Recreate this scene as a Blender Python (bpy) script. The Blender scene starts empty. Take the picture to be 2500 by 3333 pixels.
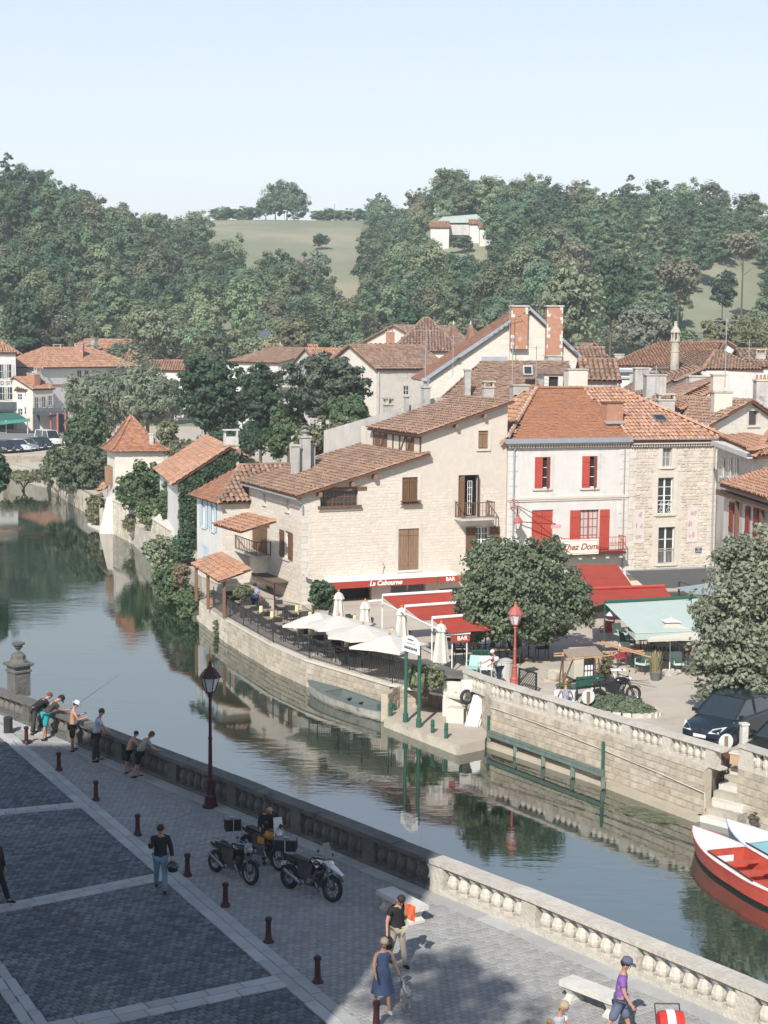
import bpy,bmesh,math,random
import numpy as np
from mathutils import Vector,Matrix,Euler
random.seed(7);RNG=np.random.default_rng(11)
C=bpy.context.scene.collection
SC=bpy.context.scene
# ---------------------------------------------------------------- camera
FP,PCX,PCY,CAMH=5300.0,1250.0,1666.5,14.0
PITCH,ROLL=math.atan(566.5/FP),math.radians(.5)
cam_d=bpy.data.cameras.new('camera');cam=bpy.data.objects.new('camera',cam_d);C.objects.link(cam)
cam_d.sensor_fit='VERTICAL';cam_d.sensor_height=36;cam_d.lens=FP/3333*36
cam_d.clip_start=.5;cam_d.clip_end=4000
CR=Matrix.Rotation(math.pi/2-PITCH,3,'X')@Matrix.Rotation(ROLL,3,'Z')
cam.matrix_world=Matrix.Translation((0,0,CAMH))@CR.to_4x4()
SC.camera=cam
# ---------------------------------------------------------------- light
SUN_AZ,SUN_EL=math.radians(16),math.radians(39)
w=bpy.data.worlds.new('World');SC.world=w;w.use_nodes=True
nt=w.node_tree;bg=nt.nodes['Background']
sky=nt.nodes.new('ShaderNodeTexSky');sky.sky_type='NISHITA';sky.sun_disc=False
sky.sun_elevation=SUN_EL;sky.sun_rotation=math.pi+SUN_AZ
sky.air_density=1.3;sky.dust_density=1.0;sky.ozone_density=3;sky.altitude=100
mx=nt.nodes.new('ShaderNodeMix');mx.data_type='RGBA';tcw=nt.nodes.new('ShaderNodeTexCoord');sx_=nt.nodes.new('ShaderNodeSeparateXYZ');nt.links.new(tcw.outputs['Generated'],sx_.inputs[0])
cl=nt.nodes.new('ShaderNodeMapRange');cl.inputs[1].default_value=0;cl.inputs[2].default_value=1;cl.inputs[3].default_value=1;cl.inputs[4].default_value=0;nt.links.new(sx_.outputs[2],cl.inputs[0])
pw0=nt.nodes.new('ShaderNodeMath');pw0.operation='POWER';pw0.inputs[1].default_value=3.0;nt.links.new(cl.outputs[0],pw0.inputs[0])
mf=nt.nodes.new('ShaderNodeMath');mf.operation='MULTIPLY';mf.inputs[1].default_value=.9;nt.links.new(pw0.outputs[0],mf.inputs[0]);nt.links.new(mf.outputs[0],mx.inputs[0])
mx.inputs[7].default_value=(9.3,9.65,10.3,1)
nt.links.new(sky.outputs[0],mx.inputs[6]);nt.links.new(mx.outputs[2],bg.inputs[0])
bg.inputs[1].default_value=.087
sd=bpy.data.lights.new('sun','SUN');sd.energy=4.6;sd.angle=math.radians(.5);sd.color=(1,.95,.88)
so=bpy.data.objects.new('sun',sd);C.objects.link(so)
sun_dir=Vector((math.sin(SUN_AZ)*math.cos(SUN_EL),math.cos(SUN_AZ)*math.cos(SUN_EL),-math.sin(SUN_EL)))
so.rotation_euler=sun_dir.to_track_quat('-Z','Y').to_euler()
SC.view_settings.view_transform='Standard';SC.view_settings.look='None'
SC.view_settings.gamma=1;SC.view_settings.exposure=0.52;SC.view_settings.use_curve_mapping=False
SC.render.engine='CYCLES'
SC.cycles.max_bounces=6;SC.cycles.diffuse_bounces=3;SC.cycles.glossy_bounces=3
SC.cycles.transmission_bounces=4;SC.cycles.volume_bounces=1;SC.cycles.transparent_max_bounces=8
# ---------------------------------------------------------------- measuring: photo pixel -> place
def ray(px,py):return CR@Vector(((px-PCX)/FP,-(py-PCY)/FP,-1))
def G(px,py,z=0.0):
 d=ray(px,py);t=(z-CAMH)/d.z;return Vector((d.x*t,d.y*t,z))
def W(px,py,D):
 d=ray(px,py);t=D/d.y;return Vector((d.x*t,D,CAMH+d.z*t))
def PX(p):
 v=CR.transposed()@(Vector(p)-Vector((0,0,CAMH)));return PCX-FP*v.x/v.z,PCY+FP*v.y/v.z
class Plane:
 def __init__(s,p0,p1=None,u=None):
  s.p=Vector((p0[0],p0[1],0));s.u=(Vector((p1[0],p1[1],0))-s.p).normalized()if p1 is not None else Vector((u[0],u[1],0)).normalized()
  s.n=Vector((s.u.y,-s.u.x,0))
 def sz(s,px,py):
  d=ray(px,py);o=Vector((0,0,CAMH));t=(s.p-o).dot(s.n)/d.dot(s.n);q=o+d*t
  return(q-s.p).dot(s.u),q.z
 def pt(s,a,z,off=0.0):
  q=s.p+s.u*a+s.n*off;return Vector((q.x,q.y,z))
# ---------------------------------------------------------------- materials
MATS={}
def lin(c):
 return tuple((x/255/12.92 if x/255<=.04045 else((x/255+.055)/1.055)**2.4)for x in c)
def M(name,c1,c2=None,scale=1.0,rough=.85,bump=0.0,bscale=None,isl=0.0,metal=0.0,c3=None,s3=.3,t3=.55,stretch=None,spec=.3,trans=0.0,detail=5,oisl=0.0,streak=None):
 if name in MATS:return MATS[name]
 m=bpy.data.materials.new(name);m.use_nodes=True;MATS[name]=m
 n=m.node_tree.nodes;l=m.node_tree.links;b=n['Principled BSDF']
 b.inputs['Roughness'].default_value=rough;b.inputs['Metallic'].default_value=metal
 b.inputs['Specular IOR Level'].default_value=spec
 col=None
 tc=n.new('ShaderNodeTexCoord');mp=n.new('ShaderNodeMapping');l.new(tc.outputs['Object'],mp.inputs[0])
 if stretch:mp.inputs['Scale'].default_value=stretch
 if c2:
  nz=n.new('ShaderNodeTexNoise');nz.inputs['Scale'].default_value=scale;nz.inputs['Detail'].default_value=detail
  nz.inputs['Roughness'].default_value=.65
  l.new(mp.outputs[0],nz.inputs[0])
  rp=n.new('ShaderNodeMapRange');rp.inputs[1].default_value=.3;rp.inputs[2].default_value=.7;l.new(nz.outputs[0],rp.inputs[0])
  mi=n.new('ShaderNodeMix');mi.data_type='RGBA';mi.inputs[6].default_value=(*c1,1);mi.inputs[7].default_value=(*c2,1)
  l.new(rp.outputs[0],mi.inputs[0]);col=mi.outputs[2]
  if c3:
   n3=n.new('ShaderNodeTexNoise');n3.inputs['Scale'].default_value=s3;n3.inputs['Detail'].default_value=6;n3.inputs['Roughness'].default_value=.7
   l.new(tc.outputs['Object'],n3.inputs[0])
   r3=n.new('ShaderNodeMapRange');r3.inputs[1].default_value=t3;r3.inputs[2].default_value=t3+.13;l.new(n3.outputs[0],r3.inputs[0])
   m3=n.new('ShaderNodeMix');m3.data_type='RGBA';m3.inputs[7].default_value=(*c3,1)
   l.new(r3.outputs[0],m3.inputs[0]);l.new(col,m3.inputs[6]);col=m3.outputs[2]
 if streak and c2:
  m4=n.new('ShaderNodeMapping');m4.inputs['Scale'].default_value=(2.2,2.2,.16);l.new(tc.outputs['Object'],m4.inputs[0]);n4=n.new('ShaderNodeTexNoise');n4.inputs['Scale'].default_value=1.0;n4.inputs['Detail'].default_value=7;n4.inputs['Roughness'].default_value=.7;l.new(m4.outputs[0],n4.inputs[0])
  r4=n.new('ShaderNodeMapRange');r4.inputs[1].default_value=.5;r4.inputs[2].default_value=.78;r4.inputs[4].default_value=.75;l.new(n4.outputs[0],r4.inputs[0]);m5=n.new('ShaderNodeMix');m5.data_type='RGBA';m5.inputs[7].default_value=(*streak,1);l.new(r4.outputs[0],m5.inputs[0]);l.new(col,m5.inputs[6]);col=m5.outputs[2]
 if isl:
  ge=n.new('ShaderNodeNewGeometry');oi=n.new('ShaderNodeObjectInfo')
  ad=n.new('ShaderNodeMath');ad.operation='ADD';l.new(ge.outputs['Random Per Island'],ad.inputs[0]);l.new(oi.outputs['Random'],ad.inputs[1])
  fr=n.new('ShaderNodeMath');fr.operation='FRACT';l.new(ad.outputs[0],fr.inputs[0])
  mr=n.new('ShaderNodeMapRange');mr.inputs[3].default_value=1-isl;mr.inputs[4].default_value=1+isl;l.new(fr.outputs[0],mr.inputs[0])
  hs=n.new('ShaderNodeHueSaturation')
  if col is not None:l.new(col,hs.inputs['Color'])
  else:hs.inputs['Color'].default_value=(*c1,1)
  l.new(mr.outputs[0],hs.inputs['Value'])
  f2=n.new('ShaderNodeMath');f2.operation='MULTIPLY';f2.inputs[1].default_value=7.31;l.new(fr.outputs[0],f2.inputs[0])
  f3=n.new('ShaderNodeMath');f3.operation='FRACT';l.new(f2.outputs[0],f3.inputs[0])
  mh=n.new('ShaderNodeMapRange');mh.inputs[3].default_value=.5-isl*.04;mh.inputs[4].default_value=.5+isl*.04;l.new(f3.outputs[0],mh.inputs[0])
  l.new(mh.outputs[0],hs.inputs['Hue'])
  ms=n.new('ShaderNodeMapRange');ms.inputs[3].default_value=1-isl*.7;ms.inputs[4].default_value=1+isl*.4;l.new(f3.outputs[0],ms.inputs[0]);l.new(ms.outputs[0],hs.inputs['Saturation'])
  col=hs.outputs[0]
  if oisl:
   mo=n.new('ShaderNodeMapRange');mo.inputs[3].default_value=1-oisl;mo.inputs[4].default_value=1+oisl;l.new(oi.outputs['Random'],mo.inputs[0])
   o5=n.new('ShaderNodeMath');o5.operation='MULTIPLY';o5.inputs[1].default_value=13.7;l.new(oi.outputs['Random'],o5.inputs[0]);o6=n.new('ShaderNodeMath');o6.operation='FRACT';l.new(o5.outputs[0],o6.inputs[0])
   mq=n.new('ShaderNodeMapRange');mq.inputs[3].default_value=.5-oisl*.09;mq.inputs[4].default_value=.5+oisl*.05;l.new(o6.outputs[0],mq.inputs[0])
   h2=n.new('ShaderNodeHueSaturation');l.new(col,h2.inputs['Color']);l.new(mo.outputs[0],h2.inputs['Value']);l.new(mq.outputs[0],h2.inputs['Hue']);col=h2.outputs[0]
 if col is not None:l.new(col,b.inputs['Base Color'])
 else:b.inputs['Base Color'].default_value=(*c1,1)
 if bump:
  nb=n.new('ShaderNodeTexNoise');nb.inputs['Scale'].default_value=bscale or scale*4;nb.inputs['Detail'].default_value=6
  l.new(mp.outputs[0],nb.inputs[0]);bu=n.new('ShaderNodeBump');bu.inputs['Strength'].default_value=min(1,bump*3);bu.inputs['Distance'].default_value=bump*.1
  l.new(nb.outputs[0],bu.inputs['Height']);l.new(bu.outputs[0],b.inputs['Normal'])
 if trans:
  out=n['Material Output'];tr=n.new('ShaderNodeBsdfTranslucent');mxs=n.new('ShaderNodeMixShader');mxs.inputs[0].default_value=trans
  if col is not None:l.new(col,tr.inputs[0])
  else:tr.inputs[0].default_value=(*c1,1)
  l.new(b.outputs[0],mxs.inputs[1]);l.new(tr.outputs[0],mxs.inputs[2]);l.new(mxs.outputs[0],out.inputs[0])
 return m
# ---------------------------------------------------------------- scene tree
LOC={}
def thing(name,label,cat,loc=(0,0,0),group=None,kind=None,parent=None):
 o=bpy.data.objects.new(name,None);C.objects.link(o);o.empty_display_size=.2
 o.location=loc;LOC[o]=Vector(loc)
 if parent is None:tag(o,label,cat,group,kind)
 return o
def tag(o,label=None,cat=None,group=None,kind=None):
 if label:o['label']=label
 if cat:o['category']=cat
 if group:o['group']=group
 if kind:o['kind']=kind
 return o
def origin(p):
 v=Vector((0,0,0))
 while p is not None:v=v+p.location;p=p.parent
 return v
def link_mesh(name,me,mats,parent=None,loc=None):
 o=bpy.data.objects.new(name,me)
 for m in(mats if isinstance(mats,(list,tuple))else[mats]):
  if len(me.materials)<(len(mats)if isinstance(mats,(list,tuple))else 1):me.materials.append(m)
 C.objects.link(o)
 if parent:o.parent=parent
 if loc is not None:o.location=loc
 return o
class MB:
 def __init__(s):s.v=[];s.f=[];s.m=[];s.mi=0
 def add(s,vs,fs):
  k=len(s.v);s.v+=[tuple(v)for v in vs];s.f+=[tuple(i+k for i in f)for f in fs];s.m+=[s.mi]*len(fs);return s
 def hexa(s,p):
  return s.add(p,[(3,2,1,0),(4,5,6,7),(0,1,5,4),(1,2,6,5),(2,3,7,6),(3,0,4,7)])
 def box(s,c,d,rz=0.0,mat=None):
  x,y,z=d[0]/2,d[1]/2,d[2]/2
  R=mat or Matrix.Rotation(rz,3,'Z');c=Vector(c)
  return s.hexa([c+R@Vector(q)for q in((-x,-y,-z),(x,-y,-z),(x,y,-z),(-x,y,-z),(-x,-y,z),(x,-y,z),(x,y,z),(-x,y,z))])
 def fbox(s,pl,a0,a1,z0,z1,o0,o1):
  P=pl.pt
  return s.hexa([P(a0,z0,o1),P(a1,z0,o1),P(a1,z0,o0),P(a0,z0,o0),P(a0,z1,o1),P(a1,z1,o1),P(a1,z1,o0),P(a0,z1,o0)])
 def quad(s,a,b,c,d):return s.add([a,b,c,d],[(0,1,2,3)])
 def bar(s,p,q,r0,r1=None,n=6,caps=True,flat=None):
  p,q=Vector(p),Vector(q);r1=r0 if r1 is None else r1
  d=(q-p);
  if d.length<1e-6:return s
  t=d.to_track_quat('Z','Y');vs=[]
  for(c,r)in((p,r0),(q,r1)):
   for i in range(n):
    a=2*math.pi*(i+.5)/n;vs.append(c+t@Vector((r*math.cos(a),r*math.sin(a)*(flat or 1),0)))
  fs=[(i,(i+1)%n,n+(i+1)%n,n+i)for i in range(n)]
  if caps:fs+=[tuple(range(n))[::-1],tuple(range(n,2*n))]
  return s.add(vs,fs)
 def path(s,pts,r,n=6):
  for a,b in zip(pts[:-1],pts[1:]):s.bar(a,b,r,n=n)
  return s
 def lathe(s,prof,c=(0,0,0),n=12,ax=None,sq=False,rot=0.0):
  vs=[];c=Vector(c)
  for r,z in prof:
   for i in range(n):
    a=2*math.pi*(i+(.5 if sq else 0))/n+rot;rr=r/math.cos(math.pi/n)if sq else r
    v=Vector((rr*math.cos(a),rr*math.sin(a),z));vs.append(c+(ax@v if ax else v))
  fs=[]
  for k in range(len(prof)-1):
   for i in range(n):fs.append((k*n+i,k*n+(i+1)%n,(k+1)*n+(i+1)%n,(k+1)*n+i))
  fs+=[tuple(range(n))[::-1],tuple(range((len(prof)-1)*n,len(prof)*n))]
  return s.add(vs,fs)
 def ball(s,c,r,n=8,k=6):
  r=Vector((r,r,r))if not hasattr(r,'__len__')else Vector(r);c=Vector(c);vs=[]
  for j in range(1,k):
   for i in range(n):
    a,b=2*math.pi*i/n,math.pi*j/k
    vs.append(c+Vector((r.x*math.sin(b)*math.cos(a),r.y*math.sin(b)*math.sin(a),-r.z*math.cos(b))))
  b0=len(vs);vs+=[c-Vector((0,0,r.z)),c+Vector((0,0,r.z))]
  fs=[((j*n)+i,(j*n)+(i+1)%n,(j+1)*n+(i+1)%n,(j+1)*n+i)for j in range(k-2)for i in range(n)]
  fs+=[((i+1)%n,i,b0)for i in range(n)]+[((k-2)*n+i,(k-2)*n+(i+1)%n,b0+1)for i in range(n)]
  return s.add(vs,fs)
 def torus(s,c,R,r,ax,n=18,m=6,a0=0,a1=2*math.pi,el=1.0):
  c=Vector(c);vs=[];full=abs(a1-a0-2*math.pi)<1e-3;N=n if full else n+1
  for i in range(N):
   a=a0+(a1-a0)*i/n
   for j in range(m):
    b=2*math.pi*j/m;q=Vector(((R+r*math.cos(b))*math.cos(a),(R+r*math.cos(b))*math.sin(a),r*el*math.sin(b)));vs.append(c+ax@q)
  fs=[]
  for i in range(n):
   k=(i+1)%N
   for j in range(m):fs.append((i*m+j,k*m+j,k*m+(j+1)%m,i*m+(j+1)%m))
  return s.add(vs,fs)
 def slab(s,poly,z0,z1):
  n=len(poly);vs=[(p[0],p[1],z0)for p in poly]+[(p[0],p[1],z1)for p in poly]
  return s.add(vs,[tuple(range(n))[::-1],tuple(range(n,2*n))]+[(i,(i+1)%n,n+(i+1)%n,n+i)for i in range(n)])
 def extr(s,pts,off):
  n=len(pts);off=Vector(off);pts=[Vector(p)for p in pts]
  return s.add(pts+[p+off for p in pts],[tuple(range(n)),tuple(range(n,2*n))[::-1]]+[((i+1)%n,i,n+i,n+(i+1)%n)for i in range(n)])
 def build(s,name,mats,parent=None,smooth=False,loc=None):
  me=bpy.data.meshes.new(name);o_=origin(parent)if parent else Vector((0,0,0))
  base=Vector(loc)if loc is not None else o_
  me.from_pydata([(v[0]-base.x,v[1]-base.y,v[2]-base.z)for v in s.v],[],s.f);
  mats=mats if isinstance(mats,(list,tuple))else[mats]
  for m in mats:me.materials.append(m)
  if len(mats)>1:me.polygons.foreach_set('material_index',s.m)
  if smooth:me.polygons.foreach_set('use_smooth',[True]*len(me.polygons))
  me.update();o=bpy.data.objects.new(name,me);C.objects.link(o)
  if parent:o.parent=parent;o.location=base-o_
  elif loc is not None:o.location=base
  return o
def fast(name,V,Fc,mats,parent=None,smooth=False,n=4):
 V=np.asarray(V,dtype=np.float32);Fc=np.asarray(Fc,dtype=np.int32)
 if parent:V=V-np.array(origin(parent),dtype=np.float32)
 me=bpy.data.meshes.new(name);me.vertices.add(len(V));me.vertices.foreach_set('co',V.ravel())
 nf=len(Fc);me.loops.add(nf*n);me.loops.foreach_set('vertex_index',Fc.ravel())
 me.polygons.add(nf);me.polygons.foreach_set('loop_start',np.arange(nf,dtype=np.int32)*n)
 me.update(calc_edges=True)
 me.polygons.foreach_set('use_smooth',[bool(smooth)]*nf)
 for m in(mats if isinstance(mats,(list,tuple))else[mats]):me.materials.append(m)
 o=bpy.data.objects.new(name,me);C.objects.link(o)
 if parent:o.parent=parent
 return o
def scatter(tv,tf,mats4):
 tv=np.asarray(tv,float);tf=np.asarray(tf);A=np.asarray(mats4)
 V=np.einsum('kij,nj->kni',A[:,:,:3],tv)+A[:,None,:,3]
 Fc=tf[None]+(np.arange(len(A))*len(tv))[:,None,None]
 return V.reshape(-1,3),Fc.reshape(-1,tf.shape[1])
def pieces(name,tv,tf,A,mats,parent,limit=300,key=None,smooth=False):
 """the `limit` nearest pieces as objects sharing a mesh, the rest as one stuff part"""
 A=np.asarray(A)
 if len(A)==0:return
 d=np.linalg.norm(A[:,:,3]-np.array([0,0,CAMH]),axis=1)if key is None else key
 idx=np.argsort(d);near,far=idx[:limit],idx[limit:]
 base=origin(parent)
 if len(near):
  me=bpy.data.meshes.new(name);me.from_pydata([tuple(v)for v in tv],[],[tuple(int(i)for i in f)for f in tf])
  for m in(mats if isinstance(mats,(list,tuple))else[mats]):me.materials.append(m)
  if smooth:me.polygons.foreach_set('use_smooth',[True]*len(me.polygons))
  for i in near:
   a=A[i];o=bpy.data.objects.new(name,me);C.objects.link(o);o.parent=parent
   o.matrix_local=Matrix(((a[0][0],a[0][1],a[0][2],a[0][3]-base.x),(a[1][0],a[1][1],a[1][2],a[1][3]-base.y),(a[2][0],a[2][1],a[2][2],a[2][3]-base.z),(0,0,0,1)))
 if len(far):
  V,Fc=scatter(tv,tf,A[far]);o=fast(name+'_field',V,Fc,mats,parent,smooth);o['kind']='stuff'
def copy_tree(o,parent=None):
 c=o.copy();C.objects.link(c)
 if parent:c.parent=parent
 for ch in list(o.children):copy_tree(ch,c)
 return c
BOXV=[(-.5,-.5,0),(.5,-.5,0),(.5,.5,0),(-.5,.5,0),(-.46,-.44,1),(.46,-.44,1),(.46,.44,1),(-.46,.44,1)]
BOXF=[(4,5,6,7),(0,1,5,4),(1,2,6,5),(2,3,7,6),(3,0,4,7)]
# ---------------------------------------------------------------- shared palette
lime=M('lime_render',(.62,.575,.515),(.55,.50,.435),1.2,bump=.15,bscale=9,c3=(.50,.45,.38),s3=.5,t3=.56,streak=(.42,.37,.31))
limew=M('white_render',(.60,.585,.56),(.54,.525,.495),1.5,bump=.08,bscale=10,c3=(.48,.455,.42),s3=.6,t3=.58,streak=(.42,.40,.36))
limeg=M('grey_render',(.52,.50,.47),(.44,.42,.39),1.0,bump=.1,bscale=8,c3=(.30,.29,.27),s3=.5,t3=.54,streak=(.26,.25,.23))
rubble=M('rubble_stone',(.58,.515,.43),(.50,.445,.375),2.5,bump=.25,bscale=12,isl=.13)
ashlar=M('ashlar_stone',(.58,.54,.475),(.51,.47,.41),2.0,bump=.1,bscale=14,isl=.06)
mortar=M('mortar',(.57,.515,.44),(.51,.455,.385),3,bump=.2,bscale=20)
oldstone=M('weathered_stone',(.50,.46,.38),(.34,.31,.25),1.3,bump=.35,bscale=9,isl=.15,c3=(.20,.19,.14),s3=.8,t3=.56)
quaystone=M('shade_toned_parapet_stone',(.155,.15,.135),(.095,.095,.088),1.6,bump=.45,bscale=7,isl=.08,c3=(.05,.052,.048),s3=1.3,t3=.58)  # shade of the near quay put into this dark tone, besides moss
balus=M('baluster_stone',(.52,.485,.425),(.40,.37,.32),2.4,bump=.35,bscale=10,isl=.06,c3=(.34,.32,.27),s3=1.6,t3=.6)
tile_b=M('brown_canal_tile',(.31,.19,.13),(.205,.135,.097),1.1,bump=.2,bscale=20,isl=.28,c3=(.18,.145,.11),s3=.7,t3=.56)
tile_o=M('orange_canal_tile',(.40,.215,.13),(.30,.16,.105),1.0,bump=.1,bscale=20,isl=.24,c3=(.25,.15,.10),s3=.6,t3=.6)
tile_p=M('pink_canal_tile',(.44,.25,.165),(.34,.18,.115),1.0,bump=.1,bscale=20,isl=.22)
tile_f=M('flat_brown_tile',(.33,.15,.085),(.24,.12,.075),1.6,bump=.15,bscale=20,isl=.26,c3=(.34,.24,.12),s3=.6,t3=.63)
tile_r=M('flat_orange_tile',(.36,.165,.09),(.30,.14,.08),1.2,bump=.08,bscale=20,isl=.1)
tile_base=M('roof_underlay',(.14,.07,.045),(.10,.05,.035),2)
wood=M('brown_painted_wood',(.155,.082,.045),(.12,.065,.038),5,rough=.6,stretch=(1,1,.2),isl=.08)
woodold=M('weathered_wood',(.26,.165,.095),(.19,.12,.07),4,rough=.8,stretch=(3,3,.3),isl=.1)
redp=M('red_shutter_paint',(.44,.075,.05),(.37,.06,.042),2.2,rough=.5)
bluep=M('pale_blue_paint',(.42,.52,.60),(.38,.47,.55),3,rough=.6)
glass=M('window_glass',(.03,.035,.04),rough=.08,spec=.8)
dark=M('dark_interior',(.02,.02,.02),(.035,.03,.028),2)
zinc=M('zinc_flashing',(.34,.37,.41),(.28,.31,.34),3,rough=.5,metal=.3)
brick=M('chimney_brick',(.38,.19,.125),(.29,.15,.10),3,bump=.15,bscale=30,isl=.1,c3=(.45,.36,.28),s3=1.6,t3=.58)
iron=M('dark_iron',(.03,.032,.035),rough=.45,spec=.4)
burg=M('burgundy_iron',(.055,.016,.018),(.045,.012,.014),4,rough=.5)
redlamp=M('red_lamp_paint',(.40,.11,.09),(.34,.09,.075),4,rough=.5)
whitep=M('white_paint',(.74,.74,.72),(.68,.68,.66),4,rough=.5)
greenp=M('dark_green_paint',(.03,.105,.075),(.025,.085,.06),4,rough=.5)
redcloth=M('red_awning_cloth',(.46,.075,.05),(.36,.058,.042),1.2,rough=.8,trans=.2)
greycloth=M('charcoal_awning_cloth',(.10,.10,.10),(.085,.085,.085),2,rough=.85)
palecloth=M('pale_green_awning_cloth',(.50,.58,.545),(.46,.54,.505),1.5,rough=.8,trans=.2)
cream=M('cream_parasol_cloth',(.72,.69,.63),(.66,.63,.57),2,rough=.85,trans=.25)
# ---------------------------------------------------------------- building kit
def tile_template(kind,w,L):
 if kind=='canal':
  v=[];K=4
  for(b,r,lift)in((0,.47,.035),(L*1.14,.38,.0)):
   for k in range(K+1):
    a=math.pi*k/K;v.append((w*r*math.cos(a),b,w*r*.85*math.sin(a)+lift))
  f=[(k,k+1,K+2+k,K+1+k)for k in range(K)]
  return v,[q[::-1]for q in f]
 x=w*.48;t=.022
 v=[(-x,0,.028),(x,0,.028),(x,L*1.1,.004),(-x,L*1.1,.004),(-x,0,.028-t),(x,0,.028-t)]
 return v,[(0,1,2,3),(4,5,1,0)]
def clip_range(poly,a):
 bs=[]
 n=len(poly)
 for i in range(n):
  (a0,b0),(a1,b1)=poly[i],poly[(i+1)%n]
  if(a0<=a<a1)or(a1<=a<a0):bs.append(b0+(b1-b0)*(a-a0)/(a1-a0))
 return(min(bs),max(bs))if len(bs)>=2 else None
def roof(root,pts,tmat,kind='canal',w=.24,L=.36,limit=300,thick=.12,name='roof',under=None,jit=1.0,label=None):
 pts=[Vector(p)for p in pts];e=(pts[1]-pts[0]).normalized()
 nn=Vector((0,0,0))
 for i in range(1,len(pts)-1):nn+=(pts[i]-pts[0]).cross(pts[i+1]-pts[0])
 nn.normalize();nn=-nn if nn.z<0 else nn
 g=nn.cross(e)
 if g.z<0:g=-g
 sl=MB();sl.extr([p-nn*.02 for p in pts],-nn*thick)
 rf=sl.build(name,[under or tile_base],root)
 if label:rf['label']=label
 poly=[((p-pts[0]).dot(e),(p-pts[0]).dot(g))for p in pts]
 amin,amax=min(p[0]for p in poly),max(p[0]for p in poly)
 A=[];nc=max(1,round((amax-amin)/w));ww=(amax-amin)/nc;sg=1 if e.cross(g).dot(nn)>0 else-1
 for i in range(nc):
  a=amin+(i+.5)*ww;r=clip_range(poly,a)
  if not r:continue
  b=r[0]-.05;j=0
  if kind=='flat' and i%2:b-=0
  while b<r[1]-.1*L:
   if b+L*1.14>r[1]+.05:b=max(r[1]+.05-L*1.14,b-L)
   da=random.gauss(0,.012)*jit*(1 if kind=='canal' else.3);th=random.gauss(0,.03)*jit*(1 if kind=='canal' else.25)
   off=(ww*.5 if(kind=='flat' and j%2)else 0)
   aa=a+da+off
   if aa<amax-.02*ww or kind=='canal':
    c=pts[0]+e*aa+g*(b+random.gauss(0,.012)*jit)+nn*(random.random()*.012*jit)
    ca,sa=math.cos(th),math.sin(th);ex=(e*ca+g*sa)*sg;gx=g*ca-e*sa
    A.append(((ex.x,gx.x,nn.x,c.x),(ex.y,gx.y,nn.y,c.y),(ex.z,gx.z,nn.z,c.z)))
   b+=L;j+=1
 tv,tf=tile_template(kind,ww,L)
 pieces('tile',tv,tf,A,[tmat],rf,limit,smooth=(kind=='canal'))
 return rf
def ridge(root,p,q,mat,r=.13,nub=None,L=.38,name='ridge_tiles'):
 p,q=Vector(p),Vector(q);d=q-p;n=max(1,int(d.length/L));t=d.normalized();s=t.cross(Vector((0,0,1))).normalized();up=s.cross(t)
 m=MB();mm=MB()
 for i in range(n):
  a,b=p+d*(i/n),p+d*((i+1.12)/n);ra,rb=r*random.uniform(.98,1.1),r*.88;vs=[]
  for(c,rr)in((a,ra),(b,rb)):
   for k in range(6):
    x=math.pi*k/5;vs.append(c+s*(rr*math.cos(x))+up*(rr*.8*math.sin(x)))
  m.add(vs,[(k,k+1,7+k,6+k)for k in range(5)])
  if nub:mm.box(a+up*(r*.85),(.07,.07,.06),mat=Matrix((s,t,up)).transposed())
 o=m.build(name,[mat],root)
 if nub:mm.build('mortar_joint',[nub],o)
 return o
def wall(root,pl,prof,holes,mat,z0,name='wall',depth=.25,thick=.3,rev=None):
 """front skin with rectangular openings and reveals; prof = top outline [(s,z)...] left to right"""
 xs=sorted(set([p[0]for p in prof]+[h[0]for h in holes]+[h[1]for h in holes]));a0,a1=prof[0][0],prof[-1][0]
 xs=[x for x in xs if a0-1e-6<=x<=a1+1e-6]
 def top(x):
  for(p,q)in zip(prof[:-1],prof[1:]):
   if p[0]-1e-9<=x<=q[0]+1e-9 and q[0]>p[0]:return p[1]+(q[1]-p[1])*(x-p[0])/(q[0]-p[0])
  return prof[-1][1]
 m=MB()
 for xa,xb in zip(xs[:-1],xs[1:]):
  if xb-xa<1e-5:continue
  mid=(xa+xb)/2;hs=sorted([(h[2],h[3])for h in holes if h[0]<mid<h[1]]);z=z0
  for(h0,h1)in hs:
   if h0>z:m.quad(pl.pt(xa,z),pl.pt(xb,z),pl.pt(xb,h0),pl.pt(xa,h0))
   z=max(z,h1)
  m.quad(pl.pt(xa,z),pl.pt(xb,z),pl.pt(xb,top(xb-1e-6)),pl.pt(xa,top(xa+1e-6)))
 for(s0,s1,h0,h1)in[h[:4]for h in holes]:
  P=pl.pt
  m.quad(P(s0,h0),P(s0,h1),P(s0,h1,-depth),P(s0,h0,-depth));m.quad(P(s1,h1),P(s1,h0),P(s1,h0,-depth),P(s1,h1,-depth))
  m.quad(P(s0,h1),P(s1,h1),P(s1,h1,-depth),P(s0,h1,-depth));m.quad(P(s1,h0),P(s0,h0),P(s0,h0,-depth),P(s1,h0,-depth))
 return m.build(name,[mat],root)
def plain_wall(root,p,q,zb,zts,mat,name='wall'):
 """wall from p to q; zts: (z at p, z at q) or list of (fraction, z)"""
 p,q=Vector((p[0],p[1],0)),Vector((q[0],q[1],0));zts=[(0,zts[0]),(1,zts[1])]if not hasattr(zts[0],'__len__')else zts
 m=MB()
 for(f0,t0),(f1,t1)in zip(zts[:-1],zts[1:]):
  a,b=p.lerp(q,f0),p.lerp(q,f1);m.quad((a.x,a.y,zb),(b.x,b.y,zb),(b.x,b.y,t1),(a.x,a.y,t0))
 return m.build(name,[mat],root)
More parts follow.
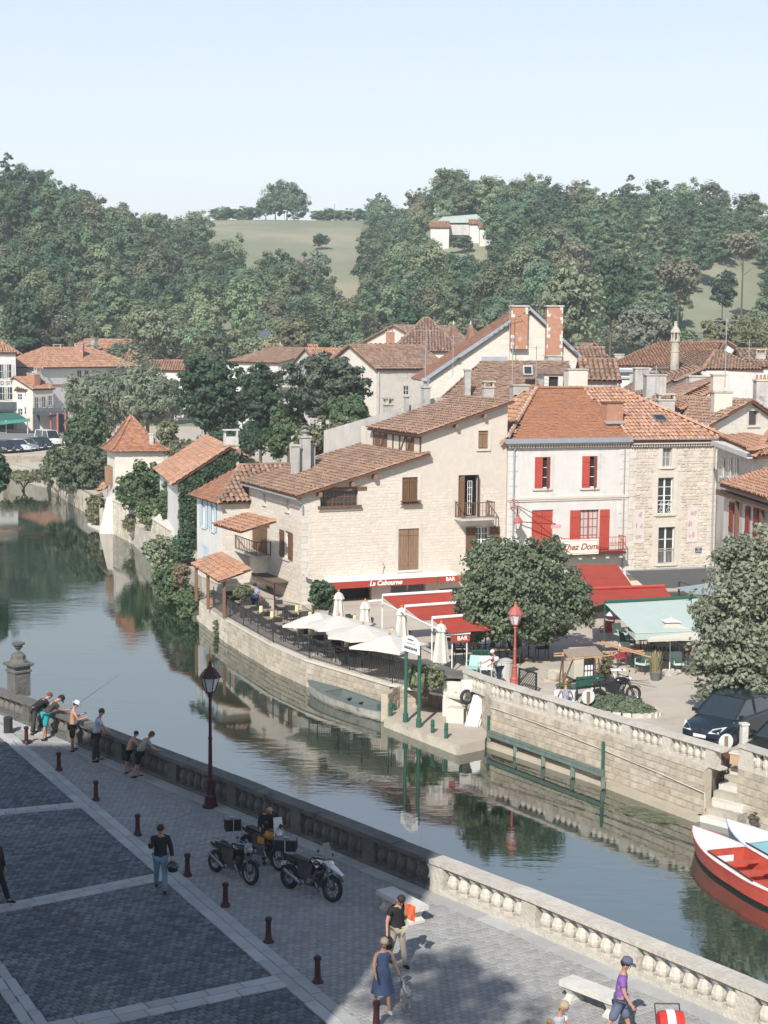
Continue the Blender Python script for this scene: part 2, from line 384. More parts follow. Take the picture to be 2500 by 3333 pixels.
def shutter_mb(pl,s0,s1,z0,z1,off,t=.035,battens=True,boards=4,ang=0.0,hinge=None):
 m=MB();P=pl.pt
 def pt(a,z,o):
  if ang:
   h=s0 if hinge=='l' else s1;d=a-h;return pl.pt(h+d*math.cos(ang),z,off+abs(d)*math.sin(ang)+(o-off)*math.cos(ang))
  return P(a,z,o)
 def bx(a0,a1,b0,b1,o0,o1):
  m.hexa([pt(a0,b0,o1),pt(a1,b0,o1),pt(a1,b0,o0),pt(a0,b0,o0),pt(a0,b1,o1),pt(a1,b1,o1),pt(a1,b1,o0),pt(a0,b1,o0)])
 wv=(s1-s0)/boards
 for i in range(boards):bx(s0+i*wv+.006,s0+(i+1)*wv-.006,z0,z1,off,off+t)
 if battens:
  for z in(z0+(z1-z0)*.14,z0+(z1-z0)*.86):bx(s0+.01,s1-.01,z-.05,z+.05,off+t,off+t+.025)
 return m
def window(root,pl,h,cols=2,rows=3,fmat=None,rec=.14,sill=True,shut=None,smat=None,surround=None,name='window',lights=2,bar=.035,sw=None,curtain=False,glassm=None,label=None):
 s0,s1,z0,z1=h[:4];fmat=fmat or whitep;P=pl.pt;m=MB();f=.05
 m.fbox(pl,s0,s1,z0,z0+f,-rec-.05,-rec);m.fbox(pl,s0,s1,z1-f,z1,-rec-.05,-rec)
 m.fbox(pl,s0,s0+f,z0+f,z1-f,-rec-.05,-rec);m.fbox(pl,s1-f,s1,z0+f,z1-f,-rec-.05,-rec)
 lw=(s1-s0-2*f)/lights
 for i in range(1,lights):m.fbox(pl,s0+f+i*lw-.045,s0+f+i*lw+.045,z0+f,z1-f,-rec-.05,-rec+.012)
 cx=cols//lights if cols>=lights else 1
 for i in range(lights):
  for j in range(1,cx):a=s0+f+i*lw+j*lw/cx;m.fbox(pl,a-bar/2,a+bar/2,z0+f,z1-f,-rec-.045,-rec-.006)
 for j in range(1,rows):z=z0+f+(z1-z0-2*f)*j/rows;m.fbox(pl,s0+f,s1-f,z-bar/2,z+bar/2,-rec-.043,-rec-.004)
 w_=m.build(name,[fmat],root)
 if label:w_['label']=label
 nc=lights*cx
 for i in range(nc):
  for j in range(rows):
   g=MB();a0=s0+f+(s1-s0-2*f)*i/nc;a1=s0+f+(s1-s0-2*f)*(i+1)/nc;b0=z0+f+(z1-z0-2*f)*j/rows;b1=z0+f+(z1-z0-2*f)*(j+1)/rows
   g.fbox(pl,a0+.008,a1-.008,b0+.008,b1-.008,-rec-.035,-rec-.026);g.build('pane',[glassm or glass],w_)
 d=MB();d.quad(P(s0-.3,z0-.3,-rec-.5),P(s1+.3,z0-.3,-rec-.5),P(s1+.3,z1+.3,-rec-.5),P(s0-.3,z1+.3,-rec-.5));d.build('room_back',[dark],w_)
 if curtain:
  c=MB();c.fbox(pl,s0+f,s0+(s1-s0)*.42,z0+f,z1-f,-rec-.1,-rec-.06);c.fbox(pl,s0+(s1-s0)*.58,s1-f,z0+f,z1-f,-rec-.1,-rec-.06);c.build('curtain',[whitep],w_)
 if sill:
  k=MB();k.fbox(pl,s0-.12,s1+.12,z0-.11,z0-.002,-rec,.09);k.build('sill',[sill if sill is not True else ashlar],w_)
 if surround:
  k=MB();q=.17
  k.fbox(pl,s0-q,s0-.002,z0-.002,z1+q,.001,.035);k.fbox(pl,s1+.002,s1+q,z0-.002,z1+q,.001,.035);k.fbox(pl,s0-.002,s1+.002,z1+.002,z1+q,.001,.035);k.build('surround',[surround],w_)
 shutters(w_,pl,h,shut,smat or wood,sw)
 return w_
def shutters(par,pl,h,shut,smat,sw=None):
 s0,s1,z0,z1=h[:4];sm=(s0+s1)/2;sw=sw or(s1-s0)*.5
 if shut=='closed':
  shutter_mb(pl,s0+.01,sm-.01,z0+.01,z1-.01,-.07).build('shutter',[smat],par);shutter_mb(pl,sm+.01,s1-.01,z0+.01,z1-.01,-.07).build('shutter',[smat],par)
 elif shut=='ajar':
  shutter_mb(pl,s0+.01,sm-.01,z0+.01,z1-.01,-.03,ang=.12,hinge='l').build('shutter',[smat],par);shutter_mb(pl,sm+.01,s1-.01,z0+.01,z1-.01,-.03,ang=.75,hinge='r').build('shutter',[smat],par)
 elif shut=='open':
  shutter_mb(pl,s0-sw-.02,s0-.02,z0,z1,.045).build('shutter',[smat],par);shutter_mb(pl,s1+.02,s1+sw+.02,z0,z1,.045).build('shutter',[smat],par)
def hole(pl,px0,px1,py0,py1):
 a0,z1=pl.sz(px0,py0);a1,z1b=pl.sz(px1,py0);_,z0=pl.sz(px0,py1);return(a0,a1,z0,z1)
STV=[];
for zz,ins in((0,0),(1,.05)):
 for(x,y)in((-.5,-.3),(-.3,-.5),(.3,-.5),(.5,-.25),(.5,.3),(.28,.5),(-.33,.5),(-.5,.25)):STV.append((x*(1-ins),y*(1-ins),zz))
STF=[(i,(i+1)%8,8+(i+1)%8,8+i)for i in range(8)]+[(8,9,10,11),(8,11,12,15),(12,13,14,15)]
def stones(root,pl,s0,s1,z0,z1,holes,mat,wr=(.2,.45),hr=(.13,.22),t=(.01,.035),gap=.02,limit=300,topf=None,keep=1.0,off=.0,rough=True,name='stone',keepf=None):
 A=[];z=z0
 while z<z1:
  h=random.uniform(*hr);s=s0-random.uniform(0,wr[0])
  while s<s1:
   w_=random.uniform(*wr);a,b=max(s,s0),min(s+w_,s1);c=(a+b)/2;s+=w_
   if b-a<.08:continue
   if topf and z+h>topf(c):continue
   if any(a<q[1]+.02 and b>q[0]-.02 and z<q[3]+.02 and z+h>q[2]-.02 for q in holes):continue
   if keep<1 and random.random()>keep:continue
   if keepf and not keepf(c,z):continue
   th=random.uniform(*t);p=pl.pt(c,z+h/2,off);sx,sy=(b-a-gap)*random.uniform(.95,1),(h-gap)*random.uniform(.9,1)if rough else h-gap
   r=random.gauss(0,.03)if rough else 0;cr,sr=math.cos(r),math.sin(r);fl=random.choice((-1,1))if rough else 1
   U=pl.u*cr+Vector((0,0,sr));Vv=Vector((0,0,cr))-pl.u*sr;U=U*sx*fl;Vv=Vv*sy*fl;N=pl.n*th
   A.append(((U.x,Vv.x,N.x,p.x),(U.y,Vv.y,N.y,p.y),(U.z,Vv.z,N.z,p.z)))
  z+=h
 if rough:pieces(name,STV,STF,A,[mat],root,limit)
 else:pieces(name,BOXV,BOXF,A,[mat],root,limit)
def quoins(root,pl,a,z0,z1,side,mat=None,w=(.38,.26),h=.3,t=.03):
 z=z0;i=0;s=1 if side=='r' else-1
 while z<z1-.1:
  hh=min(h,z1-z);m=MB();b=a+s*w[i%2];m.fbox(pl,min(a,b),max(a,b),z+.008,z+hh-.008,.001,t);m.build('quoin',[mat or ashlar],root);z+=h;i+=1
def chimney(root,c,w,d,z0,z1,mat,rz=0.0,cap='slab',name='chimney',capm=None,pots=0):
 if mat in(limew,limeg):mat=M('aged_chimney_render',(.45,.435,.41),(.34,.325,.30),2,bump=.2,bscale=10,c3=(.22,.21,.19),s3=1.4,t3=.55,streak=(.20,.19,.17))
 m=MB();m.box((c[0],c[1],(z0+z1)/2),(w,d,z1-z0),rz)
 ch=m.build(name,[mat],root);k=MB();capm=capm or oldstone
 k.box((c[0],c[1],z1+.045),(w+.12,d+.12,.09),rz)
 if cap=='open':
  R=Matrix.Rotation(rz,3,'Z')
  for sx in(-1,1):
   for sy in(-1,1):q=Vector((c[0],c[1],z1+.22))+R@Vector((sx*(w/2-.05),sy*(d/2-.05),0));k.box(q,(.1,.1,.26),rz)
  k.box((c[0],c[1],z1+.39),(w+.16,d+.16,.08),rz)
 k.build('chimney_cap',[capm],ch)
 for i in range(pots):
  p=MB();x=(i-(pots-1)/2)*w/pots;q=Vector((c[0],c[1],z1+.09))+Matrix.Rotation(rz,3,'Z')@Vector((x,0,0));p.lathe([(.09,0),(.07,.28),(.09,.3)],q,8);p.build('chimney_pot',[brick],ch)
 return ch
def aerial(label,p,h,rz=0.0,n=6,group=None):
 r=thing('tv_aerial',label,'aerial',p,group);p=Vector(p)
 m=MB();m.bar(p,p+Vector((0,0,h)),.028,n=5);m.build('mast',[zinc],r)
 k=MB();R=Matrix.Rotation(rz,3,'Z');c=p+Vector((0,0,h-.15));k.bar(c+R@Vector((-.8,0,0)),c+R@Vector((.8,0,0)),.018,n=4)
 for i in range(n):
  x=-.75+1.5*i/(n-1);l=.22+.05*i;k.bar(c+R@Vector((x,-l,0)),c+R@Vector((x,l,0)),.01,n=4)
 k.build('antenna_rods',[zinc],r);return r
def simple_window(root,pl,s,z,w,h,shut=None,smat=None,mat=None,holes=None):
 hl=(s-w/2,s+w/2,z,z+h)
 f=MB();f.fbox(pl,hl[0]-.08,hl[1]+.08,z-.08,z-.002,0,.06);f.fbox(pl,hl[0],hl[1],z+h*.5-.02,z+h*.5+.02,.006,.02);f.fbox(pl,s-.025,s+.025,z,z+h*.5-.022,.006,.022)
 f.fbox(pl,s-.025,s+.025,z+h*.5+.022,z+h,.006,.022)
 o=f.build('window',[mat or whitep],root)
 g=MB();g.quad(pl.pt(hl[0],z,.004),pl.pt(hl[1],z,.004),pl.pt(hl[1],z+h,.004),pl.pt(hl[0],z+h,.004));g.build('pane',[glass],o)
 if shut:shutters(o,pl,hl,shut,smat or wood)
 return o
def house(name,label,A,B,depth,z0,ez,rise,kind='side',wm=None,tm=None,tw=.32,tl=.5,ov=.3,wins=(),chims=(),apex=.5,limit=0,group=None,tk='canal',ridge_m=None,cat='house',ddir=None):
 A,B=Vector((A[0],A[1],0)),Vector((B[0],B[1],0));pl=Plane(A,B);Lw=(B-A).length;u=pl.u;v=ddir.normalized()if ddir else-pl.n
 root=thing(name,label,cat,((A+B)/2+v*depth/2),group);root.location.z=z0;LOC[root]=root.location.copy()
 wm=wm or lime;tm=tm or tile_b;Cq,Dq=B+v*depth,A+v*depth;zt=Vector((0,0,1))
 def V3(p,z):return Vector((p.x,p.y,z))
 apx=Lw*apex
 if kind=='gable':wall(root,pl,[(0,ez),(apx,ez+rise),(Lw,ez)],[],wm,z0)
 else:wall(root,pl,[(0,ez),(Lw,ez)],[],wm,z0)
 if kind=='side':
  plain_wall(root,Dq,A,z0,[(0,ez),(.5,ez+rise),(1,ez)],wm);plain_wall(root,B,Cq,z0,[(0,ez),(.5,ez+rise),(1,ez)],wm)
 elif kind=='shed':
  plain_wall(root,Dq,A,z0,(ez+rise,ez),wm);plain_wall(root,B,Cq,z0,(ez,ez+rise),wm)
 else:plain_wall(root,Dq,A,z0,(ez,ez),wm);plain_wall(root,B,Cq,z0,(ez,ez),wm)
 plain_wall(root,Cq,Dq,z0,(ez+(rise if kind=='shed' else 0),)*2,wm)
 args=dict(w=tw,L=tl,limit=limit,kind=tk);oz=.02
 def P(a,b,z):q=A+u*a+v*b;return Vector((q.x,q.y,z+oz))
 if kind=='side':
  dz=ov*rise/(depth/2)
  roof(root,[P(-ov,-ov,ez-dz),P(Lw+ov,-ov,ez-dz),P(Lw+ov,depth/2,ez+rise),P(-ov,depth/2,ez+rise)],tm,**args)
  roof(root,[P(Lw+ov,depth+ov,ez-dz),P(-ov,depth+ov,ez-dz),P(-ov,depth/2+.01,ez+rise),P(Lw+ov,depth/2+.01,ez+rise)],tm,w=.6,L=1.2,limit=0)
  ridge(root,P(-ov,depth/2,ez+rise+.03),P(Lw+ov,depth/2,ez+rise+.03),ridge_m or tm)
 elif kind=='gable':
  d1=ov*rise/apx;d2=ov*rise/(Lw-apx)
  roof(root,[P(-ov,depth,ez-d1),P(-ov,-ov,ez-d1),P(apx,-ov,ez+rise),P(apx,depth,ez+rise)],tm,**args)
  roof(root,[P(Lw+ov,-ov,ez-d2),P(Lw+ov,depth,ez-d2),P(apx+.01,depth,ez+rise),P(apx+.01,-ov,ez+rise)],tm,**args)
  ridge(root,P(apx,-ov,ez+rise+.03),P(apx,depth,ez+rise+.03),ridge_m or tm)
 elif kind=='shed':
  roof(root,[P(-ov,-ov,ez-ov*rise/depth),P(Lw+ov,-ov,ez-ov*rise/depth),P(Lw+ov,depth,ez+rise),P(-ov,depth,ez+rise)],tm,**args)
 elif kind=='hip':
  hh=min(depth/2,Lw/2-.3)
  a,b,c,d=P(-ov,-ov,ez),P(Lw+ov,-ov,ez),P(Lw+ov,depth+ov,ez),P(-ov,depth+ov,ez);r0,r1=P(hh,depth/2,ez+rise),P(Lw-hh,depth/2,ez+rise)
  roof(root,[a,b,r1,r0],tm,**args);roof(root,[d,a,r0],tm,**args);roof(root,[b,c,r1],tm,**args);roof(root,[c,d,r0,r1],tm,w=.6,L=1.2,limit=0)
  for(p,q)in((a,r0),(b,r1),(r0,r1)):ridge(root,p+zt*.03,q+zt*.03,ridge_m or tm)
 for wv in wins:simple_window(root,pl,*wv[:4],**(wv[4]if len(wv)>4 else{}))
 for(a,b,w_,d_,h_,m_)in chims:
  q=A+u*a+v*b;chimney(root,q,w_,d_,ez-.2,ez+h_,m_,rz=math.atan2(u.y,u.x),cap='open' if random.random()<.5 else 'slab')
 return root,pl
# ---------------------------------------------------------------- ground, river, hills
PAR=[G(*p)for p in((-700,2040),(-300,2210),(0,2330),(101,2368),(338,2467),(671,2600),(1395,2902),(1700,3025),(2375,3321),(2700,3470),(3300,3740))]
FB=[G(*p,-1.7)for p in((3000,2895),(2396,2668),(2290,2672),(1960,2547),(1600,2425))]
FB2=[G(*p,-1.7)for p in((1600,2390),(1267,2322),(997,2235),(880,2180),(740,2095),(648,2022))]
FB3=[G(*p,-1.7)for p in((600,1960),(500,1860),(392,1755),(326,1722),(315,1690),(230,1640),(150,1592),(0,1556),(-200,1545))]
def sheet(name,poly,z,mat,kind='structure',parent=None):
 m=MB();bm=bmesh.new();vs=[bm.verts.new((p[0],p[1],z))for p in poly];bm.faces.new(vs);bmesh.ops.triangulate(bm,faces=bm.faces[:])
 me=bpy.data.meshes.new(name);bm.normal_update()
 for f in bm.faces:
  if f.normal.z<0:f.normal_flip()
 bm.to_mesh(me);bm.free();me.materials.append(mat);o=bpy.data.objects.new(name,me);C.objects.link(o)
 if kind:o['kind']=kind
 if parent:o.parent=parent
 return o
wm_=bpy.data.materials.new('river_water');wm_.use_nodes=True;n=wm_.node_tree.nodes;l=wm_.node_tree.links;b=n['Principled BSDF']
b.inputs['Base Color'].default_value=(.014,.03,.02,1);b.inputs['Roughness'].default_value=.035;b.inputs['IOR'].default_value=2.8;b.inputs['Specular IOR Level'].default_value=.9
tc=n.new('ShaderNodeTexCoord');mp=n.new('ShaderNodeMapping');mp.inputs['Scale'].default_value=(1.0,2.6,1);mp.inputs['Rotation'].default_value=(0,0,.12);l.new(tc.outputs['Object'],mp.inputs[0])
n1=n.new('ShaderNodeTexNoise');n1.inputs['Scale'].default_value=.9;n1.inputs['Detail'].default_value=4;l.new(mp.outputs[0],n1.inputs[0])
n2=n.new('ShaderNodeTexNoise');n2.inputs['Scale'].default_value=.12;n2.inputs['Detail'].default_value=2;l.new(tc.outputs['Object'],n2.inputs[0])
mr=n.new('ShaderNodeMapRange');mr.inputs[1].default_value=.42;mr.inputs[2].default_value=.68;mr.inputs[3].default_value=.04;mr.inputs[4].default_value=1;l.new(n2.outputs[0],mr.inputs[0])
mu=n.new('ShaderNodeMath');mu.operation='MULTIPLY';l.new(n1.outputs[0],mu.inputs[0]);l.new(mr.outputs[0],mu.inputs[1])
bu=n.new('ShaderNodeBump');bu.inputs['Strength'].default_value=.5;bu.inputs['Distance'].default_value=.02;l.new(mu.outputs[0],bu.inputs['Height']);l.new(bu.outputs[0],b.inputs['Normal'])
m=MB();m.quad((-200,-20,-1.7),(120,-20,-1.7),(120,260,-1.7),(-200,260,-1.7));tag(m.build('river_water',[wm_]),kind='structure')
dust=M('sandy_square',(.47,.42,.35),(.40,.355,.30),.5,bump=.1,bscale=12,c3=(.34,.30,.26),s3=.25,t3=.55)
asph=M('pale_asphalt',(.22,.215,.205),(.18,.175,.17),.4,bump=.1,bscale=30)
grassm=M('meadow_grass',(.215,.22,.15),(.18,.20,.13),.03,c3=(.29,.265,.19),s3=.012,t3=.52)
FBtop=[p for p in FB]+[p for p in FB2]+[p for p in FB3]
T_IN=[G(*p,-.5)for p in((1500,2245),(1130,2100),(980,1997),(860,1975),(780,1960),(655,1905))]
poly=[(140,48),(90,46)]+[(p.x,p.y+.05)for p in FB[:2]]+[(FB[1].x+.9,FB[1].y+1.5),(FB[2].x+1.2,FB[2].y+2.4)]+[(p.x,p.y)for p in FB[2:]]+[(FB[-1].x-.02,FB[-1].y+1.3)]+[(G(1510,2235,0).x,G(1510,2235,0).y)]+[(p.x,p.y)for p in T_IN[1:]]+[(p.x+.4,p.y+.4)for p in FB3[1:]]+[(-140,200),(-260,235),(-260,262),(300,262),(300,48)]
sq_o=sheet('town_square',poly,0,dust);m=MB()
for p,q in zip(poly[:-5],poly[1:-4]):m.quad((p[0]+.03,p[1]+.03,-2.3),(q[0]+.03,q[1]+.03,-2.3),(q[0]+.03,q[1]+.03,-.001),(p[0]+.03,p[1]+.03,-.001))
m.build('retaining_face',[oldstone],sq_o)
tpoly=[(p.x,p.y)for p in FB2]+[(FB2[-1].x+1,FB2[-1].y+9),(FB2[-1].x+22,FB2[-1].y+9),(FB2[0].x+8,FB2[0].y+5),(FB2[0].x+4,FB2[0].y-3)]
terr=sheet('terrace_floor',tpoly,-.5,M('terrace_paving',(.42,.37,.31),(.33,.29,.25),1.2,bump=.2,bscale=8,c3=(.26,.23,.20),s3=.5,t3=.55))
m=MB();rp=[G(-400,1470,0),G(-400,1418,0),G(330,1400,0),G(330,1440,0),G(120,1452,0)]
sheet('riverside_road',[(p.x,p.y)for p in rp],.006,asph)
npoly=[(p.x,p.y+.45)for p in PAR]+[(60,-30),(-80,-30)]
joint=M('cobble_joints',(.105,.105,.10),(.075,.075,.07),3,rough=.95)
quay=sheet('quay',npoly,-.012,joint)
m=MB()
for p,q in zip(PAR[:-1],PAR[1:]):m.quad((p.x,p.y+.45,-2.2),(q.x,q.y+.45,-2.2),(q.x,q.y+.45,0),(p.x,p.y+.45,0))
m.build('quay_face',[oldstone],quay)
RIDGE=[(-900,420),(-300,470),(0,585),(200,640),(330,700),(480,745),(600,765),(660,722),(800,720),(1000,722),(1190,722),(1260,735),(1310,690),(1400,620),(1520,610),(1750,620),(1900,650),(2050,655),(2250,650),(2350,680),(2500,720),(2900,760),(3600,800)]
def lerp_t(t,x):
 if x<=t[0][0]:return t[0][1]
 for(a,b),(c,d)in zip(t[:-1],t[1:]):
  if x<=c:return b+(d-b)*(x-a)/(c-a)
 return t[-1][1]
RD=[(-900,330),(0,400),(500,480),(650,600),(1200,600),(1350,470),(1700,450),(2500,430),(3600,380)]
def sm(x):x=max(0,min(1,x));return x*x*(3-2*x)
def hill_z(x,y):
 if y<60:return-.6
 px=1250+5300*x/y;D=y;rd=lerp_t(RD,px);ry=lerp_t(RIDGE,px)+(px-1250)*-.0087;zr=CAMH+(1100-ry)/5300*rd-(0 if 655<px<1195 else 7*min(1,(655-px)/60 if px<=655 else(px-1195)/60))
 y0=262 if px>1000 else 250;t=(D-y0)/(rd-y0)
 if t<=0:return-.25
 if t<=1:f=.55*t+.45*sm(t);return-.25+(zr+.25)*f+1.5*math.sin(x*.03+y*.021)*min(1,t*4)*(1-t)
 return zr-(D-rd)*.05*min(1,(t-1)*3)
NX,NY=150,90
Vt=[]
for j in range(NY):
 yy=235+(j/(NY-1))**1.5*1100
 for i in range(NX):
  a=-.62+1.24*i/(NX-1);Vt.append((a*yy*(1.0),yy,hill_z(a*yy,yy)))
Ft=[(j*NX+i,j*NX+i+1,(j+1)*NX+i+1,(j+1)*NX+i)for j in range(NY-1)for i in range(NX-1)]
tag(fast('hills',Vt,Ft,[grassm],smooth=True),kind='structure')
tag(sheet('valley_floor',[(-3000,255),(-3000,3500),(3000,3500),(3000,255)],-.5,grassm),kind='structure')
# ================================================================ the restaurant house at the corner
UP=Vector((0,0,1))
def V3(p,z):return Vector((p[0],p[1],z))
C0=G(980,1997,-.5);az=math.radians(66);uF=Vector((math.sin(az),math.cos(az),0));vB=Vector((-uF.y,uF.x,0))
pF=Plane(C0,u=uF);sEnd=pF.sz(1650,1500)[0];S1,zS=pF.sz(1372,1487);zE=pF.sz(984,1612)[1]
zUe,zUh=pF.sz(1372,1412)[1],pF.sz(1650,1312)[1];Z0=-.5
dL=abs(Plane(C0,u=vB).sz(811,1600)[0])
cab=thing('restaurant_house','big pale stone corner house with brown shutters behind the white parasols','house',(C0+uF*5+vB*4).to_tuple())
H={}
H['strip']=hole(pF,1043,1165,1600,1657);H['a']=hole(pF,1309,1360,1554,1642);H['b']=hole(pF,1297,1364,1722,1857)
H['door']=hole(pF,1493,1559,1547,1683);H['attic']=hole(pF,1557,1589,1402,1461);H['lowr']=hole(pF,1549,1592,1716,1800)
H['open']=hole(pF,1102,1210,1905,2012);H['g2']=hole(pF,1272,1385,1905,1932);H['g3']=hole(pF,1273,1352,1975,2008);H['g4']=hole(pF,1430,1560,1915,2000)
for k in('open',):H[k]=(H[k][0],H[k][1],max(H[k][2],Z0+.02),H[k][3])
hs=list(H.values())
wall(cab,pF,[(0,zE),(S1,zS),(S1+.001,zUe),(sEnd,zUh)],hs,mortar,Z0,depth=.3)
lowtop=lambda s:zE+(zS-zE)*s/S1-.1 if s<S1 else zUe+(zUh-zUe)*(s-S1)/(sEnd-S1)-.1
def cab_keep(s,z):
 return(z<5.6+.2*math.sin(s*3))if s>S1-.6 else True
stones(cab,pF,.35,sEnd-.02,Z0,9,hs,M('lime_washed_rubble',(.61,.55,.475),(.56,.495,.42),2,bump=.06,bscale=14,isl=.05,c3=(.50,.44,.38),s3=.35,t3=.55),wr=(.18,.42),hr=(.12,.2),t=(.003,.014),gap=.028,topf=lowtop,keep=.9,keepf=cab_keep)
quoins(cab,pF,0,Z0,zE-.1,'r',w=(.5,.34),h=.34,t=.02)
m=MB();m.fbox(pF,S1-.3,sEnd-.02,5.75,zUe-.35,.0,.012);sk=m
plain_wall(cab,C0+vB*8.3+uF*S1,C0+uF*S1,3,(zUe,zUe),lime)
LPl=Plane(C0+vB*dL,C0);Lw=dL
def lh(x0,x1,y0,y1):return hole(LPl,x0,x1,y0,y1)
LH=[lh(822,870,1698,1790),lh(927,941,1726,1815),lh(857,866,1605,1638),lh(931,941,1626,1660),lh(866,889,1880,1975)]
LH[4]=(LH[4][0],LH[4][1],Z0+.05,LH[4][3])
wall(cab,LPl,[(0,zE),(Lw,zE)],LH,mortar,Z0,depth=.25)
stones(cab,LPl,.05,Lw-.05,Z0,zE-.15,LH,MATS['lime_washed_rubble'],wr=(.25,.5),hr=(.16,.24),t=(.003,.01),gap=.02,limit=120,keep=.75)
plain_wall(cab,C0+uF*sEnd,C0+uF*sEnd+vB*9,Z0,(zUh,zUh),limeg);plain_wall(cab,C0+uF*sEnd+vB*9,C0+vB*9,Z0,[(0,zUh),(.6,zUe-.3),(.601,zE+1.5),(1,zE)],limeg)
o_=.4;sl1=(zS-zE)/S1;dv=dL+.35
def RP(a,b,z):q=C0+uF*a+vB*b;return Vector((q.x,q.y,z))
e0=zE-.45*sl1+.12
roof(cab,[RP(-.45,dv,e0),RP(-.45,-o_,e0),RP(S1+.35,-o_,zS+.35*sl1+.12),RP(S1+.35,dv,zS+.35*sl1+.12)],tile_b,w=.235,L=.34,limit=300)
dU=abs(Plane(C0+uF*S1,u=vB).sz(1215,1400)[0]);sl2=(zUh-zUe)/(sEnd-S1);z2=zUe-.4*sl2+.1
roof(cab,[RP(S1-.4,dU,z2),RP(S1-.4,-o_,z2),RP(sEnd+.2,-o_,zUh+.2*sl2+.1),RP(sEnd+.2,dU,zUh+.2*sl2+.1)],tile_b,w=.235,L=.34,limit=300)
for(px,py)in((1215,1546),(1142,1565),(1036,1600)):
 s_,z_=pF.sz(px,py);z_=zE+sl1*s_-.12;m=MB();m.fbox(pF,s_-.09,s_+.09,z_-.22,z_+.02,0,.38);m.build('corbel',[woodold],cab)
for px in(1480,1570):
 s_=pF.sz(px,1400)[0];z_=zUe+sl2*(s_-S1)-.1;m=MB();m.fbox(pF,s_-.08,s_+.08,z_-.2,z_+.02,0,.36);m.build('corbel',[woodold],cab)
m=MB()
for k in range(20):a=.2+k*(Lw-.3)/19;m.fbox(LPl,a-.05,a+.05,zE-.18,zE-.05,0,.4)
m.build('rafter_ends',[wood],cab)
m=MB();m.path([LPl.pt(0,zE-.12,.48),LPl.pt(Lw+.3,zE-.16,.48),pF.pt(.02,zE-.5,.1),pF.pt(.06,zE-1.0,.07)],.05,6);m.build('gutter',[zinc],cab)
window(cab,pF,H['strip'],cols=9,rows=3,fmat=wood,lights=3,sill=ashlar,name='attic_window',curtain=True)
s0,s1,z0,z1=H['strip'];m=MB();m.fbox(pF,s0-.3,s1+.5,z1,z1+.2,0,.05);m.build('lintel',[wood],cab)
m=MB();m.fbox(pF,s0-.15,s1+.15,z0+.02,z0+.16,.02,.2);m.build('window_box',[wood],cab)
w1=window(cab,pF,H['a'],shut='closed',smat=wood,surround=ashlar);w2=window(cab,pF,H['b'],shut='closed',smat=woodold,surround=ashlar)
window(cab,pF,H['attic'],shut='closed',smat=woodold,surround=ashlar)
s0,s1,z0,z1=H['a'];m=MB();m.fbox(pF,s0-.1,s1+.1,z0+.18,z0+.21,.04,.3);m.fbox(pF,s0-.1,s1+.1,z0+.02,z0+.05,.04,.3)
for k in range(9):a=s0-.08+k*(s1-s0+.16)/8;m.bar(pF.pt(a,z0+.03,.29),pF.pt(a,z0+.2,.29),.012,n=4)
m.build('flower_rail',[M('rusty_iron',(.14,.07,.045),rough=.7)],w1)
s0,s1,z0,z1=H['door'];P=pF.pt
d=thing('balcony_door','','',(0,0,0),parent=1);d.parent=cab;d.location=-cab.location
m=MB();m.quad(P(s0,z0,-.55),P(s1,z0,-.55),P(s1,z1,-.55),P(s0,z1,-.55));m.build('room_back',[dark],d)
shutter_mb(pF,s0+.02,s0+.42,z0+.02,z1-.02,-.2,ang=.5,hinge='l').build('shutter',[wood],d);shutter_mb(pF,s1-.42,s1-.02,z0+.02,z1-.02,-.12,ang=1.3,hinge='r').build('shutter',[wood],d)
for(h,a)in((s1-.3,.9),(s0+.42,1.2)):
 m=MB();
 for q in(0,.12,.24):m.bar(pF.pt(h-q,z0+.1,-.25-.1*q),pF.pt(h-q,z1-.35,-.25-.1*q),.018,n=4)
 for k in range(6):z=z0+.1+k*(z1-z0-.45)/5;m.bar(pF.pt(h,z,-.25),pF.pt(h-.24,z,-.27),.014,n=4)
 m.build('glazed_leaf',[whitep],d)
def balcony(root,pl,s0,s1,z,dep,rh,mat,slabm,bar=.016,n=14,tp=.035,name='balcony',wedge=0,skew=(0,0)):
 b=thing(name,'','',(0,0,0),parent=1);b.parent=root;b.location=-root.location
 k=MB();k.hexa([pl.pt(s0-.05+skew[0],z-.12,dep),pl.pt(s1+.05+skew[1],z-.12,dep),pl.pt(s1+.05,z-.12,0),pl.pt(s0-.05,z-.12,0),pl.pt(s0-.05+skew[0],z,dep),pl.pt(s1+.05+skew[1],z,dep),pl.pt(s1+.05,z,0),pl.pt(s0-.05,z,0)])
 if wedge:k.hexa([pl.pt(s0+.3,z-.12-wedge,.02),pl.pt(s1-.1,z-.12-wedge,.02),pl.pt(s1-.1,z-.12-wedge,0),pl.pt(s0+.3,z-.12-wedge,0),pl.pt(s0,z-.122,dep-.05),pl.pt(s1,z-.122,dep-.05),pl.pt(s1,z-.122,0),pl.pt(s0,z-.122,0)])
 k.build('slab',[slabm],b)
 r=MB();c=[pl.pt(s0,z,.03),pl.pt(s0+skew[0],z,dep-.04),pl.pt(s1+skew[1],z,dep-.04),pl.pt(s1,z,.03)]
 for p,q in zip(c[:-1],c[1:]):r.bar(p+UP*rh,q+UP*rh,tp,n=4);r.bar(p+UP*.08,q+UP*.08,tp*.8,n=4)
 for p in c:r.bar(p,p+UP*(rh+.03),tp,n=4)
 r.build('rail',[mat],b)
 tot=sum((q-p).length for p,q in zip(c[:-1],c[1:]))
 for p,q in zip(c[:-1],c[1:]):
  kn=max(2,int(round(n*(q-p).length/tot)))
  for i in range(1,kn):g=MB();a=p.lerp(q,i/kn);g.bar(a+UP*.08,a+UP*rh,bar,n=4);g.build('baluster',[mat],b)
 return b
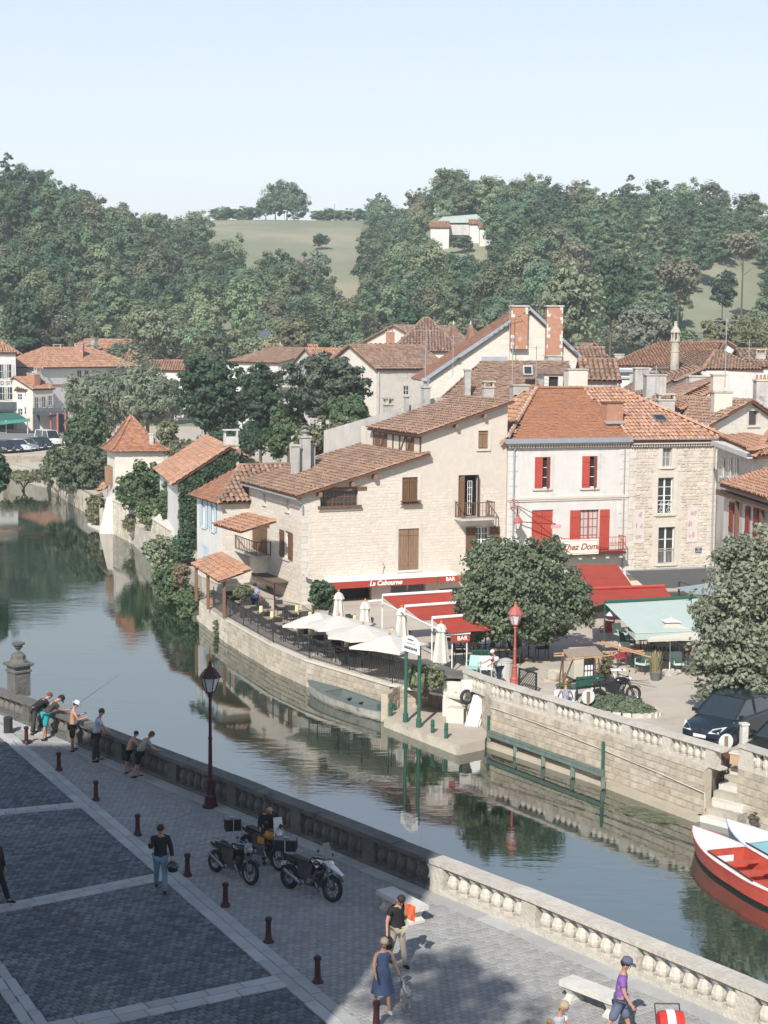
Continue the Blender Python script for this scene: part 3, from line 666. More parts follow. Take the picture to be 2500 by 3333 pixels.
balcony(cab,pF,s0-.18,s1+.5,z0-.0,.95,.85,wood,limeg,n=22,wedge=.45,bar=.022)
s0,s1,z0,z1=H['lowr'];window(cab,pF,H['lowr'],cols=4,rows=4,fmat=whitep,shut='open',smat=wood,sw=.62,surround=None)
for k in('g2','g3','g4'):window(cab,pF,H[k],cols=2,rows=1,fmat=limeg,sill=False)
s0,s1,z0,z1=H['open'];m=MB();m.quad(P(s0-.2,z0,-.9),P(s1+.2,z0,-.9),P(s1+.2,z1,-.9),P(s0-.2,z1,-.9));m.build('shop_interior',[M('dim_interior',(.07,.07,.07),(.05,.05,.05),2)],cab)
s0,s1,z0,z1=LH[0];shutter_mb(LPl,s0+.02,s1-.02,z0,z1,-.02,boards=6).build('shutter',[wood],cab)
m=MB();m.fbox(LPl,s0+.5,s1+.4,z1+.02,z1+.18,.0,.08);m.build('lintel',[wood],cab)
balcony(cab,LPl,s0-1.9,s1+.6,z0+.05,.9,.78,wood,limeg,n=24,bar=.025)
s0,s1,z0,z1=LH[1];window(cab,LPl,LH[1],cols=2,rows=3,shut='open',smat=wood,sw=.62,glassm=M('curtained_glass',(.45,.45,.43),rough=.3))
for k in(2,3):window(cab,LPl,LH[k],cols=1,rows=1,lights=1,fmat=whitep,glassm=MATS['curtained_glass'])
s0,s1,z0,z1=LH[4];m=MB();m.fbox(LPl,s0,s1,z0,z1,-.2,-.1);m.build('glazed_door',[wood],cab)
m=MB();a0,zz=LPl.sz(868,1865);a1=LPl.sz(940,1880)[0];m.fbox(LPl,a0,a1,zz-.05,zz+.06,.75,.9);m.fbox(LPl,a0,a1,zz-.02,zz+.02,0,.75)
m.fbox(LPl,a0+.05,a1-.05,zz-.3,zz-.05,.84,.86);aw=m.build('folded_awning',[M('brown_awning',(.16,.12,.09),(.12,.09,.07),3)],cab)
m=MB();m.bar(LPl.pt(a1,Z0,.8),LPl.pt(a1,zz,.8),.05,n=6);m.build('post',[burg],aw)
UPl=Plane(C0+uF*S1+vB*dU,C0+uF*S1);Lu=(dU)
m=MB();zt_,zb_=zUe-.1,zS-.1
for a in np.linspace(.1,Lu-.1,8):m.fbox(UPl,a-.06,a+.06,zb_,zt_,.002,.05)
m.fbox(UPl,0,Lu,zb_+.02,zb_+.14,.055,.08);m.fbox(UPl,0,Lu,zt_-.16,zt_,.055,.08)
for k in(1,4,5):a=.1+(Lu-.2)*k/7;m.bar(UPl.pt(a,zb_+.1,.03),UPl.pt(a+(Lu-.2)/7,zt_,.03),.045,n=4)
m.build('timber_frame',[wood],cab)
for k in(0,1,5):a=.16+(Lu-.2)*k/7;m=MB();m.fbox(UPl,a+.1,a+(Lu-.2)/7-.1,zb_+.2,zt_-.25,.01,.03);m.build('gallery_window',[wood],cab)
def roofchim(root,px,py0,py1,wpx,d,mat,P0,sl,cap='slab',D=None,**k):
 q=W(px,py0,D);z1=W(px,py1,D).z;w_=wpx/5300*D;return chimney(root,q,w_,d,q.z-.8,z1,mat,rz=math.atan2(uF.y,uF.x),cap=cap,**k)
roofchim(cab,961,1508,1452,22,.4,limeg,0,0,D=90.5);roofchim(cab,1012,1470,1448,22,.4,limeg,0,0,D=91.6)
c=roofchim(cab,993,1502,1424,28,.5,limeg,0,0,D=91);
m=MB();q=W(993,1424,91);m.lathe([(.14,0),(.14,.28),(.3,.3),(.02,.42)],q+UP*.05,10);m.build('cowl',[zinc],c)
c=roofchim(cab,1385,1310,1262,22,.5,limeg,0,0,D=97,cap='none');q=W(1385,1262,97)
m=MB();m.lathe([(.2,0),(.2,.1),(.12,.12),(.12,.3),(.3,.34),(.3,.42),(.2,.52),(.02,.56)],q+UP*.05,10);m.build('cowl',[zinc],c)
roofchim(cab,1264,1352,1318,26,.45,limew,0,0,D=97,cap='open');roofchim(cab,1323,1330,1292,12,.3,limew,0,0,D=97)
m=MB();a,z=pF.sz(988,1868);m.bar(pF.pt(a,z,0),pF.pt(a,z,.3),.03);m.box(pF.pt(a+.05,z-.05,.35),(.25,.18,.12));m.build('spotlight',[limeg],cab)
s_,z_=pF.sz(1248,1850);m=MB();m.path([pF.pt(s_-.05,z_-.3,.03),pF.pt(s_+.03,z_+.15,.05),pF.pt(s_-.12,z_+.3,.25),pF.pt(s_-.2,z_+.25,.3)],.012,4);m.build('wall_hook',[iron],cab)
# ================================================================ red shuttered house and stone house
R0=pF.pt(pF.sz(1645,1500)[0]+.12,0,.06);azr=math.radians(70);uR=Vector((math.sin(azr),math.cos(azr),0));vR=Vector((-uR.y,uR.x,0));pR=Plane(R0,u=uR)
sM=pR.sz(2045,1600)[0];sZ=pR.sz(2330,1600)[0];zc=pR.sz(1660,1424)[1];zc2=pR.sz(2330,1428)[1];zc=(zc+zc2)/2
red=thing('red_shutter_house','white rendered house with bright red shutters, red balcony and flat orange tile roof','house',(R0+uR*sM/2+vR*5).to_tuple())
RH=dict(u1=hole(pR,1741,1792,1488,1590),u2=hole(pR,1895,1945,1485,1588),l1=hole(pR,1731,1800,1661,1780),l2=hole(pR,1888,1950,1660,1800))
wall(red,pR,[(0,zc-.3),(sM,zc-.3)],list(RH.values()),limew,0)
for k in('u1','u2'):window(red,pR,RH[k],shut='ajar',smat=redp,surround=limew,rows=3)
window(red,pR,RH['l1'],shut='closed',smat=redp,surround=limew)
window(red,pR,RH['l2'],cols=4,rows=5,fmat=redp,shut='open',smat=redp,sw=.62,surround=None,curtain=True,sill=False,name='french_window',glassm=MATS['curtained_glass'])
quoins(red,pR,0,0,zc-.6,'r',mat=limew,w=(.62,.45),h=.42,t=.03);quoins(red,pR,sM,0,zc-.6,'l',mat=limew,w=(.58,.42),h=.42,t=.03)
zs=pR.sz(1850,1620)[1];m=MB();m.fbox(pR,-.02,sM,zs-.05,zs+.08,.001,.1);m.fbox(pR,.03,sM-.05,zs-.16,zs-.05,.001,.06);m.build('string_course',[ashlar],red)
m=MB();m.fbox(pR,-.1,sM,zc-.3,zc-.2,0,.3);m.fbox(pR,-.05,sM,zc-.52,zc-.45,0,.12)
k=0
while k*.16<sM-.1:m.fbox(pR,k*.16,k*.16+.09,zc-.45,zc-.3,0,.22);k+=1
m.build('cornice',[ashlar],red)
m=MB();m.fbox(pR,-.3,sM+.02,zc-.2,zc+.06,.3,.45);m.fbox(pR,-.3,sM+.02,zc-.19,zc-.12,-.1,.3);m.build('gutter',[zinc],red)
m=MB();s_=pR.sz(1672,1500)[0];m.bar(pR.pt(s_,.5,.08),pR.pt(s_,zc-.6,.08),.05,n=8);m.bar(pR.pt(s_,zc-.6,.08),pR.pt(s_+.1,zc-.15,.35),.05,n=8);m.build('downpipe',[zinc],red)
m=MB();s_=pR.sz(2032,1500)[0];m.bar(pR.pt(s_,.5,.07),pR.pt(s_,zc-.6,.07),.03,n=6);m.build('downpipe',[M('dull_pipe',(.3,.24,.2))],red)
plain_wall(red,R0+vR*9,R0,0,(zc-.2,zc-.2),limeg);plain_wall(red,R0+uR*sM+vR*9,R0+vR*9,0,(zc-.2,zc-.2),limeg)
zr_=W(1850,1268,94).z;RDp=4.8;oz=zc+.08
def QP(a,b,z=None):q=R0+uR*a+vR*b;return Vector((q.x,q.y,z if z is not None else oz+(zr_-oz)*max(b,-.5)/RDp))
def qs(px,b):return Plane(R0+vR*b,u=uR).sz(px,1300)[0]
rfl=roof(red,[QP(.0,-.35),QP(sM-.02,-.35),QP(qs(1895,RDp),RDp),QP(qs(1745,RDp),RDp)],tile_r,kind='flat',w=.2,L=.16,limit=300,name='roof')
roof(red,[QP(-.3,9.5,oz-.2),QP(-.3,-.35,oz-.2),QP(qs(1745,RDp),RDp)],tile_o,w=.24,L=.36,limit=100,name='roof')
roof(red,[QP(sM,9.9,oz),QP(-.3,9.9,oz),QP(qs(1745,RDp),RDp+.02),QP(qs(1895,RDp),RDp+.02)],tile_o,w=.4,L=.8,limit=0,name='roof')
ridge(red,QP(-.2,-.3,oz),QP(qs(1745,RDp),RDp)+UP*.05,tile_p,nub=limew,r=.14);ridge(red,QP(qs(1745,RDp),RDp)+UP*.04,QP(qs(1895,RDp),RDp)+UP*.04,tile_r)
cq=QP(qs(1993,1.5),1.5);chimney(red,cq,1.05,.75,cq.z-.6,W(1993,1312,cq.y).z,brick,rz=math.atan2(uR.y,uR.x),capm=M('sooty_brick',(.16,.08,.06),(.10,.06,.05),4))
m=MB();m.box(cq+UP*-.05-vR*.42,(1.3,.35,.05),math.atan2(uR.y,uR.x),mat=Matrix.Rotation(math.atan2(uR.y,uR.x),3,'Z')@Matrix.Rotation(.5,3,'X'));m.build('chimney_flashing',[zinc],red)
s0,s1,z0,z1=RH['l2'];b0=pR.sz(1815,1800)[0];b1=pR.sz(2012,1800)[0];zb=pR.sz(1950,1800)[1]+.15
bal=balcony(red,pR,b0,b1,zb,.9,.85,redp,M('dark_red_timber',(.10,.03,.025),(.07,.025,.02),3),n=26,bar=.014,tp=.025)
m=MB()
for k in range(8):
 a=b1-1.1+k*.14;m.torus(pR.pt(a,zb+.45,.86),.1,.012,Matrix.Rotation(math.pi/2,3,'X'),n=10,m=4)
m.build('scrollwork',[redp],bal)
for k in range(5):
 m=MB();a=b0+.2+k*(b1-b0-.4)/4;m.fbox(pR,a-.1,a+.1,zb-.36,zb-.13,0,.75);m.build('corbel',[ashlar],red)
def text_mesh(txt,size,mat,name='lettering',bold=0.0,shear=0.0,extr=.006):
 cu=bpy.data.curves.new(name,'FONT');cu.body=txt;cu.size=size;cu.align_x='CENTER';cu.align_y='CENTER';cu.extrude=extr;cu.offset=bold;cu.shear=shear
 t=bpy.data.objects.new('tmp_text',cu);me=bpy.data.meshes.new_from_object(t);bpy.data.objects.remove(t);me.materials.clear();me.materials.append(mat)
 o=bpy.data.objects.new(name,me);C.objects.link(o);return o
def put_text(o,parent,pos,u,nrm,up=UP):
 u=u.normalized();up=nrm.cross(u).normalized();R=Matrix((u,up,nrm)).transposed().to_4x4();o.parent=parent
 o.matrix_local=Matrix.Translation(Vector(pos)-origin(parent))@R
goldp=M('brown_lettering',(.30,.10,.05),rough=.5);whitel=M('white_lettering',(.8,.78,.76),rough=.5)
sgn=thing('restaurant_sign','cream painted board reading Chez Domi hung on the front of the red balcony','sign',pR.pt((b0+b1)/2-.6,zb+.4,1.0))
a0_,a1_=pR.sz(1798,1780)[0]+.05,pR.sz(1922,1780)[0];zt2,zb2=zb+.80,zb-.05
m=MB();m.fbox(pR,a0_,a1_,zb2,zt2,.96,.99);m.build('board',[M('cream_board',(.74,.70,.62),(.70,.66,.58),3)],sgn)
m=MB()
for(x0,x1,y0,y1)in((a0_+.06,a1_-.06,zb2+.06,zb2+.08),(a0_+.06,a1_-.06,zt2-.08,zt2-.06),(a0_+.06,a0_+.08,zb2+.08,zt2-.08),(a1_-.08,a1_-.06,zb2+.08,zt2-.08)):m.fbox(pR,x0,x1,y0,y1,.99,.996)
m.build('border_line',[goldp],sgn)
t=text_mesh('Chez Domi',.5,goldp,bold=.012,shear=.35);put_text(t,sgn,pR.pt((a0_+a1_)/2,(zb2+zt2)/2,.994),uR,pR.n)
br=thing('hanging_sign','small hanging pictorial sign on a dark red triangular bracket arm','sign',pR.pt(.9,4,.1));s_,z_=pR.sz(1682,1645);_,z2_=pR.sz(1682,1697)
tip=pR.pt(s_+1.9,z2_-.1,1.1);m=MB();m.bar(pR.pt(s_,z_,.1),pR.pt(s_,z2_-.05,.1),.035,n=4);m.bar(pR.pt(s_,z_,.1),tip,.025,n=4);m.bar(pR.pt(s_,z2_,.1),tip,.03,n=4);m.build('bracket',[burg],br)
m=MB();m.box(tip+Vector((0,0,-.12)),(.6,.04,.2),.35);m.bar(tip+Vector((0.1,0,-.2)),tip+Vector((.1,0,-.45)),.03,n=4);m.build('sign_figure',[M('pink_tin',(.62,.30,.30))],br)
def lantern_head(parent,c,s,mat,glassm):
 m=MB();m.lathe([(.05*s,0),(.11*s,.03*s),(.12*s,.05*s)],c,8);m.lathe([(.25*s,.38*s),(.23*s,.42*s),(.13*s,.56*s),(.07*s,.6*s),(.03*s,.68*s),(.045*s,.71*s),(.0,.78*s)],c,8)
 for k in range(6):
  a=k*math.pi/3;m.bar(c+Vector((.11*s*math.cos(a),.11*s*math.sin(a),.05*s)),c+Vector((.22*s*math.cos(a),.22*s*math.sin(a),.39*s)),.012*s,n=4)
 o=m.build('lantern_frame',[mat],parent);g=MB();g.lathe([(.095*s,.055*s),(.205*s,.385*s)],c,6);g.build('lantern_glass',[glassm],parent);return o
lgl=M('milky_lamp_glass',(.55,.56,.55),rough=.25)
wl=thing('wall_lantern','red wall lantern on a scrolled bracket above the round tree','lantern',pR.pt(.1,3.4,.4));q=pF.pt(pF.sz(1668,1718)[0]-.15,pF.sz(1668,1718)[1],.9)
lantern_head(wl,q,1.15,redlamp,lgl);m=MB();m.path([q+UP*.85,q+UP*1.15,q+UP*1.15-pF.n*.9+Vector((-.1,0,0))],.02,5);m.torus(q+UP*1.4-pF.n*.45,.22,.018,Matrix.Rotation(math.pi/2,3,'X'),n=12,m=4);m.path([q+UP*1.15,q+UP*1.7-pF.n*.8],.018,4);m.build('bracket',[redlamp],wl)
sto=thing('stone_house','tall narrow stone house with white framed windows and faded wall pictures','house',(R0+uR*(sM+sZ)/2+vR*5).to_tuple())
SH=dict(t=hole(pR,2157,2187,1458,1520),m=hole(pR,2142,2192,1555,1674),b=hole(pR,2143,2197,1716,1836))
wall(sto,pR,[(sM,zc-.35),(sZ,zc-.35)],list(SH.values()),mortar,0)
sur=[(h[0]-.3,h[1]+.3,h[2]-.25,h[3]+.3)for h in SH.values()]
stones(sto,pR,sM+.45,sZ-.5,.8,zc-.55,sur,rubble,wr=(.16,.44),hr=(.13,.24),t=(.01,.045),gap=.03,limit=300)
quoins(sto,pR,sM+.01,.8,zc-.6,'r',w=(.45,.3),h=.36,t=.04);quoins(sto,pR,sZ,.8,zc-.6,'l',w=(.55,.42),h=.36,t=.04)
for nm,h in SH.items():
 m=MB();q=.26;s0,s1,z0,z1=h
 m.fbox(pR,s0-q,s0-.002,z0-.1,z1+q,.001,.045);m.fbox(pR,s1+.002,s1+q,z0-.1,z1+q,.001,.045);m.fbox(pR,s0-.002,s1+.002,z1+.002,z1+q,.001,.045);m.build('window_surround',[ashlar],sto)
window(sto,pR,SH['t'],cols=2,rows=2,fmat=limeg,lights=1,sill=ashlar,glassm=M('shuttered_grey',(.2,.21,.21),rough=.4));window(sto,pR,SH['m'],cols=2,rows=4,fmat=whitep,lights=2);window(sto,pR,SH['b'],cols=2,rows=3,fmat=whitep,lights=2)
for nm,hh,sc in(('m',.38,True),('b',.42,False)):
 s0,s1,z0,z1=SH[nm];z2=z0+(z1-z0)*hh;m=MB();m.fbox(pR,s0,s1,z2-.03,z2,-.03,.0);m.fbox(pR,s0,s1,z0+.03,z0+.05,-.03,0)
 if sc:
  for sx in(.25,.75):
   for(zz,r)in((.3,.13),(.7,.09)):m.torus(pR.pt(s0+(s1-s0)*sx,z0+(z2-z0)*zz,-.015),r,.012,pR_R if False else Matrix((uR,UP,pR.n)).transposed(),n=12,m=4)
  for k in range(5):a=s0+(s1-s0)*k/4;m.bar(pR.pt(a,z0,-.015),pR.pt(a,z2,-.015),.01,n=4)
 else:
  for k in range(13):a=s0+(s1-s0)*k/12;m.bar(pR.pt(a,z0,-.015),pR.pt(a,z2,-.015),.012,n=4)
 m.build('window_railing',[limeg if not sc else whitep],sto)
rf2=roof(sto,[QP(sM-.05,-.4),QP(sZ+.35,-.4),QP(qs(2006,RDp),RDp),QP(qs(1895,RDp),RDp)],tile_p,w=.26,L=.38,limit=300)
roof(sto,[QP(sZ+.35,-.4,oz-.1),QP(sZ+.35,9.9,oz-.1),QP(qs(2006,RDp),RDp)],tile_p,w=.26,L=.38,limit=0);roof(sto,[QP(sZ+.35,9.9,oz),QP(sM,9.9,oz),QP(qs(1895,RDp),RDp+.02),QP(qs(2006,RDp),RDp+.02)],tile_p,w=.4,L=.8,limit=0)
ridge(sto,QP(sZ+.3,-.35,oz-.02),QP(qs(2006,RDp),RDp)+UP*.05,tile_p,nub=limew,r=.15);ridge(sto,QP(qs(1895,RDp),RDp)+UP*.05,QP(qs(2006,RDp),RDp)+UP*.05,tile_p,nub=limew)
m=MB();m.fbox(pR,sM+.03,sZ+.1,zc-.35,zc-.26,0,.3);k=0
while sM+k*.16<sZ-.1:m.fbox(pR,sM+k*.16+.04,sM+k*.16+.13,zc-.5,zc-.36,0,.2);k+=1
m.build('cornice',[ashlar],sto)
m=MB();m.bar(pR.pt(sM+.06,zc-.06,.42),pR.pt(sZ+.5,zc-.1,.42),.06,n=8);m.build('gutter',[M('stained_gutter',(.32,.28,.25),rough=.5)],sto)
s_=pR.sz(2322,1500)[0];m=MB();m.bar(pR.pt(s_,.5,.1),pR.pt(s_-.0,zc-.6,.1),.05,n=8);m.bar(pR.pt(s_,zc-.6,.1),pR.pt(s_+.3,zc-.2,.38),.05,n=8);m.build('downpipe',[MATS['stained_gutter']],sto)
plain_wall(sto,R0+uR*sZ,R0+uR*sZ+vR*9,0,(zc-.2,zc-.2),limeg);plain_wall(sto,R0+uR*sZ+vR*9,R0+uR*sM+vR*9,0,(zc-.2,zc-.2),limeg)
cq=QP(qs(2136,2.0),2.0-.4);g_=(QP(0,1)-QP(0,0)).normalized();nn_=uR.cross(g_)
m=MB();m.box(cq+nn_*.1,(.8,.7,.1),mat=Matrix((uR,g_,nn_)).transposed());sk=m.build('skylight',[M('skylight_frame',(.12,.13,.13))],sto)
m=MB();m.box(cq+nn_*.16,(.6,.5,.02),mat=Matrix((uR,g_,nn_)).transposed());m.build('pane',[glass],sk)
def mural(px0,px1,py0,py1,seed,lab,grp=None):
 random.seed(seed);h=hole(pR,px0,px1,py0,py1);r=thing('wall_picture',lab,'mural',pR.pt((h[0]+h[1])/2,h[2],.05))
 m=MB();m.fbox(pR,h[0],h[1],h[2],h[3],.046,.052);m.build('panel',[M('faded_panel',(.60,.55,.52),(.50,.44,.43),3)],r)
 a=MB();b=MB()
 for k in range(3):
  z=h[2]+(h[3]-h[2])*(.12+.32*k);
  for j in range(3):
   x=h[0]+(h[1]-h[0])*random.uniform(.2,.8);q=a if random.random()<.5 else b
   hh=random.uniform(.15,.4);ww=random.uniform(.06,.12)
   nq=9;q.add([pR.pt(x+ww*random.uniform(.5,1.1)*math.cos(6.283*i/nq),z+hh*.5+hh*.6*random.uniform(.5,1.1)*math.sin(6.283*i/nq),.056+.001*j+(.004 if q is b else 0))for i in range(nq)],[tuple(range(nq))])
 a.build('red_figures',[M('faded_red',(.42,.20,.17),(.50,.36,.32),9)],r);b.build('brown_figures',[M('faded_brown',(.36,.27,.25),(.48,.40,.37),9)],r);return r
mural(2060,2098,1657,1768,3,'faded picture panel left of the tall windows on the stone house');mural(2237,2271,1650,1764,5,'faded picture panel right of the tall windows on the stone house')
random.seed(21)
pl_=thing('street_name_plate','small dark blue enamel street name plate on the stone house','sign',pR.pt(pR.sz(2272,1790)[0],pR.sz(2272,1790)[1],.06));h=hole(pR,2262,2282,1782,1798)
m=MB();m.fbox(pR,h[0],h[1],h[2],h[3],.05,.07);m.build('plate',[M('enamel_blue',(.025,.05,.14),rough=.3)],pl_)
for i,tx in enumerate(('PLACE','DU','MARCHÉ')):t=text_mesh(tx,.085,whitel,extr=.002);put_text(t,pl_,pR.pt((h[0]+h[1])/2,h[3]-.05-.085*i,.075),uR,pR.n)
m=MB();zz=pR.sz(2170,1850)[1];m.fbox(pR,pR.sz(2036,1850)[0],sZ-.3,zz-.22,zz+.02,0.05,.4);m.build('zinc_canopy',[zinc],sto)
# ================================================================ near quay: paving
BAND=[]
slabm=M('pale_paving_slab',(.40,.40,.39),(.33,.33,.32),1.5,bump=.15,bscale=14,isl=.14)
def inpoly(P,poly):
 x,y=P[:,0],P[:,1];c=np.zeros(len(P),bool);n=len(poly)
 for i in range(n):
  x0,y0=poly[i][0],poly[i][1];x1,y1=poly[(i+1)%n][0],poly[(i+1)%n][1]
  k=((y0>y)!=(y1>y))&(x<(x1-x0)*(y-y0)/((y1-y0)or 1e-9)+x0);c^=k
 return c
SLABS=[]
def band(a0,a1,b0,b1,rows,L,ext=(0,0)):
 """strip of slabs between edge a0-a1 and edge b0-b1 (ground points)"""
 a0,a1,b0,b1=[G(*p)for p in(a0,a1,b0,b1)]
 d=(a1-a0).normalized();db=(b1-b0).normalized();b1=b0+db*((a1-b0).dot(db));b0=b0+db*((a0-b0).dot(db))
 a0-=d*ext[0];b0-=d*ext[0];a1+=d*ext[1];b1+=d*ext[1]
 BAND.append([a0,a1,b1,b0])
 for r in range(rows):
  ln=(a1-a0).length;t=-random.random()*L
  while t<ln:
   l_=L*random.uniform(.75,1.2);t0,t1=max(t,0),min(t+l_,ln);t+=l_
   if t1-t0<.1:continue
   f0,f1=t0/ln,t1/ln
   def q(f,g):return a0.lerp(a1,f).lerp(b0.lerp(b1,f),g)
   c=q((f0+f1)/2,(r+.5)/rows);U=q(f1,(r+.5)/rows)-q(f0,(r+.5)/rows);V=q((f0+f1)/2,(r+1)/rows)-q((f0+f1)/2,r/rows)
   U*=1-.014/U.length;V*=1-.014/V.length;z=.03+random.uniform(-.003,.003)
   if U.cross(V).z<0:V=-V
   SLABS.append(((U.x,V.x,0,c.x),(U.y,V.y,0,c.y),(0,0,z,-.008)))
band((171,2550),(912,3200),(230,2550),(1022,3200),2,.95,(9,9))
band((-60,2642),(243,2613),(-60,2658),(262,2631),2,.7,(4,.2))
band((0,2945),(503,2845),(0,2972),(528,2868),2,.62,(6,.1))
band((211,3318),(880,3180),(300,3352),(925,3215),2,.75,(7,.1))
band((0,3124),(160,3333),(0,3234),(55,3333),2,.9,(6,6))
SLABV=[(-.5,-.5,0),(.5,-.5,0),(.5,.5,0),(-.5,.5,0),(-.49,-.47,1),(.49,-.47,1),(.49,.47,1),(-.49,.47,1)]
pieces('paving_slab',SLABV,BOXF,SLABS,[slabm],quay,300)
cd=(G(503,2845)-G(0,2945)).normalized();cn=Vector((-cd.y,cd.x,0));o0=G(0,3333)
rows=[];wR=.155;NR=int(60/wR)
I,J=np.meshgrid(np.arange(-60,330),np.arange(-170,330));wL=.205
I=I.ravel();J=J.ravel();n_=len(I)
Px=o0.x+cd.x*(I*wL+(J%2)*wL*.5)+cn.x*J*wR-6*cd.x;Py=o0.y+cd.y*(I*wL+(J%2)*wL*.5)+cn.y*J*wR-6*cd.y
vx=Px/np.maximum(Py,1)*1.0
keep=(Py>28.5)&(Py<64)&(np.abs(vx)<.262)
npq=[(p.x,p.y-.02)for p in PAR]+[(60,-30),(-80,-30)]
P2=np.stack([Px,Py],1);keep&=inpoly(P2,npq)
for b_ in BAND:keep&=~inpoly(P2,b_)
mb=BAND[0];side=np.array((mb[1]-mb[0]).cross(Vector((0,0,1))).normalized())
right=((P2[:,0]-mb[0].x)*side[0]+(P2[:,1]-mb[0].y)*side[1])<0
if side[0]<0:right=~right
idx=np.where(keep)[0]
def cob(ix,sel,wsc):
 A=np.zeros((len(ix),3,4));r=RNG
 a=r.normal(0,.04,len(ix));c,s=np.cos(a),np.sin(a);sx=(wL-.014)*r.uniform(.88,1.0,len(ix));sy=(wR-.012)*r.uniform(.9,1,len(ix))
 ux,uy=cd.x*c-cd.y*s,cd.x*s+cd.y*c
 A[:,0,0]=ux*sx;A[:,1,0]=uy*sx;A[:,0,1]=-uy*sy;A[:,1,1]=ux*sy;A[:,2,2]=r.uniform(.012,.026,len(ix));A[:,2,3]=-.012
 A[:,2,0]=r.normal(0,.004,len(ix));A[:,2,1]=r.normal(0,.004,len(ix))
 A[:,0,3]=Px[ix]+r.normal(0,.004,len(ix));A[:,1,3]=Py[ix]+r.normal(0,.004,len(ix));return A
left_ix=idx[(((P2[idx,0]-mb[0].x)*(mb[1].y-mb[0].y)-(P2[idx,1]-mb[0].y)*(mb[1].x-mb[0].x))>0)]
right_ix=np.setdiff1d(idx,left_ix)
print('cobbles',len(left_ix),len(right_ix))
cobd=M('dark_cobble',(.135,.155,.175),(.10,.115,.13),.8,bump=.2,bscale=25,isl=.34,c3=(.16,.175,.18),s3=.25,t3=.5);cobl=M('pale_cobble',(.31,.305,.295),(.26,.256,.25),.5,bump=.2,bscale=25,isl=.13)  # dark setts, with the blue of the quay's shade mixed into their colour
COBV=[(-.5,-.5,0),(.5,-.5,0),(.5,.5,0),(-.5,.5,0),(-.42,-.4,1),(.42,-.4,1),(.42,.4,1),(-.42,.4,1)]
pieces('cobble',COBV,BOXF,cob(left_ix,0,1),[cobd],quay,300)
pw=sheet('walkway_bed',[(p.x,p.y)for p in(mb[2],mb[3])]+[(p.x,p.y-.0)for p in PAR[1:-1]],-.009,M('pale_joints',(.25,.245,.235),(.21,.205,.20),2),kind=None,parent=quay)
pieces('cobble',COBV,BOXF,cob(right_ix,1,1),[cobl],pw,300)
m=MB()
for p,q in zip(PAR[1:-2],PAR[2:-1]):
 d=(q-p).normalized();n_=Vector((d.y,-d.x,0));L_=(q-p).length;k=max(1,int(L_/1.1))
 for i in range(k):
  a,b=p.lerp(q,i/k)+d*.006,p.lerp(q,(i+1)/k)-d*.006
  s_=MB();s_.hexa([(v.x,v.y,z)for z in(0,.045)for v in(a+n_*.42,b+n_*.42,b,a)]);s_.build('edge_slab',[slabm],quay)
# ---------------------------------------------------------------- balustrades
BALP=[(.5,0),(.5,.11),(.4,.12),(.4,.17),(.46,.2),(.52,.3),(.54,.42),(.46,.58),(.34,.72),(.3,.78),(.42,.82),(.42,.87),(.5,.89),(.5,1)]
def baluster_mesh(w,h,mat,n=8):
 b=MB();b.lathe([(r*w,z*h)for r,z in BALP],n=n);me=bpy.data.meshes.new('baluster');me.from_pydata([tuple(v)for v in b.v],[],b.f);me.materials.append(mat);return me
def balustrade(name,label,pts,z0,zt,depth,bw,step,every,mat,pierw=.5,plinth=.15,rail=.16,side=1,out=0.0,bh=None,group=None,n=8,skip0=0):
 """pts: foot line seen side; thickness lies on +side of it"""
 mid=pts[len(pts)//2];r=thing(name,label,'balustrade',(mid.x,mid.y,z0),group)
 bh=zt-z0-plinth-rail;me=baluster_mesh(bw,bh,mat,n)
 tot=[0]
 for a,b in zip(pts[:-1],pts[1:]):tot.append(tot[-1]+(b-a).length)
 def at(t):
  for i in range(len(pts)-1):
   if t<=tot[i+1]or i==len(pts)-2:
    d=(pts[i+1]-pts[i]).normalized();return pts[i]+d*(t-tot[i]),d
 L_=tot[-1]
 def segbox(t0,t1,zb,zt_,o0,o1,nm,jit=0):
  (a,d0),(b,d1)=at(t0+.004),at(t1-.004);n0,n1=Vector((-d0.y,d0.x,0))*side,Vector((-d1.y,d1.x,0))*side
  m=MB();m.hexa([(v.x,v.y,z)for z in(zb,zt_)for v in(a+n0*o0,b+n1*o0,b+n1*o1,a+n0*o1)]);return m.build(nm,[mat],r)
 t=0
 while t<L_:l_=min(random.uniform(1.3,1.9),L_-t);l_=l_ if L_-t-l_>.5 else L_-t;segbox(t,t+l_,zt-rail+.045,zt+random.uniform(-.012,.012),-.05,depth+.05,'coping_stone');t+=l_
 t=0
 while t<L_:l_=min(3.2,L_-t);segbox(t,t+l_,zt-rail,zt-rail+.043,.0,depth,'coping_moulding');segbox(t,t+l_,z0,z0+plinth,-.02,depth+.02,'plinth');t+=l_
 t=0;base=origin(r);k=0
 while t<L_-.2:
  if k%(every+1)==0:
   segbox(t,t+pierw,z0+plinth,zt-rail,.0,depth,'pier');t+=pierw+step*.5
  else:
   p,d=at(t);n_=Vector((-d.y,d.x,0))*side;q=p+n_*(depth/2);o=bpy.data.objects.new('baluster',me);C.objects.link(o);o.parent=r
   o.location=Vector((q.x,q.y,z0+plinth))-base;o.rotation_euler.z=math.atan2(d.y,d.x)+math.pi/8+random.uniform(-.08,.08);t+=step if(k+1)%(every+1)else step*.5
  k+=1
 return r
def upto(pts,x):
 a=[];b=[]
 for p,q in zip(pts[:-1],pts[1:]):
  a.append(p)
  if p.x<=x<q.x:s=p.lerp(q,(x-p.x)/(q.x-p.x));return a+[s],[s]+[t for t in pts if t.x>x]
 return pts,[]
near_l,near_r=upto(PAR[1:-1],G(1398,2897).x)  # one balustrade, parted at the shadow edge into dark and pale stone colours
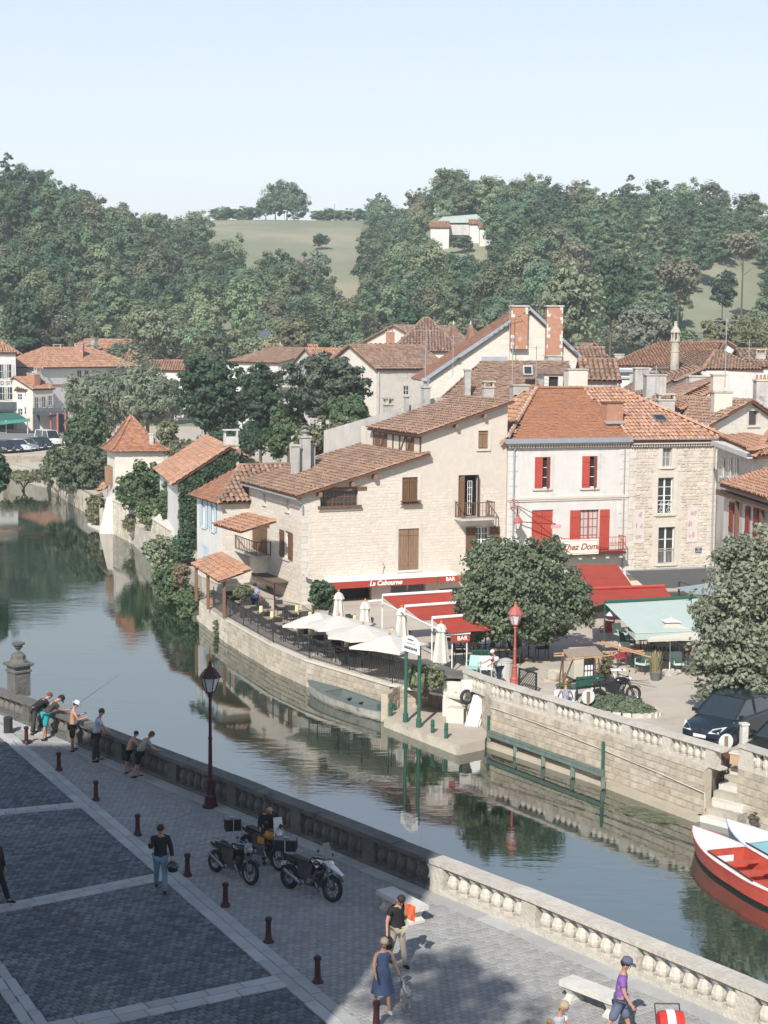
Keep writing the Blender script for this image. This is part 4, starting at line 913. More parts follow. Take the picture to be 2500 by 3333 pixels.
balustrade('stone_balustrade','mossy stone balustrade in deep shade along the near riverbank',near_l,0,.88,.4,.33,.4,7,quaystone,side=1)
balustrade('stone_balustrade','sunlit pale stone balustrade along the near riverbank at lower right',near_r,0,.88,.4,.33,.4,7,balus,side=1)
pb=G(62,2254,.88);up_=thing('urn_pillar','tall dark stone pillar topped by an urn at the left end of the shaded parapet','pillar',pb.to_tuple());s_=.0
rot=math.atan2((PAR[3]-PAR[2]).y,(PAR[3]-PAR[2]).x);up_.rotation_euler=(0,0,0)
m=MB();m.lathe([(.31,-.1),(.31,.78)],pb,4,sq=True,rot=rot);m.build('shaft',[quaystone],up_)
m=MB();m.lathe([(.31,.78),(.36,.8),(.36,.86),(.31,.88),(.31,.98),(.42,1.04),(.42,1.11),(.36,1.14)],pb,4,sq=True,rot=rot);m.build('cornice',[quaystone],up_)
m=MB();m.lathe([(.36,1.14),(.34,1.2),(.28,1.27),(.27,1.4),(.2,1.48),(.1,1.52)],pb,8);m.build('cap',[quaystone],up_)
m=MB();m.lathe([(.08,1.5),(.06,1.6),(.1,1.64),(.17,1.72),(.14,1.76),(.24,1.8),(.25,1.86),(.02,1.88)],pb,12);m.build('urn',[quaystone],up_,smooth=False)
def bollard_proto():
 r=thing('bollard','x','bollard',(0,0,0),'dark red bollards along the slab band')
 m=MB();m.lathe([(.075,.1),(.065,.3),(.062,.52)],(0,0,0),10);m.build('post',[burg],r)
 m=MB();m.lathe([(.13,0),(.13,.03),(.1,.07),(.078,.12)],(0,0,0),10);m.build('base_flare',[burg],r)
 m=MB();m.lathe([(.062,.5),(.085,.53),(.085,.59),(.05,.615)],(0,0,0),10);m.build('cap',[burg],r);return r
bp=bollard_proto();BL=[(86,2421,'farthest dark red bollard, just inside the left edge by the shaded parapet'),(192,2508,'dark red bollard below the bare backed angler in the white hat'),(312,2605,'dark red bollard below the man in the pale blue shirt'),(448,2718,'dark red bollard just above the walking man in the dark jacket'),(610,2851,'dark red bollard just right of the walking man in the dark jacket'),(734,2950,'dark red bollard below the front wheel of the black trail motorcycle'),(874,3067,'dark red bollard below the white beaked motorcycle'),(1034,3199,'dark red bollard left of the woman in the blue dress'),(1224,3352,'nearest dark red bollard, hiding the foot of the woman with the dog')]
for i,(x,y,lab)in enumerate(BL):
 o=bp if i==0 else copy_tree(bp);o.location=G(x,y);o['label']=lab;o.rotation_euler.z=random.uniform(0,6)
 o.rotation_euler.x=random.uniform(-.02,.02)
c_=G(27,2386);t_=thing('stone_stub','x','bollard',c_.to_tuple());t_.name='short_bollard';t_['label']='short thick dark bollard at the far left edge of the quay'
m=MB();m.lathe([(.16,0),(.16,.5),(.15,.52)],c_,12);m.build('post',[iron],t_);m=MB();m.lathe([(.165,.5),(.165,.56),(.1,.6)],c_,12);m.build('cap',[iron],t_)
def lamp_post(label,c,h,mat,gm,s=1.0):
 r=thing('lamp_post',label,'street lamp',c.to_tuple());hh=h-.78*1.05*s
 m=MB();m.lathe([(.24*s,0),(.24*s,.08),(.19*s,.12),(.17*s,.3),(.19*s,.34),(.13*s,.42),(.1*s,.8),(.13*s,.84),(.08*s,.9)],c,8);m.build('lamp_base',[mat],r)
 m=MB();m.lathe([(.065*s,.88),(.055*s,hh*.6),(.075*s,hh*.6+.04),(.05*s,hh*.6+.09),(.042*s,hh-.12),(.09*s,hh-.08),(.05*s,hh)],c,8);m.build('pole',[mat],r)
 lantern_head(r,c+UP*hh,1.05*s*1.25,mat,gm);return r
lamp_post('tall dark red lamp post with four sided lantern by the shaded parapet',G(685,2628),4.28,burg,lgl,1.0)
rl=G(1674,2236);lamp_post('bright red lamp post standing on the square right of the leaning man',rl,W(1674,1972,rl.y).z,redlamp,lgl,1.0)
def bench(label,pa,pb,zt,depth):
 a,b=G(*pa,zt),G(*pb,zt);c=(a+b)/2;d=(b-a).normalized();n_=Vector((-d.y,d.x,0));L_=(b-a).length
 r=thing('stone_bench',label,'bench',(c.x,c.y,0));m=MB()
 m.hexa([(v.x,v.y,z)for z in(zt-.12,zt)for v in(a-n_*depth/2,b-n_*depth/2,b+n_*depth/2,a+n_*depth/2)]);m.build('seat_slab',[M('bench_stone',(.60,.57,.52),(.50,.48,.44),2.5,bump=.25,bscale=12,c3=(.40,.38,.34),s3=1.5,t3=.6)],r)
 for f in(.14,.86):
  m=MB();q=a.lerp(b,f);Rm=Matrix((d,n_,UP)).transposed()
  for(z0,z1,w0,w1)in((0,.07,.2,.2),(.07,.18,.17,.12),(.18,.27,.12,.16),(.27,zt-.122,.16,.2)):
   k=depth/2/.22;m.hexa([Vector((q.x,q.y,z0))+Rm@Vector((x*w0*.55,y*w0*k,0))for x,y in((-1,-1),(1,-1),(1,1),(-1,1))]+[Vector((q.x,q.y,z1))+Rm@Vector((x*w1*.55,y*w1*k,0))for x,y in((-1,-1),(1,-1),(1,1),(-1,1))])
  m.build('leg',[MATS['bench_stone']],r)
 return r
bench('pale stone bench behind the man covering his face with an orange cloth',(1252,2890),(1368,2952),.46,.5)
bench('pale stone bench behind the man in the purple polo shirt',(1842,3180),(2022,3248),.46,.46)
m=MB();q=G(32,2420);m.box((q.x,q.y,.012),(1.5,.5,.02),.35);tag(m.build('drain_cover',[iron],loc=(q.x,q.y,0)),'dark flat drain cover set in the paving at the left edge','drain cover')
# ================================================================ far bank walls
wstone=M('wall_block_stone',(.47,.41,.325),(.37,.325,.255),1.6,bump=.3,bscale=8,isl=.16,c3=(.24,.215,.155),s3=.6,t3=.50)
wback=M('wall_joints',(.40,.35,.275),(.33,.29,.22),2,bump=.3,bscale=10)
def river_wall(label,pts,z0,zt,mat=None,wr=(.35,.65),hr=(.2,.3),limit=300,off=.3,name='river_wall',back=None):
 """pts left to right as seen"""
 c=pts[len(pts)//2];r=thing(name,label,'wall',(c.x,c.y,z0))
 for a,b in zip(pts[:-1],pts[1:]):
  pl=Plane(a,b);Lg=(Vector((b.x-a.x,b.y-a.y,0))).length
  m=MB();m.fbox(pl,0,Lg,z0,zt,-off,0);w_=m.build('wall_core',[back or wback],r)
  stones(r,pl,0,Lg,-1.72,zt,[],mat or wstone,wr=wr,hr=hr,t=(.008,.035),gap=.018,rough=False,limit=max(10,int(limit*Lg/sum((q-p).length for p,q in zip(pts[:-1],pts[1:])))),keep=.97,name='stone')
 return r
fbl=[FB[i]for i in(4,3,2,1,0)]
rw=river_wall('long stone retaining wall under the far balustrade, running down to the stairs',[G(1548,2343,-1.32),FB[4],FB[3],FB[2]],-2.2,-.02,limit=300)
river_wall('stone retaining wall behind the moored red boat',[FB[1]+Vector((0,-.02,0)),FB[0]+Vector((0,-.02,0))],-2.2,-.02,limit=150)
tl=[FB2[i]for i in(4,3,2,1,0)]
river_wall('brown stone wall carrying the restaurant terrace railing above the grey boat',[FB2[4],FB2[3],FB2[2],FB2[1]],-2.2,-.53,limit=280)
river_wall('sunlit mossy stone wall at the upstream end of the restaurant terrace',[FB2[5],FB2[4]],-2.2,-.53,limit=120,mat=M('pale_block_stone',(.56,.50,.41),(.45,.41,.33),1.2,bump=.3,bscale=8,isl=.12,c3=(.33,.31,.22),s3=.4,t3=.52))
m=MB()
for a,b in zip(tl[:-1],tl[1:]):pl=Plane(a,b);m.fbox(pl,0,(b-a).length,-.53,-.43,-.3,.06)
m.build('terrace_kerb',[ashlar],terr)
bl=[p+Vector((.05,.28,0))for p in(Vector((3.2,64.3,0)),FB[4]+Vector((.1,.1,0)),FB[3],FB[2]+Vector((.45,-.25,0)))]
balustrade('stone_balustrade','weathered stone balustrade edging the square on the far bank',bl,-.02,.72,.32,.24,.33,5,balus,pierw=.42,plinth=.08,rail=.15,side=1,n=8)
bl2=[FB[1]+Vector((.08,.28,0)),FB[0]+Vector((.08,.28,0))]
balustrade('stone_balustrade','short run of clean stone balustrade beside the dark car at the right edge',bl2,-.02,.78,.32,.25,.36,6,balus,pierw=.6,plinth=.08,rail=.15,side=1,n=8)
m=MB()
for a,b in((FB[4],FB[3]),(FB[3],FB[2])):pl=Plane(a,b);m.fbox(pl,0,(b-a).length,-2.2,-1.5,.02,.38)
m.build('wall_footing',[M('wet_ledge',(.42,.37,.29),(.34,.30,.23),1.2,bump=.2,bscale=8)],rw)
gb=thing('fender_rail','long green painted timber rail low along the far river wall','rail',(FB[3]+(FB[4]-FB[3])*.5).to_tuple())
pa,pb=G(1590,2392,-1.25),G(1962,2526,-1.25);pa+=Vector((0,-.1,0));pb+=Vector((0,-.1,0))
for k in range(3):
 m=MB();a,b=pa.lerp(pb,k/3),pa.lerp(pb,(k+1)/3-.004);pl=Plane(a,b);m.fbox(pl,0,(b-a).length,-1.24,-1.08,-.05,.1);m.fbox(pl,0,(b-a).length,-1.075,-1.05,-.12,.12);m.build('plank',[M('worn_green_paint',(.15,.18,.155),(.08,.12,.10),4)],gb)
for k in range(5):
 m=MB();a=pa.lerp(pb,k/4.0);m.box((a.x,a.y-.02,-1.45),(.14,.14,.4));m.build('support',[MATS['worn_green_paint']],gb)
for(px,y0,y1)in((1588,2400,2330),(1958,2530,2414)):
 q=G(px,y0,-1.5);q.y-=.22;m=MB();m.bar(q,(q.x,q.y,W(px,y1,q.y).z),.06,n=6);m.build('post',[greenp],gb)
m=MB();pts=[W(1562,2283,G(1600,2415,-1.7).y+.1)];
cab_=[(1600,2300),(1750,2352),(1960,2436),(2150,2515),(2298,2580)]
def onwall(px,py,off=.07):
 for a,b in((FB[4],FB[3]),(FB[3],FB[2])):
  pl=Plane(a,b);s_,z=pl.sz(px,py)
  if s_<(b-a).length or b is FB[2]:return pl.pt(s_,z,off)
pts=[onwall(*p)for p in cab_];m.path(pts+[onwall(2300,2600),onwall(2300,2630)],.016,5);tag(m.build('wall_cable',[ashlar],loc=pts[2]),'white pipe running along the face of the far river wall','pipe')
st=thing('river_stairs','stone stairs leading down to the water beside the red boat','stairs',G(2330,2650,-1.7).to_tuple())
dS=(FB[2]-FB[3]).normalized();nS=Vector((dS.y,-dS.x,0));s0=G(2262,2672,-1.7)
s0=G(2268,2652,-1.5);dS=Vector((.71,.70,0));nS=Vector((.70,-.71,0));rl_=.31
for k in range(7):
 z=-1.5+k*.21;c=s0+dS*(rl_*k);m=MB();w_=1.5
 m.hexa([(v.x,v.y,zz)for zz in(-2.2,min(z,-.06))for v in(c+nS*1.35,c+dS*(2.2-rl_*k)+nS*1.35,c+dS*(2.2-rl_*k),c)]);m.build('step',[oldstone if k%2 else MATS['bench_stone']],st)
LZ=-1.32;lp=[G(*p,LZ)for p in((1262,2336),(1496,2426),(1578,2408),(1590,2385),(1545,2340),(1470,2322),(1400,2300),(1300,2300),(1270,2322))]
ls=thing('landing_stage','low stone landing platform at the river edge below the far wall','landing',(lp[0]+lp[2]).to_tuple());ls.location=((lp[0].x+lp[2].x)/2,(lp[0].y+lp[2].y)/2,LZ)
m=MB();m.slab([(p.x,p.y)for p in lp],-1.9,LZ);m.build('platform',[M('landing_stone',(.44,.38,.31),(.36,.31,.26),.9,bump=.15,bscale=10)],ls)
m=MB();a,b=lp[0],lp[1];pl=Plane(a,b);m.fbox(pl,-.1,(b-a).length,-2.2,LZ-.06,0,.12);m.build('edge_footing',[oldstone],ls)
for k,(x,y)in enumerate(((1497,2322),(1492,2312),(1487,2304))):
 c=G(x,y,LZ+.2*(k+1));m=MB();m.box((c.x,c.y+.1,LZ+.1*(k+1)),(1.0-.15*k,.5,.2*(k+1)),-.3);m.build('step',[ashlar],ls)
sp=thing('boat_trip_sign','white arched boat trip sign on two tall dark green posts on the landing','sign',G(1341,2358,LZ).to_tuple())
P1,P2_=G(1320,2350,LZ),G(1363,2367,LZ);z1,z2=W(1313,2112,P1.y).z,W(1357,2128,P2_.y).z;z1=z2=(z1+z2)/2
for p in(P1,P2_):m=MB();m.bar(p,(p.x,p.y,z1+.3),.075,n=8);m.build('post',[greenp],sp);m=MB();m.lathe([(.11,0),(.11,.35),(.08,.38)],p,8);m.build('post_sleeve',[greenp],sp)
dP=(P2_-P1);dP.z=0;pl=Plane(P1-dP*.14,P2_+dP*.1);Lp=dP.length*1.26;m=MB();K=10
top=[(Lp*i/K,z1+.42+.22*math.sin(math.pi*i/K))for i in range(K+1)];vs=[pl.pt(0,z1-.05,.1)]+[pl.pt(Lp,z1-.05,.1)]+[pl.pt(a,z,.1)for a,z in top[::-1]]
m.extr(vs,-pl.n*.04);m.build('board',[whitep],sp)
blackl=M('dark_lettering',(.05,.05,.06))
t=text_mesh("L'ARCHE DE NOÉ",.125,blackl,bold=.004);put_text(t,sp,pl.pt(Lp/2,z1+.12,.108),pl.u,pl.n)
t=text_mesh("RESTAURANT",.07,blackl);put_text(t,sp,pl.pt(Lp/2,z1+.47,.108),pl.u,pl.n);t=text_mesh("PROMENADES EN BATEAU",.055,MATS['faded_brown']);put_text(t,sp,pl.pt(Lp/2,z1+.32,.108),pl.u,pl.n)
for i,(x,y,h,lab)in enumerate(((1408,2385,.52,'green mooring post nearest the tall sign posts on the landing'),(1452,2403,.6,'green mooring post at the middle of the landing edge'),(1272,2330,.55,'green mooring post at the upstream corner of the landing by the grey boat'))):
 c=G(x,y,LZ);r=thing('mooring_post',lab,'post',c.to_tuple(),'mooring posts on the landing');m=MB();m.lathe([(.075,0),(.075,h-.03),(.06,h)],c,8);m.build('post',[greenp],r);m=MB();m.torus(c+UP*(h*.6),.085,.012,Matrix.Identity(3),n=10,m=4);m.build('mooring_ring',[iron],r)
wb=thing('leaning_panels','two tall white panels leaning against the far wall on the landing','panel',G(1545,2352,LZ).to_tuple())
for dx,dy in((0,0),(.22,.06)):
 a=G(1521,2354,LZ)+Vector((dx-.12,dy-.4,0));m=MB();tp=Vector((.34,.2,1.2));wv=Vector((.5,-.15,0))*(1 if dx==0 else.75);m.extr([a,a+wv,a+wv+tp,a+tp],(0.02,.05,0));m.build('panel',[whitep],wb)
lwp=[G(*p,LZ)for p in((1262,2322),(1300,2303),(1405,2296),(1445,2300))]
river_wall('low stone wall behind the landing below the fig bush',lwp,-1.9,-.52,limit=80)
river_wall('short stone wall between the gate pillar and the long wall',[G(1500,2290,LZ),G(1548,2343,LZ)+Vector((-.02,.04,0))],-1.9,-.03,limit=60)
pw_=thing('terrace_pillar','square stone gate pillar with sloping coping beside the stairs up from the landing','pillar',G(1480,2250,-.5).to_tuple());c=G(1478,2325,-1.3)
z1=W(1478,2200,c.y).z
m=MB();m.box((c.x,c.y,(z1-1.5)/2-.2),(.8,.7,z1+1.6),-.3);m.build('shaft',[MATS['bench_stone']],pw_);m=MB();q2=G(1365,2136,.55);m.hexa([(c.x-.5,c.y-.45,z1+.0),(c.x+.5,c.y-.6,z1),(c.x+.5,c.y+.45,z1),(c.x-.3,c.y+.5,z1),(c.x-.5,c.y-.45,z1+.14),(c.x+.5,c.y-.6,z1+.14),(c.x+.5,c.y+.45,z1+.14),(c.x-.3,c.y+.5,z1+.14)])
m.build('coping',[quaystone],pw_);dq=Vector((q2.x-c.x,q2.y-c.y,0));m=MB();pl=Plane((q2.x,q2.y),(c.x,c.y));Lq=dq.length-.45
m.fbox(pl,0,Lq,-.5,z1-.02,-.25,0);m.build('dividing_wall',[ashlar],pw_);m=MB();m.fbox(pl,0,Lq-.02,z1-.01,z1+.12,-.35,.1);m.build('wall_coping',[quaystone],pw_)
# ================================================================ houses upstream of the restaurant
Cb=C0+vB*dL;uL=-uF
sq=abs(Plane(Cb,u=uF).sz(720,1640)[0]);Q0=Cb-uF*sq;tq=abs(Plane(Q0,u=vB).sz(641,1640)[0]);ezq=Plane(Q0,u=uF).sz(722,1630)[1]
wh=thing('blue_shutter_house','small white house with pale blue shutters and mossy hipped tile roof above the water','house',(Q0+vB*2).to_tuple());wh.location.z=-1.7
qF=Plane(Q0,u=uF);qL=Plane(Q0+vB*tq,Q0)
wall(wh,qF,[(0,ezq),(sq+.3,ezq)],[],ashlar,-1.9);stones(wh,qF,.02,sq,.2,ezq-.1,[],ashlar,wr=(.4,.7),hr=(.25,.32),t=(.004,.01),gap=.02,rough=False,limit=60)
def qh(a,b,c,d):return hole(qL,a,b,c,d)
QH=[qh(660,670,1626,1712),qh(690,699,1638,1725),qh(664,678,1770,1812)]
wall(wh,qL,[(0,ezq),(tq,ezq)],QH[:2],limew,-1.9,depth=.2)
for h in QH[:2]:window(wh,qL,h,cols=1,rows=3,lights=1,shut='open',smat=bluep,sw=.42,glassm=MATS['curtained_glass'])
m=shutter_mb(qL,QH[2][0],QH[2][1],QH[2][2],QH[2][3],.02);m.build('shutter',[bluep],wh)
plain_wall(wh,Q0+vB*tq+uF*6,Q0+vB*tq,-1,(ezq,ezq),limew)
def QQ(a,b,z):q=Q0+uF*a+vB*b;return Vector((q.x,q.y,z))
rzq=ezq+1.75;ap0=QQ(2.0,2.6,rzq);ap1=QQ(6,2.6,rzq)
roof(wh,[QQ(-.4,-.4,ezq-.05),QQ(sq+.6,-.4,ezq-.05),QQ(6.4,2.6,rzq),ap0],tile_b,w=.3,L=.4,limit=300,jit=1.3)
roof(wh,[QQ(-.4,tq+.4,ezq-.05),QQ(-.4,-.4,ezq-.05),ap0],tile_f,kind='flat',w=.2,L=.16,limit=200)
roof(wh,[QQ(6,tq+.4,ezq),QQ(-.4,tq+.4,ezq),ap0,ap1],tile_b,w=.4,L=.6,limit=0)
ridge(wh,QQ(-.35,-.35,ezq),ap0+UP*.04,tile_b);ridge(wh,ap0+UP*.04,ap1+UP*.04,tile_b)
def leanto(label,pts,tm,posts,mat=wood,beam=True,w=.24,name='tiled_canopy'):
 c=sum((Vector(p)for p in pts),Vector())/len(pts);r=thing(name,label,'canopy',(c.x,c.y,-.5));roof(r,pts,tm,w=w,L=.34,limit=200,thick=.07,under=wood)
 for p in posts:m=MB();m.box((p[0],p[1],(p[2]+p[3])/2),(.16,.16,p[3]-p[2]));m.build('post',[mat],r)
 return r
ca,cb_,cc,cd_=G(612,1892,1.5),G(621,1835,1.5),G(720,1795,2.35),G(811,1850,2.3)
ev0=W(622,1836,89.3);ev1=W(711,1893,82.8);ev1.z=ev0.z=(ev0.z+ev1.z)/2;hi1=W(811,1850,83.6);hi0=W(720,1796,89.2);hi1.z=hi0.z=(hi0.z+hi1.z)/2
hi0=ev0+uF*1.75+UP*.55;hi1=ev1+uF*1.75+UP*.55
leanto('lower orange tile canopy over the upstream end of the restaurant terrace',[ev0,ev1,hi1,hi0],tile_o,[(ev1.x+.25,ev1.y+.5,-.5,ev1.z+.1),(ev0.x+.35,ev0.y-.6,-.5,ev0.z+.1),((ev0.x+ev1.x)/2+.2,(ev0.y+ev1.y)/2,-.5,ev0.z+.1)])
e0_,e1_=W(694,1700,87.6),W(782,1738,84.2);h0_,h1_=W(810,1660,87.8),W(811,1727,84.4);e0_.z=e1_.z=(e0_.z+e1_.z)/2;h0_.z=h1_.z=e0_.z+.95;
h0_=e0_+uF*2.0+UP*.5;h1_=e1_+uF*2.0+UP*.5
leanto('upper orange tile canopy against the side wall above the brown balcony',[e0_,e1_,h1_,h0_],tile_o,[])
ez_=4.4;I0=W(578,1562,106);aI=W(745,1450,110);I1=W(905,1560,112)
ivh=thing('ivy_house','house with bright orange tile roof and gable wall smothered in ivy','house',((I0+I1)/2).to_tuple());ivh.location.z=-1.7
dI=Vector((I1.x-I0.x,I1.y-I0.y,0));LI=dI.length;pI=Plane(I0,u=dI);vI=-pI.n;zI0=I0.z;zIa=aI.z;sa=pI.sz(745,1450)[0]
wall(ivh,pI,[(0,zI0),(sa,zIa),(LI,zI0-.2)],[],lime,-1.9)
dpI=8.0;azl=W(520,1512,118);vI=Vector((azl.x-I0.x,azl.y-I0.y,0));dpI=vI.length;vI.normalize()
plain_wall(ivh,I0+vI*dpI,I0,-1.9,(zI0,zI0),limew)
def IP(a,b,z):q=I0+pI.u*a+vI*b;return Vector((q.x,q.y,z))
s_i=(zIa-zI0)/sa
roof(ivh,[IP(-.5,dpI,zI0-.5*s_i),IP(-.5,-.35,zI0-.5*s_i),IP(sa,-.35,zIa),IP(sa,dpI,zIa)],tile_o,w=.26,L=.4,limit=300,jit=.5)
roof(ivh,[IP(LI+.3,-.35,zI0-.3),IP(LI+.3,dpI,zI0-.3),IP(sa+.01,dpI,zIa),IP(sa+.01,-.35,zIa)],tile_o,w=.26,L=.4,limit=0,jit=.5)
ridge(ivh,IP(-.5,-.3,zI0-.5*s_i+.06),IP(sa,-.3,zIa+.06),tile_o,nub=limew,r=.1,L=.55);ridge(ivh,IP(LI+.3,-.3,zI0-.24),IP(sa,-.3,zIa+.06),tile_o,nub=limew,r=.1,L=.55)
q=IP(sa+.2,.2,zIa);cz=W(773,1413,q.y-1).z;c_=chimney(ivh,q+UP*0,1.0,.7,zIa-1.4,zIa+.05,oldstone,rz=.25,cap='none');m=MB();m.box((q.x,q.y,zIa+.35),(.95,.6,.6),.25);m.build('chimney_stack',[limeg],c_)
m=MB()
for sx in(-1,1):m.box((q.x+sx*.4,q.y,zIa+.85),(.1,.5,.4),.25)
m.box((q.x,q.y,zIa+1.1),(1.1,.7,.08),.25);m.build('chimney_cap',[limeg],c_)
m=MB();m.box((q.x,q.y-.05,zIa-.35),(1.25,.8,.4),.25);m.build('tile_collar',[tile_o],c_)
TC=G(368,1736,-1.7);TR=G(531,1700,-1.7);zt_=W(376,1469,TC.y).z;tR=W(531,1461,TC.y+1.0)
tw=thing('dovecote_tower','square stone tower with steep swept pyramid tile roof at the river bend','tower',((TC.x+tR.x)/2,TC.y+2,-1.7))
pT=Plane((TC.x+.2,TC.y),(tR.x,tR.y));LT=4.0;T0=pT.pt(0,0);vT=-pT.n
LT=pT.sz(531,1500)[0];tl_=3.6;vT=Vector((-.33,.94,0)).normalized()
pTL=Plane(T0+vT*tl_,T0)
wall(tw,pT,[(0,zt_),(LT,zt_)],[],lime,-1.9);wall(tw,pTL,[(0,zt_),(tl_,zt_)],[],lime,-1.9);plain_wall(tw,T0+pT.u*LT,T0+pT.u*LT+vT*tl_,-1.9,(zt_,zt_),lime);plain_wall(tw,T0+pT.u*LT+vT*tl_,T0+vT*tl_,-1.9,(zt_,zt_),lime)
stones(tw,pT,0,LT,-1.7,zt_-.1,[],ashlar,wr=(.35,.7),hr=(.24,.34),t=(.003,.008),gap=.02,rough=False,limit=200)
for z0_,z1_,o_w in((-1.9,zt_-4.9,.35),):
 m=MB();m.hexa([T0+Vector((x,y,z))for z,k in((-1.9,1),(1.2,.5))for x,y in((-1.3*k,-.25*k),(.25,-.25*k),(.25,2.5),(-1.3*k,2.5))]);m.build('buttress',[lime],tw)
def TP(a,b,z):q=T0+pT.u*a+vT*b;return Vector((q.x,q.y,z))
apex=TP(LT*.42,tl_*.5,W(435,1357,TC.y+2).z);o_=.45;prv=None
prof=[(1.0,0.0),(.74,.17),(.5,.42),(.28,.7),(.03,1.0)];cm=TP(LT/2,tl_/2,0);cor=[TP(-o_,-o_,0),TP(LT+o_,-o_,0),TP(LT+o_,tl_+o_,0),TP(-o_,tl_+o_,0)]
zb_=zt_+.02
for f in range(4):
 for(k0,z0_),(k1,z1_)in zip(prof[:-1],prof[1:]):
  a,b=cor[f],cor[(f+1)%4];ax_=Vector((apex.x,apex.y,0));q=[]
  for(p,k,z)in((a,k0,z0_),(b,k0,z0_),(b,k1,z1_),(a,k1,z1_)):
   v=ax_.lerp(p,k);q.append(Vector((v.x,v.y,zb_+(apex.z-zb_)*z)))
  roof(tw,q,tile_f,kind='flat',w=.24,L=.18,limit=75 if f in(0,3)else 0,thick=.08)
for f in range(4):
 pr=None
 for(k,z)in prof:
  v=Vector((apex.x,apex.y,0)).lerp(cor[f],k);v=Vector((v.x,v.y,zb_+(apex.z-zb_)*z+.03))
  if pr is not None:ridge(tw,v if False else pr,v,tile_f,r=.12)
  pr=v
m=MB();m.lathe([(.28,-.25),(.2,.05),(.03,.15)],apex,6);m.build('finial_tile',[tile_f],tw)
q=TP(LT*.78,.3,0);chimney(tw,q,.35,.35,zt_,W(486,1414,q.y).z,limeg,cap='none')
s0,s1,z0,z1=hole(pTL,353,367,1512,1574);shutter_mb(pTL,s0,(s0+s1)/2,z0,z1,.04).build('shutter',[woodold],tw);shutter_mb(pTL,(s0+s1)/2+.05,s1,z0,z1,.02,ang=.5,hinge='r').build('shutter',[woodold],tw)
e=[W(316,1599,133.5),W(343,1589,131.5),W(349,1577,132),W(333,1580,134)]
lq=leanto('tiny orange tile hood on the river side of the dovecote tower',[e[0],e[1],e[2]+Vector((0,.3,.1)),e[3]+Vector((0,.3,.2))],tile_o,[]);
GW=[G(368,1737,-1.7),G(480,1795,-1.7),G(560,1858,-1.7),G(625,1945,-1.7)]
gw=river_wall('tall stained garden wall rising from the river beside the dovecote tower',GW[:3],-2.2,1.0,limit=200,mat=M('pale_block_stone',(1,1,1)),back=M('stained_render',(.56,.51,.43),(.42,.38,.30),.8,bump=.3,bscale=6,c3=(.28,.27,.19),s3=.5,t3=.52))
m=MB()
for a,b in zip(GW[:2],GW[1:3]):pl=Plane(a,b);Lg=(b-a).length;m.hexa([pl.pt(0,1.0,.1),pl.pt(Lg,1.0,.1),pl.pt(Lg,1.0,-.5),pl.pt(0,1.0,-.5),pl.pt(0,1.05,.0),pl.pt(Lg,1.05,.0),pl.pt(Lg,1.35,-.45),pl.pt(0,1.35,-.45)])
m.build('wall_coping',[ashlar],gw)
m=MB();m.slab([(p.x,p.y)for p in(G(285,1710,-1.7),G(325,1728,-1.7),G(372,1740,-1.7),G(365,1728,-1.7),G(330,1708,-1.7))],-2,-1.5);tag(m.build('stone_ledge',[ashlar],loc=G(330,1715,-1.7)),'low pale stone ledge in the water at the foot of the dovecote tower','ledge')
m=MB();m.slab([(p.x,p.y)for p in(G(640,2013,-1.7),G(668,2030,-1.7),G(688,2025,-1.7),G(662,2005,-1.7))],-2,-1.55);tag(m.build('stone_ledge',[ashlar],loc=G(665,2015,-1.7)),'small stone ledge at the foot of the terrace wall corner','ledge')
FW=[G(*p,-1.7)for p in((-260,1556),(10,1560),(70,1556),(152,1552),(200,1570))]
river_wall('far stone embankment wall below the row of parked cars',FW[:4],-2.2,.55,limit=60,wr=(.8,1.5),hr=(.35,.5))
river_wall('overgrown embankment wall upstream of the dovecote tower',[FW[3],FB3[6]+Vector((0,1,0)),FB3[5],FB3[4],FB3[3]],-2.2,0,limit=60,wr=(.8,1.5),hr=(.35,.5))
# ================================================================ the town behind
def WW(px,py,D):return W(px,py,D)
def hs_(name,label,L_,R_,depth,rise,kind='side',z0=0,**k):
 a,b=W(*L_),W(*R_);ez=(a.z+b.z)/2;return house(name,label,(a.x,a.y),(b.x,b.y),depth,z0,ez,rise,kind,**k)
K=lambda s:dict(shut=s)
r,pl=hs_('hotel','tall white hotel at the far left edge with shutters and an orange roof',(-260,1148,238),(51,1149,243),11,4.2,'hip',wm=limew,tm=tile_o,tw=.4,tl=.6,ov=.5,ridge_m=tile_o)
for(px,y0,y1)in((6,1186,1232),(28,1186,1230),(8,1260,1302),(31,1260,1300),(-30,1186,1232),(-30,1260,1302)):
 a,z1=pl.sz(px,y0);_,z0=pl.sz(px,y1);simple_window(r,pl,a,z0,.75,z1-z0,shut='open' if False else None)
 for sx in(-.6,.6):m=MB();m.fbox(pl,a+sx-.18,a+sx+.18,z0,z1,.03,.08);m.build('shutter',[limeg],r)
s_,z_=pl.sz(0,1247);t=text_mesh('HÔTEL DU GRAND SITE',.8,MATS['dark_lettering']);put_text(t,r,pl.pt(s_-2.0,z_,.05),pl.u,pl.n)
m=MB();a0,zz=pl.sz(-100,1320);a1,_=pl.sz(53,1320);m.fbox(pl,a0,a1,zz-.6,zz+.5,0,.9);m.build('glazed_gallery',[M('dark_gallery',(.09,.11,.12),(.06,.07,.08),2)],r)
tealc=M('teal_awning_cloth',(.07,.30,.24),(.05,.25,.20),2,trans=.15)
aw=thing('green_awning','teal green awning along the front of the far left hotel','awning',W(30,1370,236).to_tuple());
m=MB();p=[W(-120,1352,241),W(52,1342,241),W(92,1366,234),W(-120,1377,232)];m.extr(p,(0,0,-.08));m.build('awning_cloth',[M('dark_teal_cloth',(.03,.12,.10),(.02,.09,.08),2)],aw)
